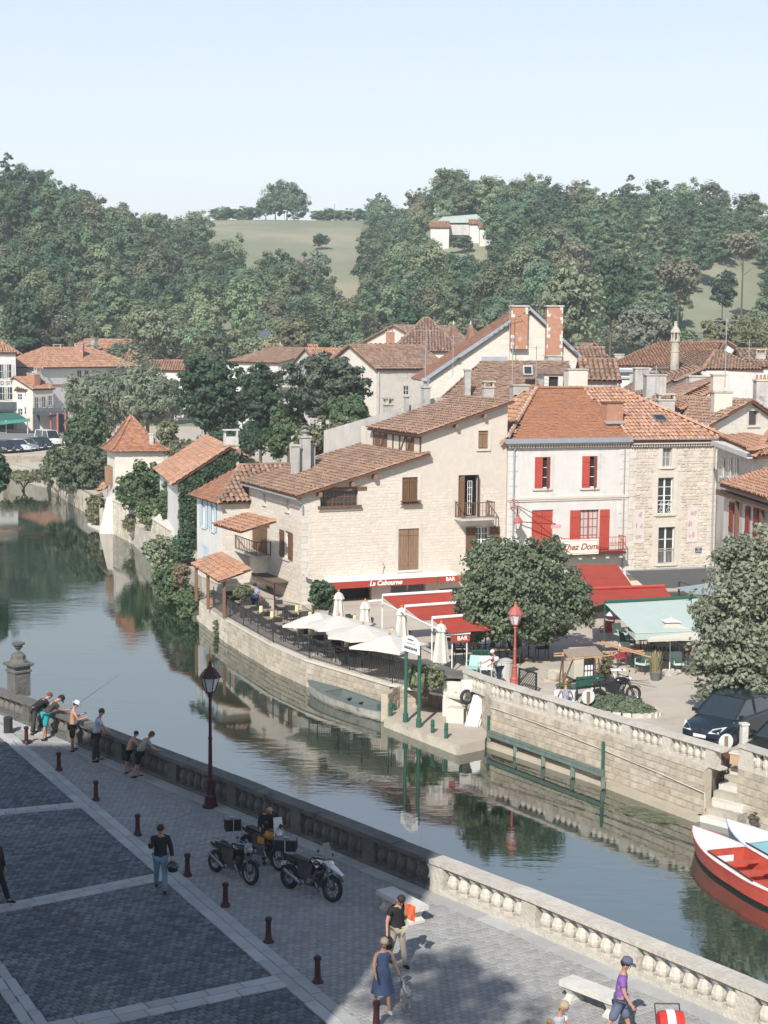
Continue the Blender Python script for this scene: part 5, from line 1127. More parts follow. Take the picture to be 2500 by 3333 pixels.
m=MB();p=[W(0,1371,233),W(98,1362,233.5),W(97,1370,231.5),W(0,1381,231)];m.extr(p,(0,0,-.08));m.build('awning_front',[tealc],aw)
for px in(-40,20,90):q=W(px,1368,232.5);m=MB();m.bar((q.x,q.y,0),q,.06,n=5);m.build('post',[whitep],aw)
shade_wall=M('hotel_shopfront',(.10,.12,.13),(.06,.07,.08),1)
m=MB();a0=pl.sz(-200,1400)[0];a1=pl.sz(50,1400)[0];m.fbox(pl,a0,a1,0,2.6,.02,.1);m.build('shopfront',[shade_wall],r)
r,pl=hs_('townhouse','narrow pale townhouse between the hotel and the cafe with the dark roof',(54,1268,241),(107,1270,241),7,2.0,'shed',wm=limew,tm=tile_b,tw=.4,tl=.6,chims=[(1.8,1.2,.9,.6,2.4,brick)])
for(px,y0,y1)in((65,1282,1300),(88,1272,1290),(66,1330,1350),(87,1325,1348)):a,z1=pl.sz(px,y0);_,z0=pl.sz(px,y1);simple_window(r,pl,a,z0,.6,z1-z0)
r,pl=hs_('cafe_house','beige townhouse with three shuttered windows beside the far left hotel',(107,1266,240),(172,1262,243),8,1.6,'side',wm=lime,tm=tile_o,tw=.4,tl=.6,chims=[(1.4,1.0,1.0,.7,2.0,brick),(2.2,1.5,.8,.6,2.6,limeg)])
for(px,y0,y1)in((119,1293,1328),(142,1291,1326),(163,1288,1320)):a,z1=pl.sz(px,y0);_,z0=pl.sz(px,y1);simple_window(r,pl,a,z0,.6,z1-z0);m=MB();m.fbox(pl,a-.6,a-.34,z0,z1,.03,.07);m.build('shutter',[limeg],r);m=MB();m.fbox(pl,a+.34,a+.6,z0,z1,.03,.07);m.build('shutter',[limeg],r)
gr_=thing('garage','open fronted garage with dark flat roof and dark red posts','garage',W(160,1400,234).to_tuple());gr_.location.z=0
m=MB();m.extr([W(106,1341,236),W(160,1352,231),W(214,1345,236),W(200,1330,244),W(140,1330,244)],(0,0,-.25));m.build('roof',[M('dark_slate',(.07,.08,.09),(.05,.055,.06),2)],gr_)
for px in(166,188,213):q=W(px,1400,232);m=MB();m.box((q.x,q.y,1.5),(.22,.22,3.0));m.build('post',[redlamp],gr_)
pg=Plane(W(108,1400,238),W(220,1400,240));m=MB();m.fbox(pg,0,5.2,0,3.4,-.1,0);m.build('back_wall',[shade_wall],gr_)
for(x0,x1)in((129,163),(169,187)):a0,a1=pg.sz(x0,1400)[0],pg.sz(x1,1400)[0];m=MB();m.fbox(pg,a0,a1,.1,2.6,.3,.36);m.build('door_panel',[limew],gr_)
r,pl=hs_('hipped_house','broad pale house with weathered hipped tile roof and two big chimneys behind the clipped trees',(134,1197,246),(440,1194,262),10,3.0,'hip',wm=limew,tm=tile_o,tw=.35,tl=.55,ov=.6)
for px in(258,282,365,405):a,z1=pl.sz(px,1206);simple_window(r,pl,a,z1-1.3,.8,1.3)
for(px,y0,y1,m_)in((188,1160,1130,limeg),(259,1170,1126,brick)):
 q=W(px,y0,256);chimney(r,q,1.25,1.0,q.z-1,W(px,y1,256).z,m_,cap='open')
m=MB();m.fbox(pl,0,9.5,W(200,1254,247).z-.1,W(200,1254,247).z+.1,.01,.12);m.build('string_course',[brick],r)
hs_('townhouse','dark gabled house end at the left of the hipped house',(98,1182,268),(170,1184,268),9,2.6,'gable',wm=limeg,tm=tile_b,tw=.5,tl=.8)
hs_('townhouse','low orange roofed house behind the hipped house chimneys',(146,1154,285),(296,1156,285),8,1.2,'side',wm=limew,tm=tile_o,tw=.5,tl=.8,chims=[(8.0,2.0,1.2,.9,1.6,limeg)])
hs_('townhouse','white gabled house with a rooflight and wide orange roof left of centre',(323,1176,276),(542,1172,290),12,3.6,'gable',wm=limew,tm=tile_o,tw=.5,tl=.8,apex=.52,chims=[(2.0,3.0,.9,.8,3.6,limeg),(9.0,3.0,.7,.7,1.7,limeg)])
r,pl=hs_('townhouse','orange lean-to wing with a rooflight beside the white gable',(380,1172,268),(472,1175,268),6,1.7,'hip',wm=limew,tm=tile_o,tw=.4,tl=.7)
hs_('townhouse','low house with plain orange roof behind the tall dark tree',(472,1204,262),(622,1206,262),8,1.5,'side',wm=limew,tm=tile_o,tw=.4,tl=.7,wins=((4.0,6.0,.8,1.0),(6.2,6.0,.6,1.0)))
hs_('townhouse','brown roofed house half hidden behind the tall dark tree',(700,1180,275),(800,1182,275),9,2.2,'side',wm=limew,tm=tile_b,tw=.4,tl=.7,chims=[(4.5,1.5,1.7,1.0,1.0,limeg),(.5,2,2.2,.8,.9,limeg)])
r,pl=hs_('slate_pavilion','small pavilion with steep dark slate roof rising above the town',(831,1121,280),(895,1121,280),3.4,0.1,'hip',wm=limew,tm=tile_b,tw=.5,tl=.8,cat='pavilion')
a,b=W(828,1120,279.6),W(896,1120,279.6);sl_=M('blue_slate',(.085,.10,.115),(.065,.078,.09),4,bump=.1)
m=MB();cx,cy=(a.x+b.x)/2,281.8;m.lathe([(1.95,0),(1.3,.9),(.85,2.2),(.35,2.4)],(cx,cy,a.z),4,sq=True);m.build('slate_roof',[sl_],r)
for px in(843,893):q=W(px,1160,278.5);chimney(r,q,.7,.5,q.z-2,W(px,1128,278.5).z,limeg)
hs_('townhouse','long low orange roofed house right of the slate pavilion',(880,1160,272),(1045,1158,274),9,1.9,'side',wm=limew,tm=tile_o,tw=.4,tl=.7,chims=[(2.5,4,.5,.5,2.9,limew)])
hs_('townhouse','small brown roofed house below the slate pavilion',(800,1178,262),(935,1184,262),7,1.2,'side',wm=limeg,tm=tile_b,tw=.4,tl=.7)
hs_('white_gable_house','bright white gabled house behind the big round tree in the centre',(905,1186,214),(1150,1176,222),12,1.9,'gable',wm=limew,tm=tile_b,apex=.62,tw=.35,tl=.6)
hs_('townhouse','long brown roofed house left of the stone house with the bricked up opening',(1040,1186,205),(1216,1184,208),9,1.9,'side',wm=limeg,tm=tile_o,tw=.35,tl=.6)
r,pl=hs_('stone_barn_house','stone walled house with long brown tile roof and grey block infill under the eave',(1226,1198,160),(1452,1196,165),9,2.2,'side',wm=ashlar,tm=tile_b,tw=.3,tl=.45,z0=0,limit=0)
m=MB();a0=pl.sz(1285,1210)[0];a1=pl.sz(1355,1210)[0];zz0,zz1=pl.sz(1300,1240)[1],pl.sz(1300,1206)[1]
for i in range(9):
 for j in range(5):
  if random.random()<.72:x=a0+i*(a1-a0)/9;z=zz0+j*(zz1-zz0)/5;m.fbox(pl,x,x+.2,z,z+.16,.005,.02)
m.build('block_infill',[limeg],r);a,z0=pl.sz(1321,1284);simple_window(r,pl,a,z0,.55,.85,mat=whitep)
chimney(r,W(1270,1150,168),.9,.7,10.5,W(1270,1082,168).z,brick,pots=2)
m=MB();a0,a1=pl.sz(1247,1230)[0],0;m.bar(pl.pt(a0-.6,4,.1),pl.pt(a0-.6,pl.sz(1240,1205)[1],.1),.05);m.build('downpipe',[limeg],r)
for(lab,L_,R_,dp,rs,kd,kw)in(('large brown roofed hall with two small pointed finials behind the stone walled house',(1284,1150,188),(1500,1142,188),16,4.0,'hip',dict(tm=tile_b)),('brown roofed barn whose pale gable faces right behind the chimneyed gable',(1400,1138,200),(1562,1110,205),14,2.4,'side',dict(tm=tile_b,wm=ashlar)),('dark brown roofed shed right of the house with two brick chimneys',(1900,1190,150),(1975,1190,150),8,1.6,'side',dict(tm=tile_b,wm=limeg)),('small brown gabled house right of the twin brick chimneys',(1905,1172,170),(1990,1176,170),8,1.8,'gable',dict(tm=tile_b,wm=limew,apex=.3)),('low dark roof with a red door in the gap right of the stone chimney block',(1905,1232,120),(2010,1236,120),5,1.4,'side',dict(tm=tile_b,wm=limew)),('tiny white cottage on the wooded slope right of the big pale tree',(1995,1072,330),(2032,1074,330),6,1.9,'gable',dict(tm=tile_b,wm=limew,z0=5)),('white farmhouse with orange roof and red door high on the wooded hill',(1402,738,400),(1462,742,400),6,1.6,'side',dict(tm=tile_o,wm=limew,z0=30)),('small white farm building with orange roof high on the wooded hill',(1562,742,398),(1604,742,398),5,1.4,'side',dict(tm=tile_o,wm=limew,z0=30)),('orange roof peeping between the farm buildings on the wooded hill',(1530,730,402),(1570,728,402),5,1.2,'side',dict(tm=tile_o,wm=limew,z0=30))):
 hs_('townhouse' if 'hill' not in lab and 'slope' not in lab else 'hill_house',lab,L_,R_,dp,rs,kd,tw=.36,tl=.55,**kw)
for px in(1476,1532):
 q=W(px,1076,196);r_=thing('roof_finial',('left' if px<1500 else 'right')+' one of two small pointed orange finials above the brown hall roof','finial',q.to_tuple());m=MB();m.lathe([(.5,-1.6),(.4,-.6),(.26,.3),(.1,.7)],q,4,sq=True,rot=.4);m.build('pointed_cap',[tile_f],r_);m=MB();m.lathe([(.1,.7),(.12,.8),(.02,1.2)],q,6);m.build('knob',[limeg],r_)
gh=thing('farm_shed','wide pale green roofed shed behind the white farmhouse on the wooded hill','shed',W(1510,720,408).to_tuple());m=MB()
m.extr([W(1422,722,404),W(1580,720,404),W(1552,697,412),W(1440,706,414)],(0,0,-.3));m.build('roof',[M('pale_green_sheet',(.40,.46,.42),(.36,.42,.38),1)],gh);m=MB()
for px in(1585,1600):m.box(W(px,715,405),(.4,.4,4))
m.box(W(1593,706,405),(1.8,.5,.3));m.box(W(1500,735,404.5)-UP*1,(10,.4,2.5));m.build('frame',[limeg],gh)
bg_=W(1395,1215,131);
r,pl=hs_('chimneyed_gable_house','large pale stone gabled house with two tall brick chimneys on its gable',(1408,1230,132),(1912,1186,134),13,0.01,'shed',wm=ashlar,tm=tile_b)
for o in list(r.children):
 for c in list(o.children):bpy.data.objects.remove(c)
 bpy.data.objects.remove(o)
sA,zA=pl.sz(1722,1006);sL,zL=pl.sz(1395,1228);sR,zR=pl.sz(1908,1184);uu=pl.u;back=Vector((-.1,.99,0)).normalized()
wall(r,pl,[(sL,zL),(sA,zA),(sR,zR)],[],ashlar,0,name='gable_wall')
stones(r,pl,sL,sR,9.5,zA,[],ashlar,wr=(.3,.6),hr=(.2,.3),t=(.003,.008),gap=.02,rough=False,limit=250,topf=lambda s:(zL+(zA-zL)*(s-sL)/(sA-sL)if s<sA else zA+(zR-zA)*(s-sA)/(sR-sA))-.2)
dpt=9
def GP(s,z,o=0.0,b=0.0):q=pl.pt(s,z,o)+back*b;return q
slL=(zA-zL)/(sA-sL)
roof(r,[GP(sL-.4,zL-.4*slL,0,dpt),GP(sL-.4,zL-.4*slL,.35,0),GP(sA,zA,.35,0),GP(sA,zA,0,dpt)],tile_f,kind='flat',w=.3,L=.25,limit=300)
roof(r,[GP(sR+.3,zR-.25,.35,0),GP(sR+.3,zR-.25,0,dpt),GP(sA+.01,zA,0,dpt),GP(sA+.01,zA,.35,0)],tile_f,kind='flat',w=.5,L=.5,limit=0)
m=MB()
for(a,za,b,zb)in((sL-.4,zL-.4*slL,sA,zA),(sA,zA,sR+.3,zR-.25)):
 m.hexa([pl.pt(a,za-.1,.42),pl.pt(b,zb-.1,.42),pl.pt(b,zb-.1,.05),pl.pt(a,za-.1,.05),pl.pt(a,za+.2,.42),pl.pt(b,zb+.2,.42),pl.pt(b,zb+.2,.05),pl.pt(a,za+.2,.05)])
m.build('verge_flashing',[zinc],r)
for(x0,x1,y0,y1)in((1660,1711,998,1136),(1776,1824,998,1156)):
 a0,z1=pl.sz(x0,y0);a1,z0=pl.sz(x1,y1);ch=MB();ch.fbox(pl,a0,a1,z0,z1,-.1,.55);co=ch.build('chimney',[brick],r)
 for k in range(int((z1-z0)/.28)):
  for(b0,b1)in((a0-.0,a0+(.28 if k%2 else.1)),(a1-(.22 if k%3 else.1),a1)):
   if random.random()<.5:m=MB();m.fbox(pl,b0-.01,b1+.01,z0+k*.28+.02,z0+k*.28+.27,.552,.57);m.build('corner_stone',[ashlar],co)
 m=MB();m.fbox(pl,a0-.1,a1+.1,z1,z1+.1,-.2,.65);m.build('chimney_cap',[limeg],co)
aerial('tall aerial mast beside the left brick chimney of the big gable',W(1657,1190,130.5),5.2,.4)
fr_=thing('brown_roof_house','sprawling mossy brown tile roof with a small dormer behind the red shutter house','house',W(1690,1260,108).to_tuple());fr_.location.z=0
A_,B_=W(1440,1300,104),W(1905,1290,104);C_,D_=W(1845,1172,110),W(1568,1176,110);A_.z=B_.z=(A_.z+B_.z)/2;C_.z=D_.z=(C_.z+D_.z)/2
roof(fr_,[A_,B_,C_,D_],tile_b,kind='flat',w=.26,L=.22,limit=300,jit=2.5)
roof(fr_,[A_+Vector((0,9,-.5)),A_,D_],tile_b,kind='flat',w=.4,L=.4,limit=0);roof(fr_,[B_,B_+Vector((0,9,-.5)),C_],tile_b,kind='flat',w=.4,L=.4,limit=0)
plF=Plane(A_,B_);m=MB();m.fbox(plF,0,(B_-A_).length,0,A_.z-.05,-4,0);m.build('wall',[limeg],fr_)
m=MB();m.bar(D_+UP*.1,D_.lerp(C_,.3)+UP*.1,.22,n=4);m.build('ridge_flashing',[zinc],fr_)
plD=Plane(W(1771,1262,104.5),W(1832,1262,104.6));LD=(W(1832,1262,104.6)-W(1771,1262,104.5)).length;zd0,zd1=W(1800,1268,104.5).z,W(1800,1218,104.5).z
dm=MB();dm.fbox(plD,0,.3,zd0-1,zd1,-2.5,0);dm.fbox(plD,LD-.3,LD,zd0-1,zd1,-2.5,0);dm.fbox(plD,.3,LD-.3,zd1-.15,zd1,-2.5,0);dmo=dm.build('dormer',[limew],fr_)
m=MB();m.extr([plD.pt(-.15,zd1,.15),plD.pt(LD+.15,zd1,.15),plD.pt(LD/2,zd1+.4,.15)],-plD.n*2.6);m.build('dormer_roof',[tile_b],dmo);m=MB();m.quad(plD.pt(.3,zd0-.9,-.2),plD.pt(LD-.3,zd0-.9,-.2),plD.pt(LD-.3,zd1-.1,-.2),plD.pt(.3,zd1-.1,-.2));m.build('dormer_opening',[dark],dmo)
q=W(1718,1207,105.6);m=MB();m.box(q,(.62,.2,.8),mat=Matrix.Rotation(-.7,3,'X'));sk=m.build('skylight',[M('aged_grey_paint',(.35,.35,.34))],fr_);m=MB();m.box(q+Vector((0,-.1,.03)),(.45,.06,.55),mat=Matrix.Rotation(-.7,3,'X'));m.build('pane',[glass],sk)
for(x,y0,y1,w_,mt,cp,D)in((1521,1268,1206,.38,limew,'none',104),(1588,1292,1262,.65,limew,'open',100),(1690,1296,1255,1.0,limeg,'slab',101),(1873,1272,1204,1.25,ashlar,'slab',103),(1800,1180,1160,1.0,limeg,'slab',112)):
 q=W(x,y0,D);chimney(fr_,q,w_,w_*.8,q.z-1.5,W(x,y1,D).z,mt,rz=.2,cap=cp)
m=MB();m.lathe([(.8,-.2),(.8,.3),(.1,.75)],W(1755,1165,116),6);
for(px,D,h,rz)in((1667,101,3.2,.1),(1744,102,2.8,1.2),(1385,100,3.4,.0),(1474,118,3.0,.6)):
 aerial('thin roof aerial number'.replace(' number','')+{1667:' on the brown roof left of the rooflight',1744:' between the rooflight and the dormer',1385:' rising by the metal cowl chimney',1474:' in front of the stone walled house'}[px],W(px,{1667:1262,1744:1270,1385:1250,1474:1225}[px],D),h,rz)
r,pl=hs_('cornice_house','large house with white cornice and broad orange roof at the right',(1985,1196,146),(2135,1200,146),14,.2,'side',wm=limew,tm=tile_o,tw=.3,tl=.45,ov=.4)
for o in list(r.children):
 if 'roof' in o.name or 'ridge' in o.name:
  for c in list(o.children):bpy.data.objects.remove(c)
  bpy.data.objects.remove(o)
def rpoly(root,pts,tm,**k):
 P=[W(*p)for p in pts];P[1].z=P[0].z=(P[0].z+P[1].z)/2
 n_=(P[1]-P[0]).cross(P[2]-P[0]).normalized()
 for i in range(3,len(P)):
  d_=(P[i]-P[0]).dot(n_);P[i]=P[i]-Vector((0,0,d_/n_.z))if abs(n_.z)>.1 else P[i]
 return roof(root,P,tm,**k)
rpoly(r,[(1968,1193,146),(2310,1193,146),(2351,1114,155),(2149,1114,155)],tile_o,w=.3,L=.45,limit=150)
m=MB();a,z=pl.sz(1985,1200);m.fbox(pl,-.3,pl.sz(2140,1200)[0],z-.3,z-.05,0,.4);m.fbox(pl,-.1,pl.sz(2140,1200)[0],z-.9,z-.75,0,.15);m.build('cornice',[zinc],r)
a,z0=pl.sz(2011,1262);simple_window(r,pl,a,z0,.5,.5);chimney(r,W(2014,1185,150),.85,.6,8,W(2014,1155,150).z,limew)
r2=thing('long_brown_roof_house','long low house with dull brown hipped roof in front of the orange roofed cornice house','house',W(2300,1230,128).to_tuple());r2.location.z=0
rpoly(r2,[(2118,1205,128),(2284,1200,126),(2330,1143,134),(2260,1143,135)],tile_b,w=.3,L=.45,limit=150)
rpoly(r2,[(2284,1203,126),(2486,1203,128),(2352,1143,134),(2325,1143,134)],tile_b,w=.3,L=.45,limit=150)
P0_,P1_=W(2155,1240,125),W(2284,1207,125.8);m=MB();pq=Plane(P0_,P1_);m.fbox(pq,-1,(P1_-P0_).length,0,W(2220,1222,125.4).z,-4,-.2)
pq=Plane(P1_,W(2480,1207,128));m.fbox(pq,0,9.3,0,P1_.z,-4,-.1);m.build('wall',[limew],r2)
rpoly(r2,[(2112,1235,122),(2200,1244,119.5),(2285,1203,125),(2250,1180,129)],tile_b,w=.3,L=.45,limit=100)
r,pl=hs_('townhouse','gabled brown roof end with a white wall peeping at the far right',(2330,1160,160),(2440,1162,160),10,1.5,'gable',wm=limew,tm=tile_b,tw=.4,tl=.7,apex=.3)
hs_('townhouse','dark brown roof at the far right edge below the hill',(2440,1195,150),(2600,1195,150),10,1.6,'side',wm=limeg,tm=tile_b,tw=.4,tl=.7,chims=[(1.4,2,.9,.6,1.2,limew)])
lc=thing('lantern_chimney','slender round stone chimney with an open arched lantern top','chimney',W(2196,1192,126).to_tuple());q=W(2196,1192,126);z=lambda y:W(2196,y,126).z-q.z
m=MB();m.lathe([(.34,-1),(.33,z(1147)),(.37,z(1146)),(.37,z(1143)),(.31,z(1142)),(.3,z(1114)),(.38,z(1112)),(.38,z(1108))],q,12);m.build('shaft',[oldstone],lc)
m=MB()
for k in range(6):a=k*math.pi/3;m.bar(q+Vector((.28*math.cos(a),.28*math.sin(a),z(1108))),q+Vector((.28*math.cos(a),.28*math.sin(a),z(1082))),.06,n=5)
m.build('column',[oldstone],lc);m=MB();m.lathe([(.4,z(1083)),(.4,z(1080)),(.3,z(1072)),(.14,z(1062)),(.12,z(1050)),(.16,z(1047)),(.05,z(1045))],q,12);m.build('cap',[oldstone],lc)
r3=thing('stepped_roof_houses','terraced houses with stepped brown roofs and worn pale chimneys','house',W(2200,1290,112).to_tuple());r3.location.z=0
rpoly(r3,[(2004,1280,110),(2105,1292,107),(2180,1240,113),(2112,1220,118)],tile_b,w=.28,L=.42,limit=150)
rpoly(r3,[(2078,1300,106),(2140,1340,100),(2345,1225,112),(2240,1232,114)],tile_b,w=.28,L=.42,limit=150)
rpoly(r3,[(2168,1334,99),(2220,1330,98),(2320,1268,106),(2310,1245,108)],tile_o,w=.28,L=.42,limit=100)
m=MB();p=[W(2040,1285,108),W(2148,1350,99),W(2300,1350,101),W(2300,1285,110)];m.slab([(v.x,v.y)for v in p],0,8.6);m.build('wall',[limew],r3)
for(x,y0,y1,w_,mt,D)in((2085,1270,1200,.95,limeg,110),(2130,1280,1222,1.3,limeg,106),(2265,1255,1226,1.2,limew,112),(2337,1268,1222,.85,ashlar,106),(2165,1345,1303,1.0,limew,98)):
 q=W(x,y0,D);chimney(r3,q,w_,w_*.7,q.z-2.5,W(x,y1,D).z,mt,rz=.1,cap='open' if x==2165 else 'slab')
gh3=thing('small_window_gable_house','stone gabled house with one small dark window near the gable top, at the right','house',W(2437,1400,98).to_tuple());gh3.location.z=0
gp=Plane(W(2300,1376,95),W(2600,1376,99));sA,zA=gp.sz(2437,1302);s0_,z0_=gp.sz(2303,1379);s1_,z1_=gp.sz(2560,1385)
hh_=hole(gp,2437,2468,1337,1385);wall(gh3,gp,[(s0_,z0_),(sA,zA),(s1_,z1_)],[hh_],ashlar,0,depth=.2);window(gh3,gp,hh_,cols=1,rows=1,lights=1,fmat=woodold,surround=ashlar)
stones(gh3,gp,s0_,s1_,4,zA,[(hh_[0]-.3,hh_[1]+.3,hh_[2]-.3,hh_[3]+.3)],ashlar,wr=(.3,.6),hr=(.2,.3),t=(.003,.008),gap=.02,rough=False,limit=200,topf=lambda s:(z0_+(zA-z0_)*(s-s0_)/(sA-s0_)if s<sA else zA+(z1_-zA)*(s-sA)/(s1_-sA))-.15)
bk=Vector((-.45,.89,0));sl3=(zA-z0_)/(sA-s0_)
def g3(s,z,o,b):return gp.pt(s,z,o)+bk*b
roof(gh3,[g3(s0_-.3,z0_-.3*sl3,0,9),g3(s0_-.3,z0_-.3*sl3,.35,0),g3(sA,zA,.35,0),g3(sA,zA,0,9)],tile_b,w=.26,L=.4,limit=300)
roof(gh3,[g3(s1_+.3,z1_-.2,.35,0),g3(s1_+.3,z1_-.2,0,9),g3(sA+.01,zA,0,9),g3(sA+.01,zA,.35,0)],tile_b,w=.26,L=.4,limit=0)
plain_wall(gh3,gp.pt(s0_,0)+bk*9,gp.pt(s0_,0),0,(z0_,z0_),limeg);q=g3(sA-1.4,0,0,.9);chimney(gh3,q,1.1,.7,zA-1.5,W(2405,1278,q.y).z,ashlar,rz=.1)
q=W(2482,1245,105);chimney(gh3,q,1.0,.7,q.z-4,W(2482,1240,105).z,limew,rz=.1,pots=4)
aerial('tall thin aerial mast on the right hand roofs',W(2359,1262,104),4.4,.1);aerial('bare aerial mast left of the small window gable',W(2133,1330,99),2.6,.3);aerial('wide aerial above the far right roofs',W(2438,1175,130),1.6,.1)
r4=thing('grey_shutter_house','house with grey shutters and bright orange roof at the right edge behind the lime tree','house',W(2440,1600,84).to_tuple());r4.location.z=0
wpl=Plane(W(2335,1600,92),W(2450,1600,82));zt4=wpl.sz(2440,1470)[1];Lq4=(W(2450,1600,82)-W(2335,1600,92)).length
wall(r4,wpl,[(0,zt4),(Lq4,zt4)],[],limeg,0)
for px in(2352,2375,2395):
 a,z1=wpl.sz(px,1490);_,z0=wpl.sz(px,1552);simple_window(r4,wpl,a,z0,.8,z1-z0);m=MB();m.fbox(wpl,a+.45,a+.8,z0,z1,.03,.07);m.build('shutter',[limew],r4)
pf4=Plane(W(2450,1600,82),W(2560,1600,83));wall(r4,pf4,[(0,zt4),(3,zt4)],[],ashlar,0)
m=MB();m.fbox(wpl,-.1,Lq4+.3,zt4-.25,zt4,0,.4);m.build('cornice',[limew],r4)
rpoly(r4,[(2340,1412,93),(2452,1478,81.2),(2560,1440,86),(2440,1400,94)],tile_o,w=.26,L=.4,limit=200)
rpoly(r4,[(2450,1484,81),(2560,1484,82),(2560,1408,88),(2500,1408,88)],tile_o,w=.26,L=.4,limit=100)
r5=thing('arcade_house','low house with dark red shutters under a bright orange roof at the right edge','house',W(2440,1700,74).to_tuple());r5.location.z=0
rpoly(r5,[(2342,1576,78),(2520,1628,70),(2640,1560,76),(2500,1528,82)],tile_o,w=.24,L=.36,limit=300)
p5=Plane(W(2355,1700,79),W(2520,1700,71.5));z5=p5.sz(2400,1600)[1];wall(r5,p5,[(0,z5),(9,z5)],[],limew,0)
m=MB();m.fbox(p5,-.3,9,z5-.35,z5-.1,0,.35);m.build('eave_board',[wood],r5)
for px in(2385,2438,2465):a,z1=p5.sz(px,1635 if px<2400 else 1648);z0=z1-1.45;shutter_mb(p5,a-.3,a+.3,z0,z1,.05).build('shutter',[M('dark_red_shutter',(.24,.05,.035),(.20,.04,.03),3)],r5)
for px in(2412,2495):a,z1=p5.sz(px,1645);m=MB();m.fbox(p5,a-.09,a+.09,1.2,z5-.3,.1,.28);m.build('timber_post',[wood],r5)
# ================================================================ greenery
def leafmat(name,c1,c2,isl=.28,oisl=0.0):return M(name,tuple(x*1.4+.004 for x in c1),tuple(x*1.4+.004 for x in c2),.8,rough=.6,isl=isl,spec=.25,trans=.3,oisl=oisl)
LG=dict(dark=leafmat('foliage_dark',(.030,.062,.034),(.045,.078,.04)),mid=leafmat('foliage_mid',(.058,.095,.045),(.08,.115,.055)),olive=leafmat('foliage_olive',(.105,.115,.06),(.13,.13,.075)),pale=leafmat('foliage_pale',(.14,.17,.10),(.17,.19,.12)),lime=leafmat('foliage_lime_tree',(.095,.125,.075),(.12,.148,.09)),ivy=leafmat('foliage_ivy',(.045,.08,.045),(.06,.095,.05)))
bark=M('bark',(.12,.095,.07),(.08,.065,.05),3,bump=.3)
def leaf_arrays(pts,nrm,size,rng,asp=1.5,jitter=.6):
 n=len(pts);nrm=nrm+rng.normal(0,jitter,(n,3));nrm/=np.linalg.norm(nrm,axis=1)[:,None]+1e-9
 t=rng.normal(0,1,(n,3));t-=(t*nrm).sum(1)[:,None]*nrm;t/=np.linalg.norm(t,axis=1)[:,None]+1e-9;b=np.cross(nrm,t)
 s=size*rng.uniform(.6,1.3,n)[:,None];u,v=t*s*.5*asp**.5,b*s*.5/asp**.5
 V=np.stack([pts-u,pts-v*.9+u*.1,pts+u,pts+v*.9+u*.1],1).reshape(-1,3);return V,np.arange(n*4).reshape(n,4)
def crown_pts(blobs,n,rng,clump=.32,nclump=70,fill=.12,flat=0.0,top=0.0):
 """leaves gathered in clumps spread over ellipsoid shells"""
 P,N=[],[];wts=np.array([b[1][0]*b[1][1]+b[1][2]*b[1][0]for b in blobs]);wts=wts/wts.sum()
 for(c,r),w_ in zip(blobs,wts):
  c,r=np.array(c,float),np.array(r,float);k=max(6,int(nclump*w_));d=rng.normal(0,1,(k,3));d/=np.linalg.norm(d,axis=1)[:,None]
  cc=c+d*r*rng.uniform(.62,.98,k)[:,None];cr=r.mean()*clump*rng.uniform(.6,1.35,k);m_=int(n*w_*(1-fill));ix=rng.integers(0,k,m_)
  e=rng.normal(0,1,(m_,3));e/=np.linalg.norm(e,axis=1)[:,None];rad=cr[ix]*rng.uniform(.55,1.05,m_)
  p=cc[ix]+e*rad[:,None]*np.array([1,1,.8-flat]);P.append(p);N.append(e*.8+d[ix]*.6+np.array([0,0,.25]))
  f_=int(n*w_*fill);e=rng.normal(0,1,(f_,3));e/=np.linalg.norm(e,axis=1)[:,None];P.append(c+e*r*rng.uniform(.2,.75,f_)[:,None]);N.append(e)
 return np.concatenate(P),np.concatenate(N)
def crown(name,blobs,n,size,mat,parent,seed=0,**k):
 rng=np.random.default_rng(seed);asp=k.pop('asp',1.5);ji=k.pop('jit',.6);P,N=crown_pts(blobs,n,rng,**k)
 zmin=k.get('zmin');V,Fc=leaf_arrays(P,N,size,rng,asp,ji);return fast(name,V,Fc,[mat],parent)
def trunk(parent,p,h,r,limbs=5,spread=1.5,seed=0,name='trunk'):
 rd_=random.Random(seed);m=MB();p=Vector(p);top=p+Vector((rd_.uniform(-.2,.2),rd_.uniform(-.2,.2),h));m.bar(p,p.lerp(top,.5),r*1.15,r*.85,n=8);m.bar(p.lerp(top,.5),top,r*.85,r*.6,n=8)
 for i in range(limbs):
  a=i*2*math.pi/limbs+rd_.random();s_=p.lerp(top,rd_.uniform(.65,1));e=s_+Vector((math.cos(a)*spread*rd_.uniform(.6,1),math.sin(a)*spread*rd_.uniform(.6,1),spread*rd_.uniform(.6,1.2)));m.bar(s_,e,r*.45,r*.15,n=5)
  e2=e+Vector((math.cos(a+.6)*spread*.5,math.sin(a+.6)*spread*.5,spread*.5));m.bar(e,e2,r*.16,r*.05,n=4)
 return m.build(name,[bark],parent)
def tree(name,label,base,blobs,n,size,mat,th,tr,seed=0,cat='tree',group=None,limbs=5,spread=1.5,**k):
 r=thing(name,label,cat,base,group);crown('crown',blobs,n,size,mat,r,seed,**k);trunk(r,base,th,tr,limbs,spread,seed);return r
def at(px,py,D):v=W(px,py,D);return(v.x,v.y,v.z)
def pxr(w_,D):return w_/5300*D
c=at(1690,1930,70);b=G(1700,2190)
bl_=[(c,(3.0,2.6,2.3)),((c[0]-.5,c[1],c[2]+.7),(2.2,2.2,1.75)),((c[0]+.9,c[1],c[2]-.5),(2.3,2.2,1.6)),((c[0]-1.1,c[1]-.3,c[2]-.9),(1.9,1.8,1.2)),((c[0]+.3,c[1],c[2]+1.2),(1.3,1.4,1.2))]
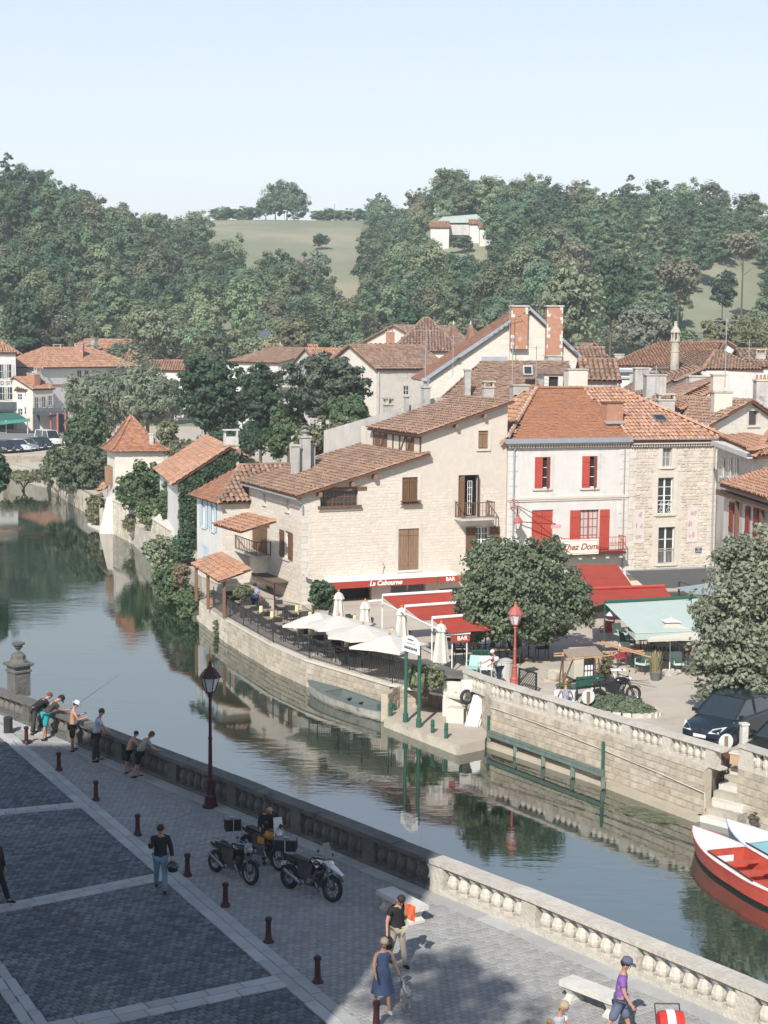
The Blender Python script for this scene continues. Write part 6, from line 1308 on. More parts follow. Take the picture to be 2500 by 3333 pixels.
tree('lime_tree','broad round lime tree in front of the red shutter house, shading the tables',(c[0],c[1],0),bl_+[((c[0]-2.3,c[1]-.6,c[2]-.2),(.9,.9,.8)),((c[0]+2.5,c[1]-.5,c[2]+.3),(.8,.8,.8)),((c[0]-1.6,c[1],c[2]+1.7),(.9,.9,.7)),((c[0]+1.4,c[1],c[2]+1.9),(.8,.8,.7))],44000,.15,LG['lime'],2.4,.2,3,nclump=330,clump=.20,fill=.2,asp=1.15,jit=.75)
c=at(2480,2030,60);c=at(2462,2030,60);bl_=[(c,(2.5,2.4,3.15)),((c[0]-.15,c[1]-.3,c[2]-1.5),(2.45,2.3,2.0)),((c[0]+.2,c[1],c[2]+1.7),(1.9,1.8,1.9)),((c[0]-1.3,c[1],c[2]+.4),(1.2,1.2,1.1)),((c[0]-.8,c[1],c[2]+2.6),(.9,.9,.8)),((c[0]-.5,c[1]-1.0,c[2]-2.2),(1.9,1.6,1.1))]
tree('lime_tree','tall pale leaved lime tree at the right edge hanging over the dark car',(c[0]+.4,c[1]+.3,0),bl_,32000,.16,leafmat('foliage_silver_lime',(.14,.16,.105),(.175,.19,.135)),2.2,.2,5,nclump=330,clump=.2,fill=.2,asp=1.2,jit=.75)
def T(label,px,py,D,wpx,hpx,mat,n=6000,size=.4,seed=1,name='tree',zb=0,lob=None,th=None,**k):
 c=at(px,py,D);rx,rz=pxr(wpx,D)/2,pxr(hpx,D)/2;rng=random.Random(seed);bl=[(c,(rx*1.02,rx*.95,rz*1.0))]
 for i in range(lob or 4):a=rng.uniform(0,6.28);bl.append(((c[0]+rx*.45*math.cos(a),c[1]+rx*.4*math.sin(a),c[2]+rz*rng.uniform(-.5,.5)),(rx*.6,rx*.6,rz*.55)))
 return tree(name,label,(c[0],c[1],zb),bl,n,size,LG.get(mat,mat),th or max(.5,c[2]-zb),max(.15,rx*.06),seed,spread=rx*.5,**k)
clip=leafmat('foliage_clipped_plane',(.12,.145,.095),(.16,.18,.125))
T('broad clipped plane tree with upright pale shoots, left one behind the river bush',315,1300,205,215,215,clip,13000,.42,11,'plane_tree',nclump=260,clump=.2,asp=3.0)
T('clipped plane tree with upright pale shoots, nearer the tall dark tree',480,1290,200,215,190,clip,13000,.42,12,'plane_tree',nclump=260,clump=.2,asp=3.0)
T('tall dark evergreen tree behind the bright orange roof',690,1290,165,235,300,'dark',15000,.42,13,'evergreen_tree',nclump=260,clump=.2,flat=.3,asp=2)
T('dark leafy tree right of the tall evergreen',850,1310,160,150,280,'dark',9000,.4,14,'evergreen_tree',nclump=150,clump=.22,flat=.3)
T('big round grey green pine in front of the white gable',1050,1250,148,300,225,M('foliage_grey_pine',(.075,.10,.07),(.10,.125,.085),.8,isl=.35,trans=.2),17000,.36,15,'pine_tree',nclump=300,clump=.17,flat=.25,asp=2)
T('sparse lower branches tree left of the big round pine',940,1370,150,140,170,'mid',4000,.34,16,'garden_tree',nclump=120,clump=.17)
T('rounded yew below the big pine',1130,1345,128,160,110,'mid',6500,.3,17,'yew_tree',nclump=120,clump=.22)
T('bushy garden shrub behind the low roof chimneys',1060,1425,118,190,130,'olive',6500,.26,18,'shrub',nclump=130,clump=.22,cat='shrub',th=.6)
T('pale flowering shrub at the end of the gallery windows',1150,1415,114,100,110,'pale',3500,.24,19,'shrub',nclump=80,clump=.24,cat='shrub',th=.6)
T('small shrub left of the slim grey chimneys',905,1440,120,80,110,'mid',3000,.24,20,'shrub',nclump=80,cat='shrub',th=.6)
T('dark hedge mass in the shade behind the orange roof',760,1440,150,260,120,'dark',6000,.3,21,'hedge',nclump=120,cat='hedge',th=.4)
T('small pale bush beside the dovecote roof',545,1420,150,70,110,'olive',2500,.26,22,'shrub',nclump=60,cat='shrub',th=.5)
T('clipped vine hedge behind the dovecote tower',590,1465,140,110,70,'olive',3000,.24,23,'hedge',nclump=80,cat='hedge',th=.3)
T('tall feathery river tree left of the dovecote tower',285,1425,160,150,220,'mid',10000,.32,24,'river_tree',zb=-1.7,nclump=200,clump=.2)
T('spreading bush drooping over the water left of the dovecote tower',255,1530,150,235,160,M('foliage_willow',(.085,.115,.065),(.12,.14,.08),.8,isl=.35,trans=.2),9000,.3,25,'river_bush',zb=-1.7,nclump=180,clump=.2,cat='bush',th=.6)
T('loose bush at the embankment corner under the parking wall',185,1495,158,80,80,'mid',3000,.28,26,'river_bush',zb=-1.7,cat='bush',th=.5)
T('scrub growing on the far embankment below the cars',75,1548,164,170,34,'olive',2500,.28,27,'river_bush',zb=-1.7,cat='bush',th=.3)
T('dark bank shrubbery at the far left edge of the river',-25,1540,120,110,160,'dark',4000,.3,28,'river_bush',zb=-1.7,cat='bush',th=.5)
T('willow shrub at the foot of the dovecote tower',312,1660,133,60,110,'olive',2500,.24,29,'river_bush',zb=-1.7,cat='bush',th=.4)
T('climbing vine mass heaped over the garden wall by the dovecote',465,1585,121,175,165,'mid',11000,.24,30,'vine',zb=0,nclump=220,clump=.2,cat='vine',th=.5)
T('lower vine tangle spilling over the garden wall coping',500,1665,117,120,90,M('foliage_fresh_vine',(.11,.15,.075),(.14,.17,.09),.8,isl=.35,trans=.2),4500,.22,31,'vine',zb=0,nclump=120,cat='vine',th=.4)
T('cream flowered bush at the end of the garden wall',530,1800,102,120,110,M('foliage_cream_flower',(.24,.27,.17),(.16,.20,.11),1.5,isl=.4,trans=.2),4500,.2,32,'flowering_bush',zb=-1.7,nclump=120,cat='bush',th=.5)
T('green bank scrub between the ivy house and the terrace',560,1900,95,130,130,'mid',5500,.18,33,'river_bush',zb=-1.7,nclump=130,cat='bush',th=.4)
T('bank scrub against the upstream end of the terrace wall',612,1960,90.5,90,110,'mid',4500,.16,34,'river_bush',zb=-1.7,nclump=110,cat='bush',th=.4)
T('pinkish flowering tangle behind the lower orange canopy',590,1868,92,60,70,M('foliage_pinkish',(.25,.17,.13),(.16,.16,.09),3,isl=.4,trans=.2),2500,.15,35,'flowering_bush',zb=-.5,cat='bush',th=.3)
T('climbing shrub against the restaurant wall left of the awning',1048,1940,83.2,85,105,'ivy',4000,.16,36,'shrub',zb=-.5,nclump=90,cat='shrub',th=.7)
T('potted palm like plant on the terrace below the brown balcony',795,1925,83.5,60,50,'olive',1400,.14,37,'terrace_plant',zb=-.5,cat='plant',th=.3)
T('fig bush behind the terrace railing by the green sign posts',1385,2205,65,130,75,M('foliage_fig',(.15,.18,.09),(.19,.21,.12),2,isl=.3,trans=.2),4200,.15,38,'fig_bush',zb=-.5,nclump=90,cat='bush',th=.5,asp=1.1)
T('weeds trailing down the terrace wall by the bright gap',712,2050,84.5,36,90,'olive',1200,.12,39,'wall_weeds',zb=-1.7,cat='weeds',th=.2)
T('mixed creepers below the ivy gable down to the bank',598,1800,99,75,170,'ivy',5000,.17,41,'creeper',zb=-1.7,nclump=120,cat='creeper',th=.4)
T('hanging creeper over the middle of the garden wall',440,1700,122,90,60,'olive',2200,.18,42,'creeper',zb=-1.7,nclump=60,cat='creeper',th=.3)
T('tall shrubs on the bank just upstream of the ivy house',545,1640,113,70,130,'mid',3200,.2,43,'bank_shrub',zb=-.5,nclump=80,cat='shrub',th=.4)
def leaf_sheet(name,label,fn,n,size,mat,seed,cat,loc,group=None):
 rng=np.random.default_rng(seed);P,N=fn(n,rng);V,Fc=leaf_arrays(P,N,size,rng,1.2,.55);r=thing(name,label,cat,loc,group);fast('leaves',V,Fc,[mat],r);return r
def ivy_fn(n,rng):
 s=rng.uniform(0,sa+2.5,n*2);z=rng.uniform(-.8,6.6,n*2);top=np.where(s<sa,zI0+(zIa-zI0)*s/sa,zIa-(s-sa)*.4)-.25;k=(z<top)&(s<LI)
 s,z=s[k][:n],z[k][:n];o=.12+.16*np.sin(s*3+z*2.1)*np.sin(z*3.3)+rng.uniform(0,.22,len(s));u=np.array(pI.u);nn=np.array(pI.n)
 return np.array([pI.p.x,pI.p.y,0])+u*s[:,None]+nn*o[:,None]+np.array([0,0,1])*z[:,None],np.tile(nn+np.array([0,0,.3]),(len(s),1))
leaf_sheet('wall_ivy','thick dark ivy covering the gable of the bright orange roofed house',ivy_fn,14000,.22,LG['ivy'],4,'ivy',I0.to_tuple())
def jun_fn(n,rng):
 a=rng.uniform(0,6.28,n);r_=np.sqrt(rng.uniform(0,1,n));c=G(2010,2312);x=r_*np.cos(a)*1.35;y=r_*np.sin(a)*1.0+x*-.35;z=(1-r_**2)*.38+.06+.06*np.sin(x*9)*np.cos(y*8)+rng.uniform(0,.1,n)
 return np.stack([c.x+x,c.y+y,z],1),np.stack([x*.3,y*.3-.2,np.ones(n)],1)
jr=leaf_sheet('juniper_bed','low spreading juniper in a pale edged bed beside the parked black motorcycle',jun_fn,5200,.11,leafmat('foliage_juniper',(.085,.12,.07),(.12,.15,.09)),9,'shrub',G(2010,2312).to_tuple())
m=MB();cj=G(2010,2312)
for k in range(26):
 a=2*math.pi*k/26;x,y=1.5*math.cos(a),1.1*math.sin(a)-.35*1.5*math.cos(a);e=MB();e.box((cj.x+x,cj.y+y,.07),(.3,.14,.16),a+1.57);e.build('kerb_stone',[ashlar],jr)
def weeds(label,cx,cy,rx,ry,n,seed,col):
 rng=np.random.default_rng(seed);c=G(cx,cy,-1.7);a=rng.uniform(0,6.28,n);r_=np.sqrt(rng.uniform(0,1,n));x=c.x+r_*np.cos(a)*rx;y=c.y+r_*np.sin(a)*ry-(x-c.x)*.9;V=[]
 th=rng.normal(-.35,.3,n);L_=rng.uniform(.25,.6,n);w_=.025;dx,dy=np.cos(th),np.sin(th)
 z0=-1.694+rng.uniform(0,.02,n);z1=z0+rng.uniform(-.01,.05,n)
 P0=np.stack([x,y,z0],1);P1=np.stack([x+dx*L_,y+dy*L_,z1],1);nn=np.stack([-dy*w_,dx*w_,np.zeros(n)],1)
 V=np.stack([P0-nn,P1-nn*.4,P1+nn*.4,P0+nn],1).reshape(-1,3);o=fast('water_weeds',V,np.arange(4*n).reshape(n,4),[col]);tag(o,label,'weeds',kind='stuff')
wcol=leafmat('water_weed_leaf',(.15,.17,.10),(.20,.21,.13))
weeds('streaming pale green weeds under the long wall near the stairs',2085,2650,.8,.7,420,1,wcol);weeds('strip of water weeds between the grey boat and the landing',1235,2340,.9,.45,700,2,wcol);weeds('weeds at the waterline below the landing edge',1140,2318,.8,.2,200,3,wcol)
for i,(px,py,D,w_,lab)in enumerate(((2150,2490,56.4,50,'yellowish weeds growing from the long river wall joints'),(2275,2560,53.8,50,'weeds at the end of the long river wall above the stairs'),(2295,2618,53.2,28,'small green tuft beside the river stairs'),(2375,2560,53.2,50,'palm like plant in the gap between the two balustrades'),(2020,2535,57.0,40,'little tuft above the footing of the long river wall'),(2455,2660,51,40,'dark weeds on the wall behind the blue boat'))):
 T(lab,px,py,D,w_,w_*.7,'olive' if i!=3 else 'dark',350,.08,60+i,'wall_weeds',zb=W(px,py+w_*.35,D).z,cat='weeds',th=.08,nclump=20)
# ---------------------------------------------------------------- wooded hills
def proto(name,blobs,n,size,mat,seed,th=2.5,**k):
 rng=np.random.default_rng(seed);asp=k.pop('asp',1.5);P,N=crown_pts(blobs,n,rng,**k);V,Fc=leaf_arrays(P,N*1.4+np.array([0,0,.3]),size,rng,asp,.35)
 m=MB();m.bar((0,0,-1.5),(0,0,th),.22,.12,n=5);nv=len(V);V=np.concatenate([V,np.array(m.v)]);q=[f for f in m.f if len(f)==4];Fc=np.concatenate([Fc,np.array(q)+nv])
 me=bpy.data.meshes.new(name);me.vertices.add(len(V));me.vertices.foreach_set('co',V.astype(np.float32).ravel());nf=len(Fc);me.loops.add(nf*4);me.loops.foreach_set('vertex_index',Fc.astype(np.int32).ravel());me.polygons.add(nf);me.polygons.foreach_set('loop_start',np.arange(nf,dtype=np.int32)*4)
 mi=np.zeros(nf,np.int32);mi[-len(q):]=1;me.materials.append(mat);me.materials.append(bark);me.polygons.foreach_set('material_index',mi);me.update(calc_edges=True);return me
def round_blobs(r,h,seed):
 q=random.Random(seed);b=[((0,0,h*.55),(r*.85,r*.85,h*.42))]
 for i in range(6):a=q.uniform(0,6.28);b.append(((r*.5*math.cos(a),r*.5*math.sin(a),h*q.uniform(.35,.8)),(r*.5,r*.5,h*.25)))
 return b
HM=[leafmat('hill_foliage_a',(0.065,0.115,0.068),(0.088,0.138,0.078),.10,.34),leafmat('hill_foliage_b',(0.097,0.144,0.078),(0.122,0.165,0.088),.10,.34),leafmat('hill_foliage_c',(0.121,0.152,0.083),(0.142,0.169,0.095),.10,.34),leafmat('hill_foliage_d',(.125,.13,.085),(.14,.14,.09),.10,.34),leafmat('hill_foliage_e',(.15,.175,.115),(.17,.185,.125),.10,.34)]
PROTO=[]
for i in range(10):PROTO.append(proto('woodland_tree',round_blobs(3.6+.3*(i%3),9+.7*(i%4),i),4600,.44,HM[(0,0,1,1,2,2,3,4,1,0)[i]],100+i,nclump=46,clump=.36,fill=.1))
for i in range(3):PROTO.append(proto('pine_tree',[((0,0,3+k*1.7),(3.3-k*.55,3.3-k*.55,.9))for k in range(5)],3800,.42,HM[(0,0,1)[i]],140+i,nclump=80,clump=.25,flat=.35,asp=2.2))
CLEAR=[[(600,716),(1200,716),(1215,760),(1168,800),(1175,860),(1205,930),(1195,985),(1110,985),(1110,930),(1050,880),(1010,850),(930,815),(780,800),(690,800),(612,760)],[(2290,880),(2450,870),(2460,975),(2300,960)],[(2205,985),(2390,975),(2400,1085),(2230,1085)],[(695,1050),(790,1050),(800,1105),(700,1105)],[(1395,738),(1610,738),(1610,790),(1395,790)]]
rng=np.random.default_rng(5);cand=[]
sp_=6.2
for gy in np.arange(258,640,sp_):
 for gx in np.arange(-.30*gy,.30*gy,sp_*(1+.25*(gy>420))):
  x,y=gx+rng.uniform(-2.4,2.4),gy+rng.uniform(-2.4,2.4);z=hill_z(x,y);px,py=PX((x,y,z));rd=lerp_t(RD,px)
  if y>rd+14:continue
  if 655<px<1195 and y>rd-70:continue
  if z<1 and rng.random()<.35:continue
  cand.append((x,y,z,px,py))
cand=np.array(cand);ok=np.ones(len(cand),bool)
MEAD=[(625,722),(1185,722),(1195,760),(1160,810),(1170,865),(1195,910),(1180,950),(1120,945),(1112,905),(1055,865),(1030,815),(930,790),(790,768),(690,770)]
for poly in CLEAR:ok&=~inpoly(cand[:,3:5],poly)
for hh_ in(3,6,9,12):
 q_=np.stack([cand[:,3],cand[:,4]-hh_*5300/cand[:,1]],1)
 for poly in[MEAD]+[[(2295,870),(2470,865),(2480,940),(2300,935)],[(2205,975),(2395,965),(2410,1045),(2225,1045)],[(700,1030),(790,1030),(800,1075),(705,1080)],[(1398,705),(1605,700),(1605,762),(1398,758)]]:ok&=~inpoly(q_,poly)
cand=cand[ok];print('hill trees',len(cand))
def pick(px,y):
 r_=rng.random()
 if px>1850 and y>330 and r_<.5:return 10+int(rng.integers(0,3))
 if y<300:return int(rng.choice([1,2,4,5,6,7,7,5]))
 return int(rng.choice([0,1,2,3,4,5,8,9,9,6,10]))
kinds=np.array([pick(c[3],c[1])for c in cand]);scl=rng.uniform(.58,1.3,len(cand));rot=rng.uniform(0,6.28,len(cand))
vis=(cand[:,3]>-20)&(cand[:,3]<2520);d_=np.where(vis,cand[:,1],9999)
order=np.argsort(d_);near,far=order[:290],order[290:]
LM=[(130,'the hotel'),(320,'the hipped house'),(480,'the clipped plane trees'),(640,'the low plain orange roof'),(830,'the tall dark evergreen'),(960,'the slate pavilion'),(1120,'the big round pine'),(1290,'the stone walled house'),(1450,'the brown hall roof'),(1600,'the two pointed finials'),(1740,'the left brick chimney'),(1850,'the right brick chimney'),(2000,'the tall pale leafy tree'),(2150,'the cornice house'),(2300,'the lantern chimney'),(9999,'the far right roofs')]
rk={int(i):n_ for n_,i in enumerate(near)}
def hill_label(px,y,i):return next(b for a,b in LM if px<a),('front rank','second rank','third rank','rear rank')[min(3,rk[int(i)]*4//290)]
for i in near:
 x,y,z,px,py=cand[i];(s_,rw_)=hill_label(px,y,i);k=kinds[i];me=PROTO[k]
 o=bpy.data.objects.new('pine_tree' if k>=10 else 'woodland_tree',me);C.objects.link(o);o.location=(x,y,z);o.rotation_euler=(0,0,rot[i]);o.scale=(scl[i],scl[i],scl[i]*(.9+.3*((i*7)%5)/5))
 tag(o,('layered dark pine' if k>=10 else('olive grey tree','tall green tree','dark round tree','pale bushy tree')[0 if k in(4,5)else(1 if k in(2,3)else(3 if k in(6,7)else 2))])+' in the '+rw_+' of woodland above '+s_,'tree',rw_+' of woodland above '+s_)
pc=bpy.data.collections.new('woodland_kinds')
for k,me in enumerate(PROTO):
 o=bpy.data.objects.new('woodland_kind_%02d'%k,me);pc.objects.link(o)
me=bpy.data.meshes.new('woodland');me.from_pydata([tuple(cand[i][:3])for i in far],[],[])
for nm,tp,vals in(('kind','INT',kinds[far]),('sc','FLOAT',scl[far]),('rt','FLOAT',rot[far])):
 a=me.attributes.new(nm,tp,'POINT');a.data.foreach_set('value',vals.astype(np.int32 if tp=='INT' else np.float32))
wo=bpy.data.objects.new('woodland',me);C.objects.link(wo);tag(wo,'dense woodland covering the upper slopes and ridges of both hills','woodland',kind='stuff')
ng=bpy.data.node_groups.new('woodland_instances','GeometryNodeTree');ng.interface.new_socket('Geometry',in_out='INPUT',socket_type='NodeSocketGeometry');ng.interface.new_socket('Geometry',in_out='OUTPUT',socket_type='NodeSocketGeometry')
n=ng.nodes;l=ng.links;gi=n.new('NodeGroupInput');go=n.new('NodeGroupOutput');ip=n.new('GeometryNodeInstanceOnPoints');ci=n.new('GeometryNodeCollectionInfo');ci.inputs['Collection'].default_value=pc;ci.inputs['Separate Children'].default_value=True;ci.inputs['Reset Children'].default_value=True
def na(nm,t):q=n.new('GeometryNodeInputNamedAttribute');q.data_type=t;q.inputs[0].default_value=nm;return q.outputs[0]
cx=n.new('ShaderNodeCombineXYZ');l.new(na('rt','FLOAT'),cx.inputs[2]);mp_=n.new('GeometryNodeMeshToPoints');l.new(gi.outputs[0],mp_.inputs[0]);l.new(mp_.outputs[0],ip.inputs['Points']);l.new(ci.outputs[0],ip.inputs['Instance']);ip.inputs['Pick Instance'].default_value=True
l.new(na('kind','INT'),ip.inputs['Instance Index']);l.new(cx.outputs[0],ip.inputs['Rotation']);l.new(na('sc','FLOAT'),ip.inputs['Scale']);l.new(ip.outputs[0],go.inputs[0]);wo.modifiers.new('woodland','NODES').node_group=ng
def HT(label,px,py_base,k,s,D=None,name='tree',sz=1.0):
 if D is None:
  for D in np.arange(258,640,2):
   x=(px-1250)/5300*D
   if PX((x,D,hill_z(x,D)))[1]<py_base:break
 x=(px-1250)/5300*D;o=bpy.data.objects.new(name,PROTO[k]);C.objects.link(o);o.location=(x,D,hill_z(x,D)-(1.2 if D>580 else 0));o.scale=(s,s,s*sz);o.rotation_euler.z=px;tag(o,label,'tree');return o
for j,(px,k,s,sz)in enumerate(((862,0,1.2,1.0),(893,1,1.45,1.15),(930,0,1.5,1.2),(965,9,1.3,1.05))):
 HT(('leftmost','second','third','rightmost')[j]+' tree of the tall rounded copse on the bare ridge',px,0,k,s,590,'ridge_tree',sz)
for j,px in enumerate((700,722,745,770,795,820)):HT(('farthest left','second','third','fourth','fifth','last')[j]+' low tree of the ridge hedgerow left of the copse',px,0,(0,9,1)[j%3],1.0,592,'ridge_tree',.62)
for j,px in enumerate((1035,1060,1085,1112,1140,1168,1195)):HT(('first','second','third','fourth','fifth','sixth','seventh')[j]+' low tree of the ridge hedgerow right of the copse, counted from the left',px,0,(0,9,1)[j%3],.95,592,'ridge_tree',.6)
HT('lone small tree standing in the open meadow',1040,815,1,.75,None,'meadow_tree',.7)
HT('dark round tree at the right edge of the meadow',1215,800,0,1.3,None,'meadow_tree',.75)
HT('pale reddish tree beside the white farmhouse on the hill',1355,770,6,1.0,None,'hill_tree');HT('dark round tree in front of the farm buildings on the hill',1500,762,0,.85,392,'hill_tree',.6)
T('tall pale leafy tree rising right behind the twin brick chimneys',1860,1010,235,230,330,'pale',9000,.6,80,'tall_tree',nclump=200,clump=.2)
T('dark broad tree behind the right side of the tall pale tree',1990,940,265,160,240,'dark',5000,.65,81,'tall_tree',nclump=130)
T('pale grey round tree above the cornice house roof',2110,1070,215,200,150,M('foliage_silver',(.20,.22,.17),(.15,.17,.12),1,isl=.3,trans=.2),6000,.5,82,'tall_tree',nclump=150,clump=.2)
T('olive grey tree in the clearing on the right hill',2210,900,300,150,130,HM[3],4000,.6,83,'tall_tree',zb=4);T('grey umbrella shaped pine on the right hill',2420,790,330,110,80,HM[3],3000,.6,84,'umbrella_pine',zb=15)
T('pointed dark fir in the right hand clearing',2355,940,290,80,120,'dark',3000,.5,85,'fir_tree',zb=5);T('dark tree behind the hotel roof',90,1050,262,130,230,'dark',5000,.6,86,'tall_tree');T('dark conifer left of the big hall roof',1330,1060,225,110,140,'dark',4000,.5,87,'fir_tree')
T('light green tree behind the slate pavilion',960,1085,255,120,110,'olive',4000,.55,88,'tall_tree');T('pale tree behind the white gabled house on the left',480,1060,265,150,120,'pale',4500,.6,89,'tall_tree');T('bushy tree at the foot of the slope right of the lantern chimney',2400,1090,200,230,110,'olive',6000,.45,90,'tall_tree')
for px,D,lab in((680,588,'left utility pole on the ridge meadow'),(923,586,'utility pole in front of the ridge copse'),(1083,560,'tall thin utility pole in the middle of the meadow'),(1140,588,'right utility pole on the ridge meadow')):
 x=(px-1250)/5300*D;z=hill_z(x,D);h=3.8 if px!=1083 else 8;r=thing('utility_pole',lab,'pole',(x,D,z));m=MB();m.bar((x,D,z-1),(x,D,z+h),.08,n=5);m.build('pole',[woodold],r);m=MB();m.box((x,D,z+h-.3),(1.2,.15,.15));m.build('crossarm',[whitep],r)
# ---------------------------------------------------------------- what stands beside and behind the camera
ab=thing('abbey_building','tall stone abbey building beside the viewpoint, outside the picture','building',(-22,6,0));m=MB();cx_,cy_=-4.6,14.5
m.slab([(-6.1,14.5),(-60,15),(-60,-14),(-14.6,-14)],0,33);m.build('wall',[lime],ab);m=MB();m.extr([(-61,15.5,32.9),(-6.3,15,33),(-10.6,0,40),(-61,0,40)],(0,0,.4));m.extr([(-61,-15,32.9),(-14.9,-15,33),(-10.6,0,40),(-61,0,40)],(0,0,.4));m.build('roof',[tile_b],ab)
for k in range(5):
 for zz in(4,12,20):m=MB();m.box((-14-9*k,16,zz),(2,1.6,4));m.build('window',[glass],ab)
crn=[((-6.3,3.0,24.6),(1.3,1.4,1.2)),((-5.3,2.0,24.0),(.8,1.0,.8)),((-7.4,3.6,25.5),(1.6,1.6,1.4))]
tree('cliff_tree','tall tree beside the viewpoint, outside the picture',(-6.0,2.0,0),crn,2300,.26,LG['mid'],24,.3,77,nclump=60,clump=.3)
# ================================================================ people
skin=M('skin',(.42,.23,.16),(.38,.20,.14),8,rough=.55);hairb=M('dark_hair',(.03,.02,.015),rough=.7);hairg=M('grey_blond_hair',(.38,.30,.20),(.30,.24,.17),20);hairw=M('white_hair',(.55,.54,.52),rough=.8);hairr=M('brown_hair',(.12,.06,.03),rough=.7)
def cloth(name,c):return M(name,c,tuple(x*.8 for x in c),6,rough=.85,bump=.15,bscale=15)
shoe_b=cloth('black_shoe',(.02,.02,.02));shoe_w=cloth('white_shoe',(.65,.65,.65))
def skin_obj(name,V,E,R,mat,parent,sub=1):
 me=bpy.data.meshes.new(name);me.from_pydata([tuple(v)for v in V],E,[]);me.materials.append(mat);o=bpy.data.objects.new(name,me);C.objects.link(o);o.parent=parent
 o.modifiers.new('Skin','SKIN').use_smooth_shade=True
 if not me.skin_vertices:return o
 d=me.skin_vertices[0].data
 for i,r in enumerate(R):d[i].radius=(r,r)if not hasattr(r,'__len__')else r;d[i].use_root=(i==0)
 sb=o.modifiers.new('Sub','SUBSURF');sb.levels=sub;sb.render_levels=sub;return o
def person(label,foot,face,h=1.75,lean=0,side=0,hip=(0,0),knee=(0,0),arms=((5,8,10),(5,8,10)),nod=0,turn=0,top=None,bottom=None,sleeve='short',legs='long',hair=hairb,shoes=shoe_b,hat=None,dress=None,zf=0.0,group=None,bulk=1.0,sit=False,hand_only=None):
 """face: ground direction looked at; arms: (forward, outward, elbow) degrees for left and right"""
 s=h/1.75;r=thing('person',label,'person',(foot[0],foot[1],zf),group);r.rotation_euler.z=math.atan2(-face[0],face[1]);D2=math.radians
 V=[];E=[];R=[]
 def add(p,rr,par=None):
  V.append(Vector(p));R.append(rr if hasattr(rr,'__len__')else(rr,rr));i=len(V)-1
  if par is not None:E.append((par,i))
  return i
 L=D2(lean);tf=Vector((math.sin(D2(side)),math.sin(L),math.cos(L))).normalized();fw=Vector((0,math.cos(L),-math.sin(L)));b=bulk
 pel=add((0,0,0),(.135*s*b,.11*s*b));wa=add(tf*.15*s,(.125*s*b,.1*s*b),pel);ch=add(tf*.36*s,(.15*s*b,.115*s*b),wa);nb=add(tf*.5*s,.06*s,ch)
 hd_dir=(tf*math.cos(D2(nod))+fw*math.sin(D2(nod))).normalized();nk=add(V[nb]+(tf*.4+hd_dir*.6)*.085*s,.05*s,nb);hc=V[nk]+hd_dir*.10*s;h1=add(V[nk]+hd_dir*.05*s,.07*s,nk);h2=add(V[nk]+hd_dir*.12*s,.088*s,h1);h3=add(V[nk]+hd_dir*.185*s,.06*s,h2)
 A={}
 for k,sx in((0,-1),(1,1)):
  fl,ab_,el=[D2(x)for x in arms[k]];sh=add(V[nb]-tf*.055*s+Vector((sx*.175*s*b,0,0)),.058*s*b,ch)
  dn=Vector((sx*math.sin(ab_),math.sin(fl)*math.cos(ab_),-math.cos(fl)*math.cos(ab_)));e=add(V[sh]+dn*.28*s,.042*s,sh)
  f2=fl+el;d2=Vector((sx*math.sin(ab_)*.4,math.sin(f2),-math.cos(f2))).normalized();w_=add(V[e]+d2*.24*s,.027*s,e);pm=add(V[w_]+d2*.055*s,(.034*s,.02*s),w_)
  side_v=d2.cross(Vector((sx,0,0))).normalized()
  for q in range(4):
   off=side_v*((q-1.5)*.019*s);ln=(.034,.04,.037,.028)[q]*s;a_=add(V[pm]+off+d2*.03*s,.0085*s,pm);c_=add(V[a_]+d2*ln*.8+Vector((-sx*.006,.01,0))*s,.0075*s,a_)
  t_=add(V[w_]+d2*.035*s-side_v*.035*s,.010*s,w_);add(V[t_]+d2*.035*s-side_v*.008*s,.009*s,t_)
  A[k]=(sh,e,w_,pm)
 G_={}
 for k,sx in((0,-1),(1,1)):
  a,kn=D2(hip[k]),D2(knee[k]);hj=add((sx*.088*s,0,-.05*s),.085*s*b,pel);d1=Vector((sx*.03,math.sin(a),-math.cos(a))).normalized();kk=add(V[hj]+d1*.42*s,.055*s,hj)
  a2=a-kn;d2=Vector((0,math.sin(a2),-math.cos(a2)));an=add(V[kk]+d2*.40*s,.036*s,kk);ft=add(V[an]+Vector((0,.1,-.035))*s,.032*s,an);G_[k]=(hj,kk,an,ft)
 low=min(min(V[G_[k][2]].z for k in(0,1))-.075*s,min(V[G_[k][3]].z for k in(0,1))-.04*s)
 mid=(V[G_[0][2]]+V[G_[1][2]])/2;sh_=Vector((-mid.x,-mid.y,-low))if not sit else Vector((0,0,.47))
 V=[v+sh_ for v in V]
 body=skin_obj('body',V,E,R,skin,r)
 def garment(name,ids,ed,rs,mat,grow=1.16,add_=.01):return skin_obj(name,[V[i]for i in ids],ed,[((x[0]*grow+add_),(x[1]*grow+add_))for x in rs],mat,r)
 if top:
  ids=[wa,ch,pel,nb];ed=[(0,1),(0,2),(1,3)];rs=[R[wa],R[ch],(R[pel][0]*1.0,R[pel][1]*1.02),(.045,.045)];VV=[V[wa],V[ch],V[pel],V[nb]-tf*.03*s]
  for k in(0,1):
   i=len(VV);VV.append(V[A[k][0]]);rs.append(R[A[k][0]]);ed.append((1,i))
   if sleeve=='none':continue
   VV.append(V[A[k][0]].lerp(V[A[k][1]],.6 if sleeve=='short' else 1));rs.append((.05*s,.05*s));ed.append((i,i+1))
   if sleeve=='long':VV.append(V[A[k][1]].lerp(V[A[k][2]],.92));rs.append((.036*s,.036*s));ed.append((i+1,i+2))
  skin_obj('shirt',VV,ed,[(x[0]*1.12+.012,x[1]*1.12+.012)for x in rs],top,r)
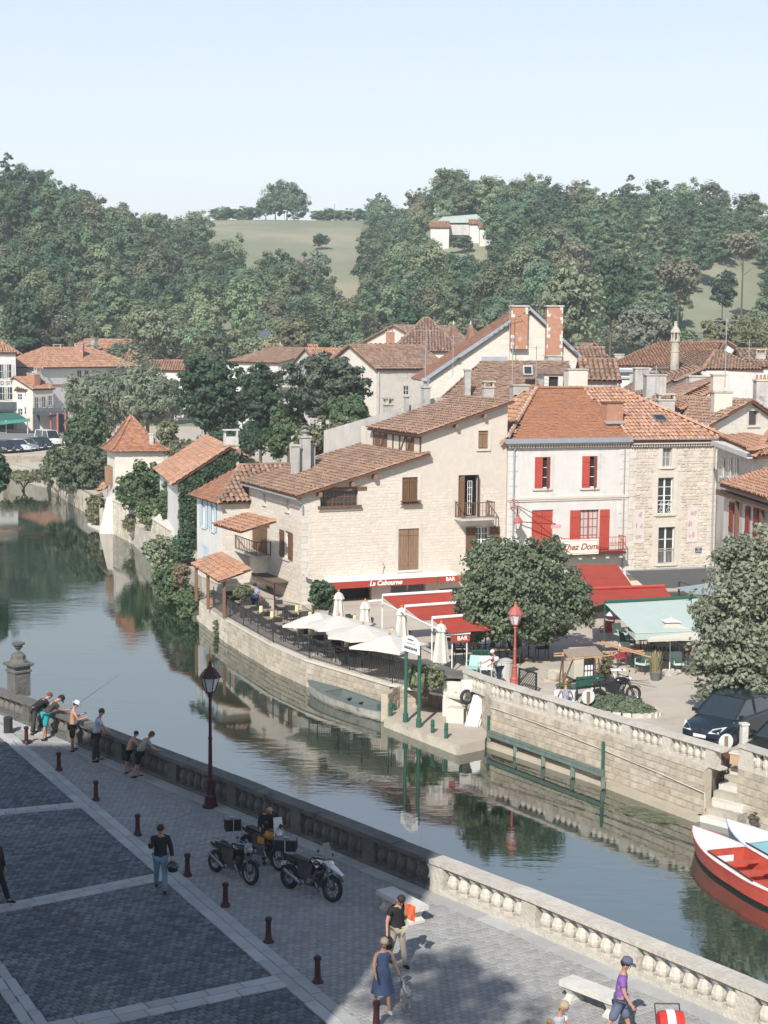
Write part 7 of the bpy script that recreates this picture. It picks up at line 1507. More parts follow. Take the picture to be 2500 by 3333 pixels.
 if bottom:
  VV=[V[pel]+Vector((0,0,.02))];rs=[(.13*s*b,.11*s*b)];ed=[]
  for k in(0,1):
   i=len(VV);VV+=[V[G_[k][0]],V[G_[k][1]].lerp(V[G_[k][0]],.12 if legs=='long' else.0)];rs+=[(.09*s*b,.09*s*b),(.062*s,.062*s)if legs=='long' else(.08*s,.08*s)];ed+=[(0,i),(i,i+1)]
   if legs=='long':VV.append(V[G_[k][2]]+Vector((0,0,.0)));rs.append((.052*s,.052*s));ed.append((i+1,i+2))
  skin_obj('trousers' if legs=='long' else 'shorts',VV,ed,[(x[0]*1.1+.01,x[1]*1.1+.01)for x in rs],bottom,r)
 if dress:
  p0,p1=V[wa],(V[G_[0][1]]+V[G_[1][1]])/2-Vector((0,0,.02));m=MB();rows_=[];n_=16
  for i in range(7):
   t=i/6;c=p0.lerp(p1,t);rad=(.145+.12*t)*s
   for j in range(n_):a=2*math.pi*j/n_;k_=1+.07*math.cos(a*6+1)*t;m.v.append(tuple(c+Vector((rad*k_*math.cos(a),rad*.85*k_*math.sin(a),0))))
  m.f=[(i*n_+j,i*n_+(j+1)%n_,(i+1)*n_+(j+1)%n_,(i+1)*n_+j)for i in range(6)for j in range(n_)];m.m=[0]*len(m.f)
  me=bpy.data.meshes.new('skirt');me.from_pydata(m.v,[],m.f);me.materials.append(dress);me.polygons.foreach_set('use_smooth',[True]*len(me.polygons));o=bpy.data.objects.new('skirt',me);C.objects.link(o);o.parent=r
 def part(nm,mb,mat,smooth=True):
  me=bpy.data.meshes.new(nm);me.from_pydata([tuple(v)for v in mb.v],[],mb.f);me.materials.append(mat)
  if smooth:me.polygons.foreach_set('use_smooth',[True]*len(me.polygons))
  o=bpy.data.objects.new(nm,me);C.objects.link(o);o.parent=r;return o
 for k in(0,1):
  m=MB();f=V[G_[k][2]];m.ball(f+Vector((0,.07,-.035))*s,(.048*s,.135*s,.042*s),10,6);part('shoe',m,shoes)
 hcn=V[h2];hx=Vector((math.sin(D2(turn)),math.cos(D2(turn)),0));face_d=(fw*math.cos(D2(nod))-tf*math.sin(D2(nod)));face_d=Matrix.Rotation(-D2(turn),3,'Z')@face_d;rt=face_d.cross(hd_dir).normalized()
 m=MB();m.ball(hcn+face_d*.092*s-hd_dir*.015*s,(.014*s,.014*s,.02*s),6,4)
 for sx in(-1,1):m.ball(hcn+rt*sx*.09*s-hd_dir*.012*s,(.012*s,.02*s,.028*s),6,4)
 part('nose_and_ears',m,skin);m=MB()
 for sx in(-1,1):m.ball(hcn+face_d*.083*s+rt*sx*.033*s+hd_dir*.01*s,.010*s,6,4)
 m.box(hcn+face_d*.086*s-hd_dir*.05*s,(.045*s,.01*s,.008*s),mat=Matrix((rt,face_d,hd_dir)).transposed());part('eyes_and_mouth',m,hairb)
 if hair:
  m=MB();q=hcn-face_d*.018*s+hd_dir*.03*s;R3=Matrix((rt,face_d,hd_dir)).transposed();k0=len(m.v);m.ball((0,0,0),(.1*s,.105*s,.098*s),12,8)
  ll=.12 if hair is hairr or hair is hairg else 0
  m.v=[tuple(q+R3@Vector((v[0],v[1],(v[2]if v[2]>-.02*s or v[1]<.0 else-.02*s)*(1+(ll*6 if v[2]<0 and v[1]<0 else 0)))))for v in m.v];part('hair',m,hair)
 if hat:
  hm,brim=hat;m=MB();m.lathe([(.108*s,0),(.112*s,.04*s),(.1*s,.09*s),(.05*s,.12*s),(.01,.125*s)],(0,0,0),12);
  if brim=='round':m.lathe([(.17*s,-.005),(.17*s,.005)],(0,0,0),12)
  else:m.add([(-.08*s,.07*s,.0),(.08*s,.07*s,0),(.06*s,.19*s,-.012),(-.06*s,.19*s,-.012),(-.08*s,.07*s,.012),(.08*s,.07*s,.012),(.06*s,.19*s,0),(-.06*s,.19*s,0)],[(3,2,1,0),(4,5,6,7),(0,1,5,4),(1,2,6,5),(2,3,7,6),(3,0,4,7)])
  R3=Matrix((rt,face_d,hd_dir)).transposed();q=hcn+hd_dir*.045*s;m.v=[tuple(q+R3@Vector(v))for v in m.v];part('cap' if brim!='round' else 'hat',m,hm)
 r['hands']=2
 Rz_=Matrix.Rotation(r.rotation_euler.z,3,'Z');base=Vector((foot[0],foot[1],zf));wp=lambda v:base+Rz_@v
 return r,dict(lh=wp(V[A[0][3]]),rh=wp(V[A[1][3]]),head=wp(hcn),chest=wp(V[ch]))
navy=cloth('navy_cloth',(.025,.035,.06));blackc=cloth('black_cloth',(.018,.018,.02));teal=cloth('teal_cloth',(.02,.30,.34));skyb=cloth('pale_blue_shirt_cloth',(.42,.50,.58));darkg=cloth('dark_grey_cloth',(.05,.05,.055))
jeans=cloth('faded_denim',(.16,.27,.36));khaki=cloth('khaki_cloth',(.46,.40,.30));purple=cloth('purple_polo_cloth',(.22,.10,.34));slate=cloth('slate_blue_shorts',(.12,.15,.22));dressb=cloth('blue_dress_cloth',(.055,.085,.16));whitec=cloth('white_cotton',(.72,.72,.72));floral=M('floral_print_cloth',(.10,.12,.10),(.40,.40,.36),14,rough=.9);tblue=cloth('periwinkle_cotton',(.28,.33,.62));orange_c=cloth('orange_cloth',(.75,.14,.05))
dpar=(PAR[4]-PAR[3]).normalized();nW=Vector((-dpar.y,dpar.x,0))
def foot(px,py,z=0):q=G(px,py,z);return(q.x,q.y)
def hug(px,d):
 p=G(px,lerp_t([(101,2368),(338,2467),(671,2600),(1395,2902)],px));return(p.x-nW.x*d,p.y-nW.y*d)
p1,_=person('angler in a dark jacket bending low over the shaded parapet, farthest left',hug(142,.42),(nW.x,nW.y),1.75,lean=62,hip=(4,-8),knee=(4,6),arms=((28,8,35),(38,6,35)),nod=-10,top=blackc,bottom=darkg,sleeve='long',hair=M('reddish_hair',(.14,.05,.035)))
p2,h2=person('angler in dark top and teal shorts leaning out with a fishing rod',hug(186,.5),(nW.x+.3,nW.y),1.76,lean=42,hip=(2,-10),knee=(2,5),arms=((25,8,60),(38,6,45)),nod=25,top=darkg,bottom=teal,legs='short',hair=hairb,hat=(blackc,'peak'))
fr_d=thing('fishing_rod','long thin fishing rod held out over the parapet by the man in teal shorts','rod',tuple(h2['rh']));tip=h2['rh']+Vector((1.5,1.6,.95));m=MB();m.bar(h2['rh']-(tip-h2['rh'])*.1,h2['rh']+(tip-h2['rh'])*.25,.012,.008,n=5);m.build('handle',[blackc],fr_d);m=MB();m.bar(h2['rh']+(tip-h2['rh'])*.25,tip,.007,.003,n=4);m.build('rod_tip',[iron],fr_d)
person('bare backed man in a white sun hat standing at the shaded parapet',hug(272,.42),(nW.x+.7,nW.y),1.72,lean=6,hip=(3,-3),arms=((35,12,70),(25,12,80)),nod=25,top=None,bottom=blackc,legs='short',hair=hairb,hat=(whitec,'round'))
person('man in a pale blue shirt resting his arm on the shaded parapet',hug(352,.45),(nW.x+.9,nW.y-.2),1.8,lean=14,hip=(6,-6),arms=((8,10,20),(34,16,18)),nod=10,top=skyb,bottom=darkg,hair=hairb)
person('shirtless boy in dark shorts leaning on the shaded parapet',hug(448,.38),(nW.x+.5,nW.y),1.42,lean=28,hip=(5,-10),arms=((30,12,40),(30,12,40)),nod=5,top=None,bottom=blackc,legs='short',hair=hairb)
person('girl in a floral top and dark shorts leaning over the shaded parapet',hug(485,.5),(nW.x+.5,nW.y),1.62,lean=40,hip=(0,-16),knee=(0,8),arms=((28,10,40),(30,10,40)),nod=5,top=floral,bottom=blackc,legs='short',hair=hairr)
_,hm_=person('man in black jacket and jeans walking, hand at his face, carrying a helmet',foot(523,2897),(.18,-1),1.76,lean=3,hip=(14,-12),knee=(4,18),arms=((12,14,25),(50,12,95)),nod=18,top=blackc,bottom=jeans,sleeve='long',hair=hairb,bulk=1.12)
def helmet(label,c,mat,s=1.0):
 r=thing('motorcycle_helmet',label,'helmet',tuple(c));c=Vector(c)-Vector((0,0,.16));m=MB();m.ball(c,(.15*s,.17*s,.145*s),12,8);m.build('shell',[mat],r,smooth=True);m=MB();m.lathe([(.12*s,0),(.135*s,.03)],c-Vector((0,0,.14*s)),12);m.build('neck_rim',[blackc],r);m=MB();m.ball(c+Vector((.03,-.05,.01)),(.135*s,.14*s,.07*s),12,6);m.build('visor',[M('visor_black',(.02,.02,.025),rough=.12,spec=.8)],r,smooth=True);m=MB();m.torus(c+Vector((0,0,.13*s)),.05,.008,Matrix.Rotation(math.pi/2,3,'X'),10,4);m.build('chin_strap',[blackc],r)
gloss=M('glossy_black',(.015,.015,.017),rough=.18,spec=.7)
helmet('black helmet dangling from the hand of the man in the black jacket',hm_['lh'],gloss,.95)
person('dark clothed passer-by cut off by the left edge of the picture',foot(-20,2938),(1,-.3),1.75,lean=3,hip=(22,-20),knee=(4,25),top=blackc,bottom=blackc,sleeve='long')
person('bald rider in a dark jacket standing behind the yellow motorcycle by the parapet',foot(872,2812),(.25,-1),1.74,lean=16,hip=(4,-4),arms=((35,14,45),(30,14,60)),nod=30,top=blackc,bottom=darkg,sleeve='long',hair=None,bulk=1.15)
_,hb=person('man in a black shirt and khaki trousers pressing an orange cloth to his face',foot(1290,3140),(.55,-1),1.72,lean=6,hip=(16,-10),knee=(4,16),arms=((58,-24,112),(4,22,12)),nod=35,turn=10,top=blackc,bottom=khaki,sleeve='short',hair=hairb,bulk=1.12)
helmet('glossy black helmet held low by the man in the black shirt',hb['rh'],gloss)
oc=thing('orange_scarf','bright orange cloth held against the face of the man in the black shirt','scarf',tuple(hb['lh']));m=MB();q=hb['lh']+Vector((.02,-.05,.02));nx,ny=4,5
for i in range(nx+1):
 for j in range(ny+1):m.v.append((q.x-.02+.22*i/nx*(1-.3*j/ny)+.05*j/ny,q.y-.06-.03*math.sin(i*2.1+j),q.z+.06-.36*j/ny-.08*i/nx))
for i in range(nx):
 for j in range(ny):a=i*(ny+1)+j;m.f.append((a,a+1,a+ny+2,a+ny+1));m.m.append(0)
k=len(m.v);m.v+=[(v[0],v[1]+.02,v[2])for v in m.v[:k]];m.f+=[tuple(x+k for x in f[::-1])for f in m.f];m.m=[0]*len(m.f);m.build('cloth',[orange_c],oc)
_,hw=person('blond woman in a sleeveless blue dress walking a small white dog',foot(1243,3288),(.35,-1),1.62,lean=5,hip=(14,-10),knee=(2,12),arms=((20,18,25),(18,16,40)),nod=12,turn=25,top=dressb,dress=dressb,bottom=None,sleeve='none',hair=hairg,shoes=shoe_w)
dg=G(1320,3276);fur=M('white_terrier_fur',(.62,.60,.56),(.48,.46,.43),12,rough=.95,bump=.5,bscale=40);dr=thing('dog','small white terrier on a lead beside the woman in the blue dress, tail up','dog',(dg.x,dg.y,0));dr.rotation_euler.z=math.radians(188)
Vd=[(0,-.20,.27),(0,-.02,.25),(0,.15,.28),(0,.25,.36),(0,.31,.40),(0,.40,.37),(0,-.27,.38),(0,-.29,.50)];Ed=[(0,1),(1,2),(2,3),(3,4),(4,5),(0,6),(6,7)];Rd=[(.085,)*2,(.08,)*2,(.095,)*2,(.06,)*2,(.065,)*2,(.03,)*2,(.022,)*2,(.014,)*2]
for sx in(-1,1):
 i=len(Vd);Vd+=[(sx*.055,.17,.17),(sx*.055,.165,.07),(sx*.055,.19,.02)];Ed+=[(2,i),(i,i+1),(i+1,i+2)];Rd+=[(.035,)*2,(.024,)*2,(.022,)*2]
 i=len(Vd);Vd+=[(sx*.06,-.17,.17),(sx*.06,-.24,.09),(sx*.06,-.21,.02)];Ed+=[(0,i),(i,i+1),(i+1,i+2)];Rd+=[(.042,)*2,(.022,)*2,(.022,)*2]
 i=len(Vd);Vd+=[(sx*.05,.29,.46),(sx*.065,.30,.49)];Ed+=[(4,i),(i,i+1)];Rd+=[(.02,)*2,(.012,)*2]
skin_obj('body',Vd,Ed,Rd,fur,dr);m=MB();m.ball((0,.445,.375),.018,6,4);m.ball((-.03,.36,.42),.01,6,4);m.ball((.03,.36,.42),.01,6,4)
me=bpy.data.meshes.new('nose_and_eyes');me.from_pydata(m.v,[],m.f);me.materials.append(gloss);o=bpy.data.objects.new('nose_and_eyes',me);C.objects.link(o);o.parent=dr
ld=thing('dog_lead','thin dark lead from the woman in the blue dress to the white terrier','lead',tuple(hw['lh']));a,b=hw['lh'],Vector((dg.x-.02,dg.y-.22,.38));m=MB();m.path([a,a.lerp(b,.5)-Vector((0,0,.07)),b],.008,4);m.build('strap',[blackc],ld);m=MB();m.torus(a,.03,.008,Matrix.Identity(3),8,4);m.build('handle_loop',[blackc],ld)
person('man in a purple polo shirt, cap and slate shorts striding right at the bottom',foot(2003,3392),(1,-.25),1.78,lean=5,hip=(18,-22),knee=(2,14),arms=((-8,8,10),(14,10,20)),nod=12,turn=0,top=purple,bottom=slate,legs='short',hair=hairb,hat=(cloth('slate_cap',(.10,.11,.17)),'peak'))
person('woman with tied up streaked hair and white top, cut off at the bottom edge',foot(1806,3525),(1,-.5),1.66,lean=8,hip=(8,-8),arms=((30,10,70),(30,10,80)),nod=25,top=whitec,bottom=khaki,hair=hairg)
person('small fair haired child in front of the white topped woman at the bottom edge',foot(1778,3500),(.8,-.6),1.12,lean=4,arms=((25,10,50),(25,10,50)),nod=15,top=orange_c,bottom=slate,hair=M('golden_hair',(.45,.26,.10)))
q=G(2180,3470);pc_=thing('pushchair','pushchair with a red and white hood at the bottom edge','pushchair',(q.x,q.y,0));m=MB();R_=Matrix.Rotation(math.pi/2,3,'Y')
m.lathe([(.02,-.26),(.3,-.24),(.33,-.1),(.33,.1),(.3,.24),(.02,.26)],(q.x,q.y,.78),12,ax=R_);m.v=[(v[0],v[1],max(v[2],.72))for v in m.v];m.build('hood',[cloth('red_hood_cloth',(.55,.04,.03))],pc_)
m=MB();m.lathe([(.34,-.1),(.345,-.09),(.345,.05),(.34,.06)],(q.x,q.y,.785),12,ax=R_);m.v=[(v[0],v[1],max(v[2],.73))for v in m.v];m.build('hood_band',[whitec],pc_);m=MB();m.box((q.x,q.y,.5),(.42,.6,.3));m.build('seat',[blackc],pc_)
m=MB();m.path([(q.x-.24,q.y-.3,.2),(q.x-.24,q.y+.5,1.05),(q.x+.24,q.y+.5,1.05),(q.x+.24,q.y-.3,.2)],.015,5);m.build('frame',[iron],pc_)
for sx in(-1,1):
 for sy in(-.3,.3):m=MB();m.torus((q.x+sx*.26,q.y+sy,.12),.1,.025,R_,12,5);m.build('wheel',[iron],pc_)
q=G(830,1900,1.2);person('man in a periwinkle t-shirt seen from behind on the upstream end of the terrace',(q.x,q.y),(.2,1),1.74,lean=3,hip=(10,-8),arms=((8,14,10),(8,14,15)),top=tblue,bottom=navy,hair=hairb,zf=-.5)
q=G(1490,2302,-.95);person('child in a white t-shirt and pale blue shorts climbing the steps from the landing',(q.x,q.y),(.9,.3),1.22,lean=12,hip=(35,-5),knee=(30,5),arms=((40,10,20),(50,10,20)),top=whitec,bottom=skyb,legs='short',hair=hairb,shoes=shoe_w,zf=-.95)
ba=bl[0].lerp(bl[1],.9);q=G(1622,2240,0);person('white haired man in a white shirt leaning on the far balustrade by the red lamp',(q.x,q.y),(-.9,-.5),1.68,lean=30,hip=(8,-4),arms=((55,15,15),(50,15,20)),nod=0,top=whitec,bottom=navy,hair=hairw)
q=G(1840,2318,0);person('woman with a navy patterned top sitting behind the far balustrade by the white planter',(q.x,q.y),(.1,1),1.5,lean=22,hip=(75,75),knee=(80,80),arms=((20,25,20),(20,25,20)),top=M('navy_print',(.03,.04,.10),(.4,.4,.45),18),bottom=navy,sleeve='none',hair=M('auburn_hair',(.25,.10,.05)),sit=True)
tyre=thing('tyre_fender','black ring fender hanging on the wall by the climbing child','fender',tuple(W(1520,2268,64)));q=W(1520,2268,64.0);m=MB();m.torus(q,.26,.07,Matrix.Rotation(math.pi/2,3,'X')@Matrix.Rotation(.5,3,'Y'),16,6,el=1.2);m.build('rubber_ring',[iron],tyre);m=MB();m.box(q+UP*.45,(.5,.08,.5),.2);m.build('mounting_plate',[limew],tyre)
# ================================================================ vehicles and boats
rubber=M('rubber',(.018,.018,.018),rough=.75);chrome=M('chrome',(.30,.30,.30),rough=.25,metal=1.0);rimm=M('rim_grey',(.09,.09,.095),rough=.35,metal=.7);lampg=M('lamp_glass',(.6,.62,.62),rough=.1,spec=.8);carglass=M('car_glass',(.025,.035,.04),rough=.04,spec=1.0)
RX,RY=Matrix.Rotation(math.pi/2,3,'X'),Matrix.Rotation(math.pi/2,3,'Y')
def moto(label,pa,pb,tank,kind,lean_=7,group='motorcycles parked by the shaded parapet'):
 """pa rear wheel contact, pb front wheel contact; local: +y forward"""
 a,b=Vector(pa),Vector(pb);d=(b-a);wb=d.length;r=thing('motorcycle',label,'motorcycle',tuple((a+b)/2),group);r.rotation_euler=(0,math.radians(-lean_),math.atan2(-d.x,d.y));k=wb/1.5
 bodym=M('satin_black',(.02,.02,.022),rough=.35,spec=.5);seatm=M('seat_vinyl',(.03,.03,.03),rough=.7)
 def P(nm,mb,mt,sm=False):
  me=bpy.data.meshes.new(nm);me.from_pydata([(v[0]*k,v[1]*k,v[2]*k)for v in mb.v],[],mb.f);me.materials.append(mt)
  if sm:me.polygons.foreach_set('use_smooth',[True]*len(me.polygons))
  o=bpy.data.objects.new(nm,me);C.objects.link(o);o.parent=r;return o
 for y,R0_,tr in((-.75,.32,.07),(.75,.34,.055)):
  m=MB();m.torus((0,y,R0_),R0_-tr,tr,RY,24,8);wh=P('wheel',m,rubber,True)
  m=MB();m.torus((0,y,R0_),R0_-tr*1.9,.018,RY,24,6,el=2.2);o=P('rim',m,chrome if kind!='beak' else rimm,True);o.parent=wh
  m=MB()
  for q in range(16 if kind!='beak' else 10):
   an=2*math.pi*q/(16 if kind!='beak' else 10);c_,s_=math.cos(an),math.sin(an);m.bar((.02*(-1)**q,y+.03*c_,R0_+.03*s_),(0,y+(R0_-tr*2)*c_,R0_+(R0_-tr*2)*s_),.005 if kind!='beak' else.012,n=3)
  o=P('spokes',m,chrome if kind!='beak' else rimm);o.parent=wh;m=MB();m.lathe([(.045,-.07),(.045,.07)],(0,y,R0_),10,ax=RY);o=P('hub',m,rimm);o.parent=wh
  m=MB();m.torus((.06,y,R0_),.11,.012,RY,16,4,el=.4);o=P('brake_disc',m,chrome);o.parent=wh
 m=MB()
 for sx in(-1,1):m.bar((sx*.085,.75,.34),(sx*.085,.52,.95),.024,.028,n=6)
 m.box((0,.54,.88),(.22,.06,.05));m.box((0,.60,.72),(.22,.05,.04));P('fork',m,chrome if kind=='yellow' else rimm)
 m=MB();m.torus((0,.75,.34),.36,.05,RY,12,5,a0=math.radians(60),a1=math.radians(150));
 fm=MB()
 for q in range(7):
  an=math.radians(35+q*14);fm.v+=[(-.06,.75+.40*math.cos(an),.34+.40*math.sin(an)),(.06,.75+.40*math.cos(an),.34+.40*math.sin(an))]
 fm.f=[(2*q,2*q+1,2*q+3,2*q+2)for q in range(6)];fm.m=[0]*6
 P('front_mudguard',fm,chrome if kind=='yellow' else bodym)
 m=MB();m.path([(0,.5,.9),(0,.1,.82),(0,-.3,.78),(0,-.6,.82)],.03,6);m.path([(0,.48,.82),(0,.3,.42),(0,-.15,.35),(0,-.3,.6),(0,-.3,.78)],.028,6);m.bar((.08,-.2,.38),(.08,-.75,.32),.025,n=5);m.bar((-.08,-.2,.38),(-.08,-.75,.32),.025,n=5);P('frame',m,bodym)
 m=MB();m.lathe([(.12,0),(.15,.03),(.15,.2),(.13,.26)],(0,.12,.3),10);m.box((0,.1,.38),(.3,.42,.24));m.lathe([(.1,0),(.12,.02),(.12,.18),(.1,.2)],(0,.2,.52),8,ax=Matrix.Rotation(-.5,3,'X'));
 if kind=='beak':
  for sx in(-1,1):m.lathe([(.09,0),(.1,.02),(.1,.12),(.07,.16)],(sx*.14,.18,.42),8,ax=Matrix.Rotation(sx*1.35,3,'Y'))
 P('engine',m,rimm)
 m=MB()
 for sx in(-1,1):m.bar((sx*.14,.22,.45),(sx*.16,.38,.3),.025,n=6);m.bar((sx*.16,.38,.3),(sx*.15,-.2,.26),.025,n=6)
 m.bar((.17,-.2,.28),(.2,-.78,.52),.05,.055,n=8);P('exhaust',m,chrome,False)
 m=MB();m.hexa([(-.13,-.35,.45),(.13,-.35,.45),(.15,.1,.42),(-.15,.1,.42),(-.12,-.45,.8),(.12,-.45,.8),(.12,.1,.84),(-.12,.1,.84)]);P('side_covers',m,bodym)
 m=MB();m.ball((0,.24,.88),(.175,.32,.16),12,8);P('fuel_tank',m,tank,True)
 m=MB();m.hexa([(-.12,-.7,.80),(.12,-.7,.80),(.09,.02,.80),(-.09,.02,.80),(-.13,-.72,.90),(.13,-.72,.90),(.10,.04,.86),(-.10,.04,.86)]);P('seat',m,seatm)
 m=MB();m.hexa([(-.09,-.95,.76),(.09,-.95,.76),(.11,-.5,.66),(-.11,-.5,.66),(-.09,-.97,.84),(.09,-.97,.84),(.12,-.5,.82),(-.12,-.5,.82)]);P('tail',m,bodym);m=MB();m.box((0,-.985,.8),(.1,.03,.05));P('tail_light',m,redp)
 m=MB();m.box((0,-1.0,.62),(.16,.02,.12),mat=Matrix.Rotation(-.3,3,'X'));P('number_plate',m,M('plate_white',(.6,.6,.58)))
 m=MB();m.path([(-.38,.32,1.08),(-.3,.42,1.07),(-.12,.5,1.02),(.12,.5,1.02),(.3,.42,1.07),(.38,.32,1.08)],.014,5)
 for sx in(-1,1):m.bar((sx*.4,.3,1.085),(sx*.3,.42,1.07),.022,n=6);m.bar((sx*.3,.47,1.07),(sx*.42,.44,1.08),.008,n=4)
 P('handlebar',m,blackc)
 for sx in(-1,1):m=MB();m.bar((sx*.28,.43,1.07),(sx*.33,.46,1.25),.008,n=4);m.ball((sx*.34,.46,1.28),(.065,.025,.04),8,6);P('mirror',m,bodym)
 m=MB();m.ball((0,.64,.95),(.085,.08,.085),10,8);P('headlight',m,lampg if kind!='trail' else M('dull_lamp',(.30,.33,.34),rough=.2),True)
 if kind=='beak':
  m=MB();m.hexa([(-.09,.5,.9),(.09,.5,.9),(.03,1.05,.72),(-.03,1.05,.72),(-.13,.46,1.0),(.13,.46,1.0),(.04,1.06,.76),(-.04,1.06,.76)]);P('beak',m,M('white_fairing',(.66,.67,.68),rough=.3));m=MB()
  for sx in(-1,1):m.add([(sx*.12,.5,1.0),(sx*.17,.3,.78),(sx*.16,.1,.92),(sx*.12,.3,1.02)],[(0,1,2,3)]);m.add([(sx*.10,.5,1.0),(sx*.15,.3,.78),(sx*.14,.1,.92),(sx*.10,.3,1.02)],[(3,2,1,0)])
  P('side_fairing',m,M('white_fairing',(.66,.67,.68)))
  m=MB();m.hexa([(-.15,.55,1.05),(.15,.55,1.05),(.15,.53,1.05),(-.15,.53,1.05),(-.12,.4,1.42),(.12,.4,1.42),(.12,.38,1.42),(-.12,.38,1.42)]);P('windscreen',m,M('smoked_screen',(.05,.055,.06),rough=.1,spec=.8))
 if kind=='yellow':
  m=MB();m.hexa([(-.16,.62,1.0),(.16,.62,1.0),(.16,.6,1.0),(-.16,.6,1.0),(-.14,.5,1.4),(.14,.5,1.4),(.14,.48,1.4),(-.14,.48,1.4)]);P('windscreen',m,M('clear_screen',(.35,.38,.40),rough=.1,spec=.8));m=MB()
  for sx in(-1,1):m.box((sx*.14,.05,.68),(.03,.3,.18))
  P('side_panel',m,tank)
 if kind=='trail':
  m=MB();m.hexa([(-.13,.6,.86),(.13,.6,.86),(.13,.56,.86),(-.13,.56,.86),(-.12,.56,1.1),(.12,.56,1.1),(.12,.52,1.1),(-.12,.52,1.1)]);P('number_board',m,M('grey_blue_plastic',(.22,.27,.32)))
  m=MB();m.path([(-.12,-.45,.9),(-.12,-1.0,.93),(.12,-1.0,.93),(.12,-.45,.9)],.012,4)
  for y in(-.6,-.75,-.9):m.bar((-.12,y,.92),(.12,y,.92),.01,n=4)
  P('luggage_rack',m,chrome)
 m=MB();m.bar((-.1,0,.32),(-.32,.05,0.0),.014,n=5);P('side_stand',m,bodym)
 return r
yel=M('amber_paint',(.48,.22,.03),(.42,.19,.03),4,rough=.25,spec=.6)
moto('black trail motorcycle with spoked wheels nearest the slab band',G(700,2838),G(812,2880),gloss,'trail')
r=moto('amber and black touring motorcycle parked behind the other two',G(800,2790),G(905,2835),yel,'yellow')
moto('black motorcycle with white front beak and smoked windscreen, nearest the viewer',G(940,2892),G(1078,2936),gloss,'beak')
def pannier(label,c,s,rz,mat):
 r=thing('luggage_box',label,'luggage',tuple(c));c=Vector(c);m=MB();m.box(c,s,rz);m.build('box',[mat],r);m=MB();m.box(c+UP*(s[2]/2+.012),(s[0]+.02,s[1]+.02,.03),rz);m.build('lid',[M('box_lid',(.07,.07,.07),rough=.4)],r);m=MB();m.box(c,(s[0]*.05,s[1]+.03,s[2]+.05),rz);m.box(c+UP*(s[2]/2+.05),(.14,.03,.03),rz);m.build('strap',[limeg],r)
q=G(757,2682,.95);pannier('strapped black luggage roll behind the black trail motorcycle',(q.x,q.y,.95),(.42,.32,.3),.25,blackc)
q=G(931,2748,.92);pannier('black top box behind the seat of the white beaked motorcycle',(q.x,q.y,.92),(.55,.36,.28),-.1,blackc)
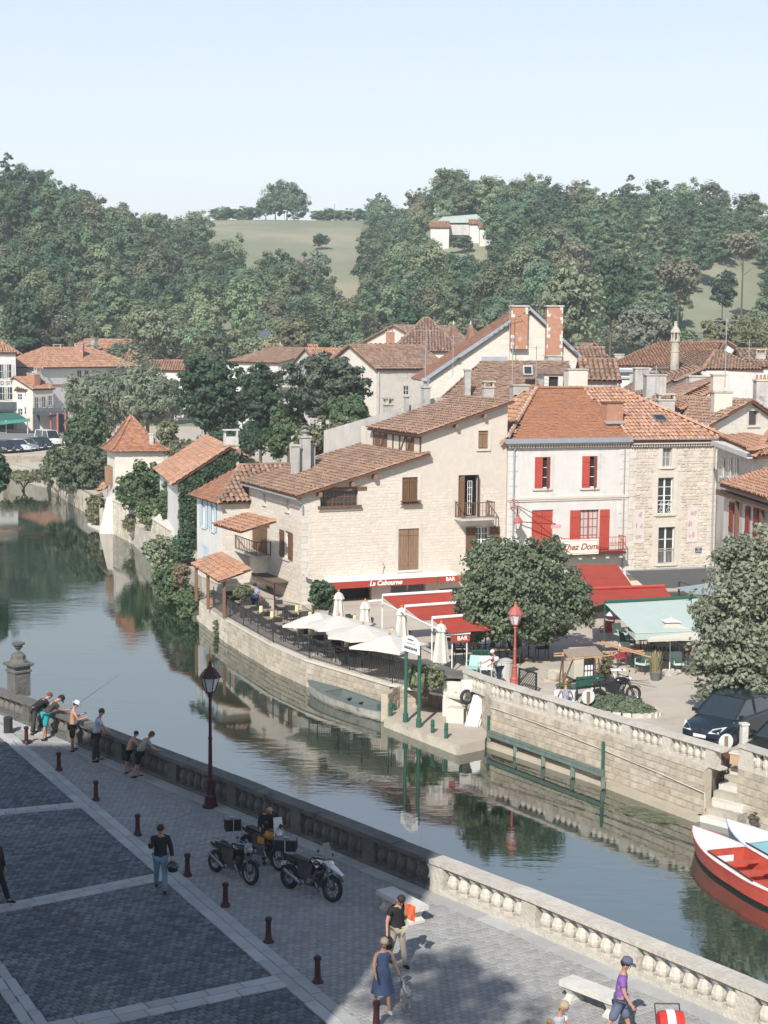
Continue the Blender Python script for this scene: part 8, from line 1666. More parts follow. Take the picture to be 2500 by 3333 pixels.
def car(label,c,head,paint,L=4.1,Wd=1.7,Hh=1.45,kind='hatch',group=None,lod=0):
 r=thing('car' if kind!='van' else 'van',label,'car' if kind!='van' else 'van',(c[0],c[1],0),group);r.rotation_euler.z=math.atan2(-head[0],head[1]);w=Wd/2
 if kind=='van':prof=[(0,.55,.62),(.1,.85,.98),(.9,1.02,1.0),(1.7,1.1,1.0),(L-.1,1.15,1.0),(L,.6,.96)];gl=[(.75,1.0),(1.45,Hh),(L-.25,Hh+.02),(L-.02,1.1)]
 else:prof=[(0,.42,.60),(.06,.62,.86),(.35,.74,.97),(1.05,.90,1.0),(1.9,.95,1.0),(3.2,.97,1.0),(L-.15,.98,.95),(L,.6,.86)];gl=[(.98,.88),(1.85,Hh-.05),(2.6,Hh),(L-.55,Hh-.1),(L-.1,.96)]
 prof=[(x*L/4.1 if x<L-.2 else x,z,f)for x,z,f in prof]
 def P(nm,mb,mt,sm=False,par=None):
  me=bpy.data.meshes.new(nm);me.from_pydata([tuple(v)for v in mb.v],[],mb.f);me.materials.append(mt)
  if sm:me.polygons.foreach_set('use_smooth',[True]*len(me.polygons))
  o=bpy.data.objects.new(nm,me);C.objects.link(o);o.parent=par or r
  if nm=='body' and lod==0:bv=o.modifiers.new('Bevel','BEVEL');bv.width=.05;bv.segments=2
  return o
 m=MB();n_=7
 for x,z,f in prof:
  y=L/2-x;ww=w*f;m.v+=[(-ww*.95,y,.2),(-ww,y,.34),(-ww,y,z-.14),(-ww*.9,y,z-.01),(0,y,z+.03),(ww*.9,y,z-.01),(ww,y,z-.14),(ww,y,.34),(ww*.95,y,.2)]
 n_=9
 for i in range(len(prof)-1):
  for j in range(n_):a=i*n_;b_=(i+1)*n_;m.f.append((a+j,a+(j+1)%n_,b_+(j+1)%n_,b_+j))
 m.f.append(tuple(range(n_))[::-1]);m.f.append(tuple(range((len(prof)-1)*n_,len(prof)*n_)));m.m=[0]*len(m.f);P('body',m,paint,True)
 m=MB()
 for x,z in gl:
  y=L/2-x;t=(z-.9)/(Hh-.9);ww=w*(.93-.16*max(0,min(1,t)));m.v+=[(-w*.92,y,.9),(-ww,y,z),(0,y,z+.02),(ww,y,z),(w*.92,y,.9)]
 for i in range(len(gl)-1):
  for j in range(4):m.f.append((i*5+j,i*5+j+1,i*5+5+j+1,i*5+5+j))
 m.f.append((0,1,2,3,4)[::-1]);k=(len(gl)-1)*5;m.f.append((k,k+1,k+2,k+3,k+4));m.m=[0]*len(m.f);P('glasshouse',m,carglass)
 m=MB();g1,g2=gl[1],gl[-2];ww=w*.79
 for(x,z,o_)in((g1[0]+.02,g1[1],0),((g1[0]+g2[0])/2,Hh+.01,0),(g2[0]+.08,g2[1],0)):y=L/2-x;m.v+=[(-ww,y,z+.01),(0,y,z+.05),(ww,y,z+.01)]
 m.f=[(0,1,4,3),(1,2,5,4),(3,4,7,6),(4,5,8,7)];m.m=[0]*4;P('roof',m,paint,True)
 m=MB()
 for sx in(-1,1):
  m.bar((sx*w*.925,L/2-gl[0][0],.9),(sx*w*.785,L/2-g1[0],g1[1]+.01),.035,n=4);m.bar((sx*w*.93,L/2-L*.56,.93),(sx*w*.79,L/2-L*.55,Hh),.04,n=4);m.bar((sx*w*.92,L/2-gl[-1][0]+.1,.95),(sx*w*.79,L/2-g2[0],g2[1]+.01),.06,n=4);m.bar((sx*w*.79,L/2-g1[0],g1[1]+.01),(sx*w*.79,L/2-g2[0],g2[1]+.01),.03,n=4)
 P('pillars',m,paint)
 for sx in(-1,1):
  for x in(L*.19,L*.81):
   y=L/2-x;m=MB();m.lathe([(.2,-.09),(.29,-.1),(.31,-.06),(.31,.06),(.29,.1),(.2,.09)],(sx*(w-.08),y,.31),16 if not lod else 10,ax=RY);wo_=P('wheel',m,rubber);m=MB();m.lathe([(.02,.1),(.19,.085),(.2,.1),(.2,-.1)],(sx*(w-.08),y,.31),12,ax=RY if sx>0 else Matrix.Rotation(-math.pi/2,3,'Y'));P('rim',m,rimm,par=wo_)
 for sx in(-1,1):
  m=MB();f=.62 if kind=='van' else.5;m.hexa([(sx*w*.38,L/2+.005,f),(sx*w*.78,L/2-.10,f+.02),(sx*w*.92,L/2-.42,f+.22),(sx*w*.55,L/2-.12,f+.14),(sx*w*.38,L/2+.03,f+.02),(sx*w*.80,L/2-.05,f+.04),(sx*w*.96,L/2-.40,f+.26),(sx*w*.55,L/2-.08,f+.18)]);P('headlight',m,lampg)
  m=MB();m.box((sx*(w+.08),L/2-1.15,.98),(.16,.1,.12));P('mirror',m,paint)
 m=MB();m.box((0,L/2+.005,.38),(.5,.04,.11));P('number_plate',m,M('plate_white',(.6,.6,.58)));m=MB();m.box((0,L/2-.01,.24),(w*1.3,.05,.1));P('lower_grille',m,rubber)
 m=MB();m.box((0,L/2+.0,.60),(.12,.05,.09));P('front_emblem',m,chrome)
 return r
navyp=M('dark_navy_paint',(.012,.022,.032),rough=.22,spec=.7);blkp=M('black_car_paint',(.012,.013,.015),rough=.2,spec=.7);whp=M('white_car_paint',(.6,.61,.62),rough=.3,spec=.6);slv=M('silver_car_paint',(.34,.36,.38),rough=.3,metal=.5);dkb=M('dark_blue_car_paint',(.02,.035,.07),rough=.25,spec=.6)
fc=G(2262,2440);hd=Vector((-.62,-.78));cc=G(2290,2425)
car('dark navy hatchback parked nose towards the river under the right hand lime tree',(cc.x+1.25,cc.y+1.35),(-.68,-.73),navyp,4.2,1.75,1.5)
cc=G(2430,2500);car('black car cut off at the right edge beside the navy hatchback',(cc.x+1.75,cc.y+1.1),(-.7,-.71),blkp,4.2,1.7,1.4)
pk=[(-5,1476,blkp,'hatch','dark car at the extreme left end of the distant parking row'),(22,1474,dkb,'hatch','dark blue car, leftmost whole one in the distant parking row'),(50,1472,whp,'hatch','white car between two dark ones in the distant parking row'),(75,1469,slv,'hatch','silver car left of the black ones in the distant parking row'),(100,1466,blkp,'hatch','black car in the middle of the distant parking row'),(126,1463,blkp,'hatch','black car in front of the white van in the distant parking row'),(150,1452,whp,'van','white van at the right end of the distant parking row'),(166,1448,slv,'hatch','grey car half hidden behind the white van')]
for i,(px,py,pt_,kd,lb)in enumerate(pk):q=G(px,py);car(lb,(q.x,q.y+1.5),(.62,-.75),pt_,4.2 if kd!='van' else 4.6,1.75,1.45 if kd!='van' else 1.9,kd,'cars parked along the far embankment',lod=1)
q=G(197,1450);t_=thing('construction_barrier','orange and white barrier blocks at the end of the distant parking row','barrier',q.to_tuple());m=MB();m.box(q+Vector((0,0,.9)),(1.4,.3,.5));m.build('board',[M('faded_orange',(.62,.25,.15))],t_)
for sx in(-.5,.5):m=MB();m.box(q+Vector((sx,0,.35)),(.12,.3,.7));m.build('leg',[whitep],t_)
def boat(label,bow,d,L,Wd,hullm,deckm,inm,z0=-1.7,free=.42,lower=None,cover=False,rim=None):
 d=Vector((d[0],d[1],0)).normalized();s_=Vector((-d.y,d.x,0));bow=Vector((bow[0],bow[1],0));r=thing('boat',label,'boat',(bow.x+d.x*L/2,bow.y+d.y*L/2,z0))
 N=14
 def hw(t):return Wd/2*(math.sin(min(1,t/.5)*math.pi/2)**.8*(1 if t<.72 else 1-.35*((t-.72)/.28)**1.5))if t>0 else.02
 def sheer(t):return z0+free+.16*(1-t)**2+.06*t**3
 def pt(t,y,z):q=bow+d*(t*L)+s_*y;return(q.x,q.y,z)
 def strip(nm,fa,fb,mt,par=r):
  m=MB()
  for i in range(N+1):t=max(i/N,.004);m.v+=[fa(t),fb(t)]
  m.f=[(2*i,2*i+1,2*i+3,2*i+2)for i in range(N)];m.m=[0]*N;return m
 m=MB();zs=[(0,.72,-.12),(.45,.93,0),(1,1,1)]
 rows_=[]
 for i in range(N+1):
  t=max(i/N,.004);h=hw(t);sh=sheer(t)
  rake=-.0
  ring=[pt(t+.05*(1-t),-h*.7,z0-.15),pt(t+.03*(1-t),-h*.9,z0+.1),pt(t,-h,sh),pt(t,h,sh),pt(t+.03*(1-t),h*.9,z0+.1),pt(t+.05*(1-t),h*.7,z0-.15)]
  m.v+=ring
 for i in range(N):
  a,b=i*6,(i+1)*6
  for j in(0,1):m.f.append((a+j,b+j,b+j+1,a+j+1))
  for j in(3,4):m.f.append((a+j,b+j,b+j+1,a+j+1))
  m.f.append((a+5,b+5,b,a))
 m.f.append(tuple(N*6+j for j in range(6)));m.m=[0]*len(m.f)
 lo=[1 if(k%5 in(0,3,4)and False)else 0 for k in range(len(m.f))]
 o=m.build('hull',[hullm,lower or hullm],r)
 if lower:
  for i,p in enumerate(o.data.polygons):
   c=sum((o.data.vertices[v].co.z for v in p.vertices))/len(p.vertices);p.material_index=1 if c<.12 else 0
 ca,cb=.34,.86;m=MB();ci=.76
 for(t0,t1)in((0.004,ca),(cb,1)):
  K=6
  for i in range(K):
   a,b=t0+(t1-t0)*i/K,t0+(t1-t0)*(i+1)/K;k=len(m.v);m.v+=[pt(a,-hw(a),sheer(a)+.01),pt(b,-hw(b),sheer(b)+.01),pt(b,hw(b),sheer(b)+.01),pt(a,hw(a),sheer(a)+.01),pt(a,0,sheer(a)+.03),pt(b,0,sheer(b)+.03)];m.f+=[(k,k+1,k+5,k+4),(k+4,k+5,k+2,k+3)];m.m+=[0,0]
 K=8
 for i in range(K):
  a,b=ca+(cb-ca)*i/K,ca+(cb-ca)*(i+1)/K
  for sg in(-1,1):k=len(m.v);m.v+=[pt(a,sg*hw(a),sheer(a)+.01),pt(b,sg*hw(b),sheer(b)+.01),pt(b,sg*hw(b)*ci,sheer(b)+.02),pt(a,sg*hw(a)*ci,sheer(a)+.02)];m.f.append((k,k+1,k+2,k+3));m.m.append(0)
 m.build('deck',[deckm],r)
 m=MB()
 for i in range(K):
  a,b=ca+(cb-ca)*i/K,ca+(cb-ca)*(i+1)/K;fz=z0+.08
  for sg in(-1,1):k=len(m.v);m.v+=[pt(a,sg*hw(a)*ci,sheer(a)+.02),pt(b,sg*hw(b)*ci,sheer(b)+.02),pt(b,sg*hw(b)*ci*.9,fz),pt(a,sg*hw(a)*ci*.9,fz)];m.f.append((k,k+1,k+2,k+3));m.m.append(0)
  k=len(m.v);m.v+=[pt(a,-hw(a)*ci*.9,fz),pt(b,-hw(b)*ci*.9,fz),pt(b,hw(b)*ci*.9,fz),pt(a,hw(a)*ci*.9,fz)];m.f.append((k,k+1,k+2,k+3));m.m.append(0)
 for t in(ca,cb):k=len(m.v);m.v+=[pt(t,-hw(t)*ci,sheer(t)+.02),pt(t,hw(t)*ci,sheer(t)+.02),pt(t,hw(t)*ci*.9,z0+.08),pt(t,-hw(t)*ci*.9,z0+.08)];m.f.append((k,k+1,k+2,k+3));m.m.append(0)
 m.build('cockpit',[inm],r)
 for t in(.44,.58,.72):
  m=MB();h=hw(t)*ci*.97;z=sheer(t)-.14;p=[pt(t-.018*5/L,-h,z),pt(t+.03*5/L,-h,z),pt(t+.03*5/L,h,z),pt(t-.018*5/L,h,z)];m.extr([Vector(q)for q in p],(0,0,-.05));m.build('thwart',[inm if not cover else deckm],r)
 m=MB()
 for sg in(-1,1):m.path([Vector(pt(max(i/N,.004),sg*hw(max(i/N,.004))*1.0,sheer(i/N)-.0))for i in range(N+1)],.022,4);m.path([Vector(pt(ca+(cb-ca)*i/6,sg*hw(ca+(cb-ca)*i/6)*ci,sheer(ca+(cb-ca)*i/6)+.04))for i in range(7)],.016,4)
 m.path([Vector(pt(ca,-hw(ca)*ci,sheer(ca)+.04)),Vector(pt(ca,hw(ca)*ci,sheer(ca)+.04))],.016,4);m.build('rubbing_strake',[rim or hullm],r)
 return r,pt,sheer,hw
gd=M('grey_green_deck',(.14,.165,.155),(.10,.125,.115),2,rough=.6);ghull=M('weathered_white_hull',(.36,.35,.32),(.24,.235,.21),3,bump=.2,c3=(.10,.10,.08),s3=1.5,t3=.58)
a,b=G(996,2222,-1.4),G(1262,2322,-1.5);gb_,pt,sh,hw_=boat('long grey decked boat moored bow upstream against the terrace wall',(a.x+.1,a.y-.55),b-a,(b-a).length*.97,1.35,ghull,gd,M('grey_green_inside',(.13,.16,.15)),free=.38,rim=gd)
m=MB();q=Vector(pt(.985,0,sh(1)+.1));m.box(q,(.35,.7,.25),math.atan2((b-a).y,(b-a).x));m.build('green_motor_cover',[greenp],gb_);m=MB();q2_=Vector(pt(1.03,0,-1.55));m.box(q2_,(.16,.2,.5));m.build('outboard_leg',[iron],gb_)
redh=M('bright_red_hull',(.50,.085,.055),(.36,.065,.045),2,rough=.35);wdeck=M('white_deck_paint',(.72,.72,.70),(.66,.66,.64),3,rough=.4);blk=M('black_bottom_paint',(.03,.03,.03),rough=.5);pbl=M('pale_blue_hull',(.25,.38,.52),rough=.4)
a=G(2254,2700,-1.15);b=G(2530,2880,-1.25);rb,pt,sh,hw_=boat('red and white rental boat pointing upstream at the right edge',(a.x,a.y),b-a,6.4,1.75,redh,wdeck,redh,free=.5,lower=blk,rim=redh)
m=MB();m.bar(Vector(pt(.36,-hw_(.4)*.86,sh(.36)+.08)),Vector(pt(.78,-hw_(.7)*.86,sh(.78)+.08)),.022,n=5);ob=m.build('boat_pole',[burg],loc=Vector(pt(.5,-.7,sh(.5)+.08)));tag(ob,'long dark oar lying along the near side of the red boat','oar')
m=MB();q=[Vector(pt(.375,y,sh(.36)+z))for y,z in((-.55,-.08),(.1,-.08),(.1,-.3),(-.55,-.3))];m.extr(q,(d_ if False else Vector((.0,-.02,0))));m.build('white_seat_board',[wdeck],rb)
a=G(2366,2676,-1.1);bb,pt2,sh2,hw2=boat('pale blue and white rental boat moored behind the red one',(a.x,a.y),b-G(2254,2700,-1.15)+Vector((.35,.12,0)),6.4,1.8,pbl,wdeck,M('turquoise_inside',(.22,.42,.46)),free=.52,rim=pbl)
m=MB();m.bar(Vector(pt2(.34,-hw2(.4)*.86,sh2(.36)+.08)),Vector(pt2(.6,-hw2(.6)*.86,sh2(.6)+.08)),.022,n=5);ob=m.build('boat_pole',[burg],loc=Vector(pt2(.5,-.7,sh2(.5)+.08)));tag(ob,'short dark oar lying along the pale blue boat','oar')
# ================================================================ terrace and square furniture
blackw=M('dark_woven_seat',(.035,.033,.032),(.05,.047,.044),20,rough=.8);mintp=M('mint_plastic',(.42,.58,.50),(.39,.54,.47),3,rough=.5);redpl=M('raspberry_plastic',(.40,.06,.08),(.36,.05,.07),3,rough=.5);whpl=M('white_plastic',(.55,.60,.60),rough=.5);grnpl=M('seagreen_plastic',(.30,.46,.43),rough=.5)
tabm=M('table_top_wood',(.30,.25,.20),(.22,.18,.14),5,rough=.6);lampy=M('cream_lamp',(.72,.58,.30),rough=.5);bamb=M('bamboo',(.46,.27,.15),(.38,.21,.12),6,rough=.6)
def local(parent,nm,mb,mt):
 me=bpy.data.meshes.new(nm);me.from_pydata([tuple(v)for v in mb.v],[],mb.f);me.materials.append(mt);o=bpy.data.objects.new(nm,me);C.objects.link(o);o.parent=parent;return o
def chair_proto(mat,arms=True,legm=None):
 r=thing('chair','x','chair',(0,-50,-5));LOC[r]=Vector();m=MB();m.box((0,0,.43),(.5,.5,.07));local(r,'seat',m,mat);m=MB();m.hexa([(-.25,-.25,.46),(.25,-.25,.46),(.25,-.2,.46),(-.25,-.2,.46),(-.23,-.34,.88),(.23,-.34,.88),(.23,-.3,.88),(-.23,-.3,.88)]);local(r,'backrest',m,mat)
 for x in(-.22,.22):
  for y in(-.22,.22):m=MB();m.bar((x*1.1,y*1.1,0),(x,y,.41),.018,n=4);local(r,'leg',m,legm or mat)
 if arms:
  for x in(-.26,.26):m=MB();m.path([(x,-.22,.66),(x,.22,.64),(x,.22,.44)],.022,4);local(r,'armrest',m,mat)
 return r
def table_proto(top,leg,w_=.7,rnd=False):
 r=thing('table','x','table',(0,-50,-5));LOC[r]=Vector();m=MB()
 if rnd:m.lathe([(w_/2,0),(w_/2,.03)],(0,0,.71),16)
 else:m.box((0,0,.725),(w_,w_,.03))
 local(r,'table_top',m,top);m=MB();m.bar((0,0,.03),(0,0,.71),.03,n=6);local(r,'pedestal',m,leg);m=MB();m.box((0,0,.015),(.4,.06,.03));m.box((0,0,.045),(.06,.4,.03));local(r,'foot',m,leg);return r
used_p=set()
def put(proto,x,y,z,rz,label,group=None):
 o=copy_tree(proto)if proto in used_p else proto;used_p.add(proto);o.location=(x,y,z);o.rotation_euler.z=rz;o['label']=label
 if group:o['group']=group
 return o
pcw,ptw=chair_proto(blackw),table_proto(tabm,iron);pmi,pre=chair_proto(mintp,True,chrome),chair_proto(redpl,True,chrome);ptr,ptd=table_proto(redpl,iron,.8),table_proto(M('dark_green_top',(.04,.07,.06),rough=.5),iron,.7);pdg=chair_proto(M('dark_green_seat',(.035,.07,.055),rough=.6))
def lamp(x,y,z,label):r=thing('table_lamp',label,'lamp',(x,y,z),'cream table lamps on the terrace tables');m=MB();m.lathe([(.09,0),(.1,.03),(.09,.28),(.05,.3)],(x,y,z),8);m.build('shade',[lampy],r);m=MB();m.torus((x,y,z+.33),.05,.008,RX,8,4);m.build('handle',[iron],r)
RL=[FB2[5]+Vector((1.0,-1.6,0)),FB2[4],FB2[3],FB2[2],FB2[1]];RL[0]=FB2[5].lerp(FB2[4],.45)
RLn=[Vector((p.x+.12,p.y+.16,-.43))for p in RL]+[Vector((G(1443,2262,-.43).x,G(1443,2262,-.43).y,-.43))]
rg=thing('terrace_railing','black iron railing with thin upright bars along the restaurant terrace edge','railing',tuple(RLn[2]));k=0;nb_=0;barme=None
bt=MB();bt.bar((0,0,.06),(0,0,.93),.013,n=4);barme=bpy.data.meshes.new('bar');barme.from_pydata(bt.v,[],bt.f);barme.materials.append(iron);bo=origin(rg)
for a,b in zip(RLn[:-1],RLn[1:]):
 d=b-a;Ld=d.length;m=MB();m.bar(a+UP*.93,b+UP*.93,.022,n=4);m.bar(a+UP*.08,b+UP*.08,.016,n=4);m.build('rail',[iron],rg);nn_=int(Ld/.125)
 for i in range(nn_):
  o=bpy.data.objects.new('bar',barme);C.objects.link(o);o.parent=rg;o.location=a+d*(i/nn_)-bo
 for i in range(max(1,int(Ld/2.2))):m=MB();q=a+d*(i/max(1,int(Ld/2.2)));m.bar(q,q+UP*1.05,.03,n=6);m.ball(q+UP*1.08,.04,6,4);m.build('post',[iron],rg)
tot=0;dd=[]
for a,b in zip(RLn[:-2],RLn[1:-1]):dd.append((a,b,tot));tot+=(b-a).length
def along(t):
 for a,b,s0 in dd:
  if t<=s0+(b-a).length or(a,b,s0)==dd[-1]:d=(b-a).normalized();return a+d*(t-s0),d
n_t=0
for row,off,t0,t1,st_ in((0,.95,.8,17.0,1.75),(1,2.7,4.5,16.5,2.0),(2,4.4,8,16,2.2)):
 t=t0
 while t<t1:
  p,d=along(t);nI=Vector((-d.y,d.x,0));q=p+nI*off;rz=math.atan2(d.y,d.x);L_={0:'beside the railing',1:'in the middle row of the terrace',2:'in the terrace row nearest the house'}[row]
  put(ptw,q.x,q.y,-.5,rz,'small wooden topped table '+L_,'restaurant tables '+L_)
  if(n_t+row)%3!=2:lamp(q.x,q.y,.24,'cream glowing shaped lamp on a table '+L_)
  for sg in(-1,1):c_=q+d*sg*.62;put(pcw,c_.x,c_.y,-.5,rz+sg*math.pi/2+random.uniform(-.25,.25),'dark woven armchair at a table '+L_,'dark chairs '+L_)
  if row and n_t%2:c_=q+nI*.6;put(pcw,c_.x,c_.y,-.5,rz+math.pi+random.uniform(-.3,.3),'dark woven armchair at a table '+L_,'dark chairs '+L_)
  t+=st_;n_t+=1
for(px,py)in((1540,2150),(1580,2120),(1625,2165),(1660,2110),(1500,2110),(1720,2140)):
 q=G(px,py,.0);put(ptw,q.x,q.y,0,.3,'small wooden table in the shade under the round lime tree','tables under the round lime tree')
 for sg in(-1,1):put(pcw,q.x+sg*.6,q.y+.1*sg,0,sg*math.pi/2+.2,'dark woven armchair in the shade under the round lime tree','chairs under the round lime tree')
def closed_parasol(label,px,yt,z=2.1,zf=-.5):
 t=G(px,yt,z);r=thing('closed_parasol',label,'parasol',(t.x,t.y,zf),'folded cream parasols on the terrace');m=MB();n_=14
 for(rr,zz)in((.02,0),(.15,-.1),(.24,-.34),(.18,-.36),(.21,-.65),(.29,-1.3),(.33,-1.65),(.1,-1.65)):
  for j in range(n_):a=2*math.pi*j/n_;k_=rr*(1+.16*(-1)**j if rr>.1 else 1);m.v.append((t.x+k_*math.cos(a),t.y+k_*math.sin(a),t.z+zz))
 m.f=[(i*n_+j,(i+1)*n_+j,(i+1)*n_+(j+1)%n_,i*n_+(j+1)%n_)for i in range(7)for j in range(n_)];m.m=[0]*len(m.f);m.build('folded_canopy',[cream],r);m=MB();m.bar((t.x,t.y,zf),t,.024,n=6);m.build('pole',[iron],r)
 m=MB();m.lathe([(.05,0),(.06,.04),(.02,.12)],t,6);m.build('finial',[M('orange_wood',(.50,.17,.06))],r);m=MB();m.box((t.x,t.y,zf+.04),(.45,.45,.08));m.build('base',[limeg],r)
for px,y,lb in((1103,1926,'folded cream parasol beside the wall shrub, leftmost of the folded ones'),(1189,1956,'folded cream parasol in front of the dark doorway'),(1308,1976,'folded cream parasol in front of the first red awning'),(1436,2028,'folded cream parasol nearest the round lime tree')):closed_parasol(lb,px,y)
def open_parasol(label,px,ya,z,rad,n_,rot,zf=-.5,tier=False,drop=.42,mat=cream,sc=(1,1),base=True,grp='open cream parasols'):
 t=G(px,ya,z);r=thing('open_parasol',label,'parasol',(t.x,t.y,zf),grp)
 for j in range(n_):
  a0,a1=2*math.pi*j/n_+rot,2*math.pi*(j+1)/n_+rot;m=MB();p0=Vector((t.x+rad*sc[0]*math.cos(a0),t.y+rad*sc[1]*math.sin(a0),z-drop));p1=Vector((t.x+rad*sc[0]*math.cos(a1),t.y+rad*sc[1]*math.sin(a1),z-drop));mid=(p0+p1)/2;mid=mid.lerp(Vector((t.x,t.y,mid.z)),.04)+UP*.03;q0=t.lerp(p0,.5)-UP*.03;q1=t.lerp(p1,.5)-UP*.03
  m.add([t,q0,q1,p0,mid,p1],[(0,1,2),(1,3,4),(1,4,2),(2,4,5)]);m.add([v-UP*.012 for v in(t,q0,q1,p0,mid,p1)],[(2,1,0),(4,3,1),(2,4,1),(5,4,2)]);m.add([p0,mid,p1,p0-UP*.1,mid-UP*.1,p1-UP*.1],[(0,3,4,1),(1,4,5,2)]);m.build('canopy_panel',[mat],r)
 m=MB()
 for j in range(n_):a0=2*math.pi*j/n_+rot;m.bar(t-UP*.06,(t.x+rad*.97*sc[0]*math.cos(a0),t.y+rad*.97*sc[1]*math.sin(a0),z-drop-.03),.01,n=3)
 m.build('ribs',[woodold],r);m=MB();m.bar((t.x,t.y,zf),(t.x,t.y,z-.02),.025,n=6);m.build('pole',[iron if base else whitep],r);m=MB();m.lathe([(.05,0),(.06,.04),(.02,.12)],t,6);m.build('finial',[M('orange_wood',(.50,.17,.06))if not tier else cream],r);m=MB();m.lathe([(.3,0),(.3,.07),(.06,.1)],(t.x,t.y,zf),10);m.build('base',[limeg],r)
 if tier:m=MB();m.add([t+UP*.05]+[(t.x+.5*sc[0]*math.cos(2*math.pi*j/n_+rot),t.y+.5*sc[1]*math.sin(2*math.pi*j/n_+rot),z-.07)for j in range(n_)],[(0,j+1,(j+1)%n_+1)for j in range(n_)]);m.build('vent_cap',[whitel],r)
open_parasol('open cream parasol, leftmost, tilted square beside the wall shrub',1035,1992,1.5,1.75,4,.45,drop=.5)
open_parasol('open cream parasol second from the left, with a pale front panel',1104,2003,1.55,1.6,8,.2)
open_parasol('open cream parasol third from the left, the broadest one',1181,2032,1.55,1.7,8,.5)
open_parasol('open cream parasol nearest the green sign posts, with sharp corners',1268,2066,1.5,1.75,4,.25,drop=.45)
open_parasol('large pale square parasol with a small vent cap over the mint chairs',2184,2016,2.35,1.9,4,.9,zf=0,tier=True,drop=.6,mat=M('sand_parasol_cloth',(.60,.57,.50),(.56,.53,.46),2,trans=.2),base=False)
def awn(label,cor,mat,tube=True,val=.0,posts=(),name='awning',tubem=None):
 P=[G(*c)for c in cor];r=thing(name,label,'awning',tuple(sum(P,Vector())/4));m=MB();K=8;sag=lambda f:-.05*math.sin(math.pi*f)
 for j in range(K):
  a,b=j/K,(j+1)/K;m.quad(P[0].lerp(P[1],a)+UP*sag(a)*.3,P[0].lerp(P[1],b)+UP*sag(b)*.3,P[3].lerp(P[2],b)+UP*sag(b)*.3,P[3].lerp(P[2],a)+UP*sag(a)*.3)
 k=len(m.v);m.v+=[(v[0],v[1],v[2]-.012)for v in m.v];m.f+=[tuple(x+k for x in f[::-1])for f in m.f];m.m=[0]*len(m.f);m.build('cloth',[mat],r)
 if val:m=MB();m.extr([P[3],P[2],P[2]-UP*val,P[3]-UP*val],(0,.012,0));m.build('valance',[mat],r)
 if tube:m=MB();m.bar(P[0]+UP*.06,P[1]+UP*.06,.075,n=8);m.build('cassette',[tubem or whitep],r)
 m=MB();m.bar(P[3],P[2],.022,n=5);m.build('front_bar',[mat],r)
 for p,zb in posts:m=MB();m.bar((P[p].x,P[p].y,zb),P[p],.035,n=6);m.build('post',[tubem or whitep],r)
 return r,P
awn('uppermost red awning with white cassette beside the restaurant wall',((1245,1942,2.1),(1470,1928,2.1),(1500,1962,1.75),(1292,1980,1.75)),redcloth,posts=((0,-.5),))
awn('middle red awning stepping down towards the round lime tree',((1318,1978,2.1),(1500,1965,2.1),(1540,2005,1.75),(1372,2019,1.75)),redcloth,posts=((0,-.5),))
awn('lowest red awning half hidden by the round lime tree',((1407,2016,2.1),(1560,2004,2.1),(1600,2050,1.75),(1462,2060,1.75)),redcloth,posts=((0,-.5),))
m=MB();m.bar(G(1243,1960,1.95),G(1420,2045,1.95),.035,n=5);m.bar(G(1200,1958,1.9),G(1243,1955,1.98),.04,n=5);tag(m.build('awning_beam',[whitep],loc=G(1330,2000,1.95)),'long white beam linking the fronts of the red awnings','beam')
fa=thing('restaurant_awning','long folded red awning lettered La Cabourne under a white housing on the restaurant wall','awning',pF.pt(6,1.5,.6));sa_,za=pF.sz(1078,1893);sb,zb2_=pF.sz(1418,1870);zav=1.62
def fz(px,py,off=.75):
 pl=Plane(pF.p+pF.n*off,u=pF.u);return pl.sz(px,py)
s0,z0=fz(1078,1900);s1,z1=fz(1420,1878);zt_=(z0+z1)/2+.1;m=MB();m.fbox(pF,s0-.1,s1+1.2,zt_-.06,zt_+.12,.0,.78);m.build('housing',[whitep],fa)
m=MB();
for(a,b,z_)in((s0+.1,s1-.05,0),(s1+.12,s1+1.8,0)):m.fbox(pF,a,b,zt_-.42,zt_-.07,.7,.76)
m.build('red_valance',[redcloth],fa);t=text_mesh('La Cabourne',.36,whitel,bold=.01,shear=.3);put_text(t,fa,pF.pt(fz(1255,1905)[0],zt_-.24,.768),pF.u,pF.n);t=text_mesh('BAR',.3,whitel,bold=.006);put_text(t,fa,pF.pt(s1+.85,zt_-.24,.768),pF.u,pF.n)
bs=thing('bar_sign','small red BAR board under a white bar at the edge of the round lime tree','sign',tuple(G(1490,2085,1.3)));a,b=G(1468,2092,1.3),G(1530,2088,1.3);pl=Plane(a,b);Ls=(b-a).length;m=MB();m.fbox(pl,0,Ls,1.3,1.62,-.04,0);m.build('board',[redcloth],bs);m=MB();m.fbox(pl,-.05,Ls,1.63,1.73,-.2,.05);m.build('white_bar',[whitep],bs);t=text_mesh('BAR',.26,whitel,bold=.004);put_text(t,bs,pl.pt(.52,1.46,.006),pl.u,pl.n)
m=MB();m.bar(pl.pt(.1,0,-.1),pl.pt(.1,1.65,-.1),.03,n=5);m.bar(pl.pt(Ls-.1,0,-.1),pl.pt(Ls-.1,1.65,-.1),.03,n=5);m.build('post',[whitep],bs)
awn('upper red awning below the red balcony',((1870,1838,1.85),(2008,1836,1.85),(2066,1918,1.7),(1900,1926,1.7)),redcloth,tube=False)
awn('lower broad red awning between the two lime trees',((1900,1920,2.35),(2163,1911,2.35),(2192,1950,2.1),(1905,1975,2.1)),redcloth,tubem=redp,posts=((1,0),))
awn('dark charcoal awning at the foot of the stone house',((2040,1858,1.5),(2330,1848,1.5),(2330,1912,1.35),(2104,1914,1.35)),greycloth,tube=False)
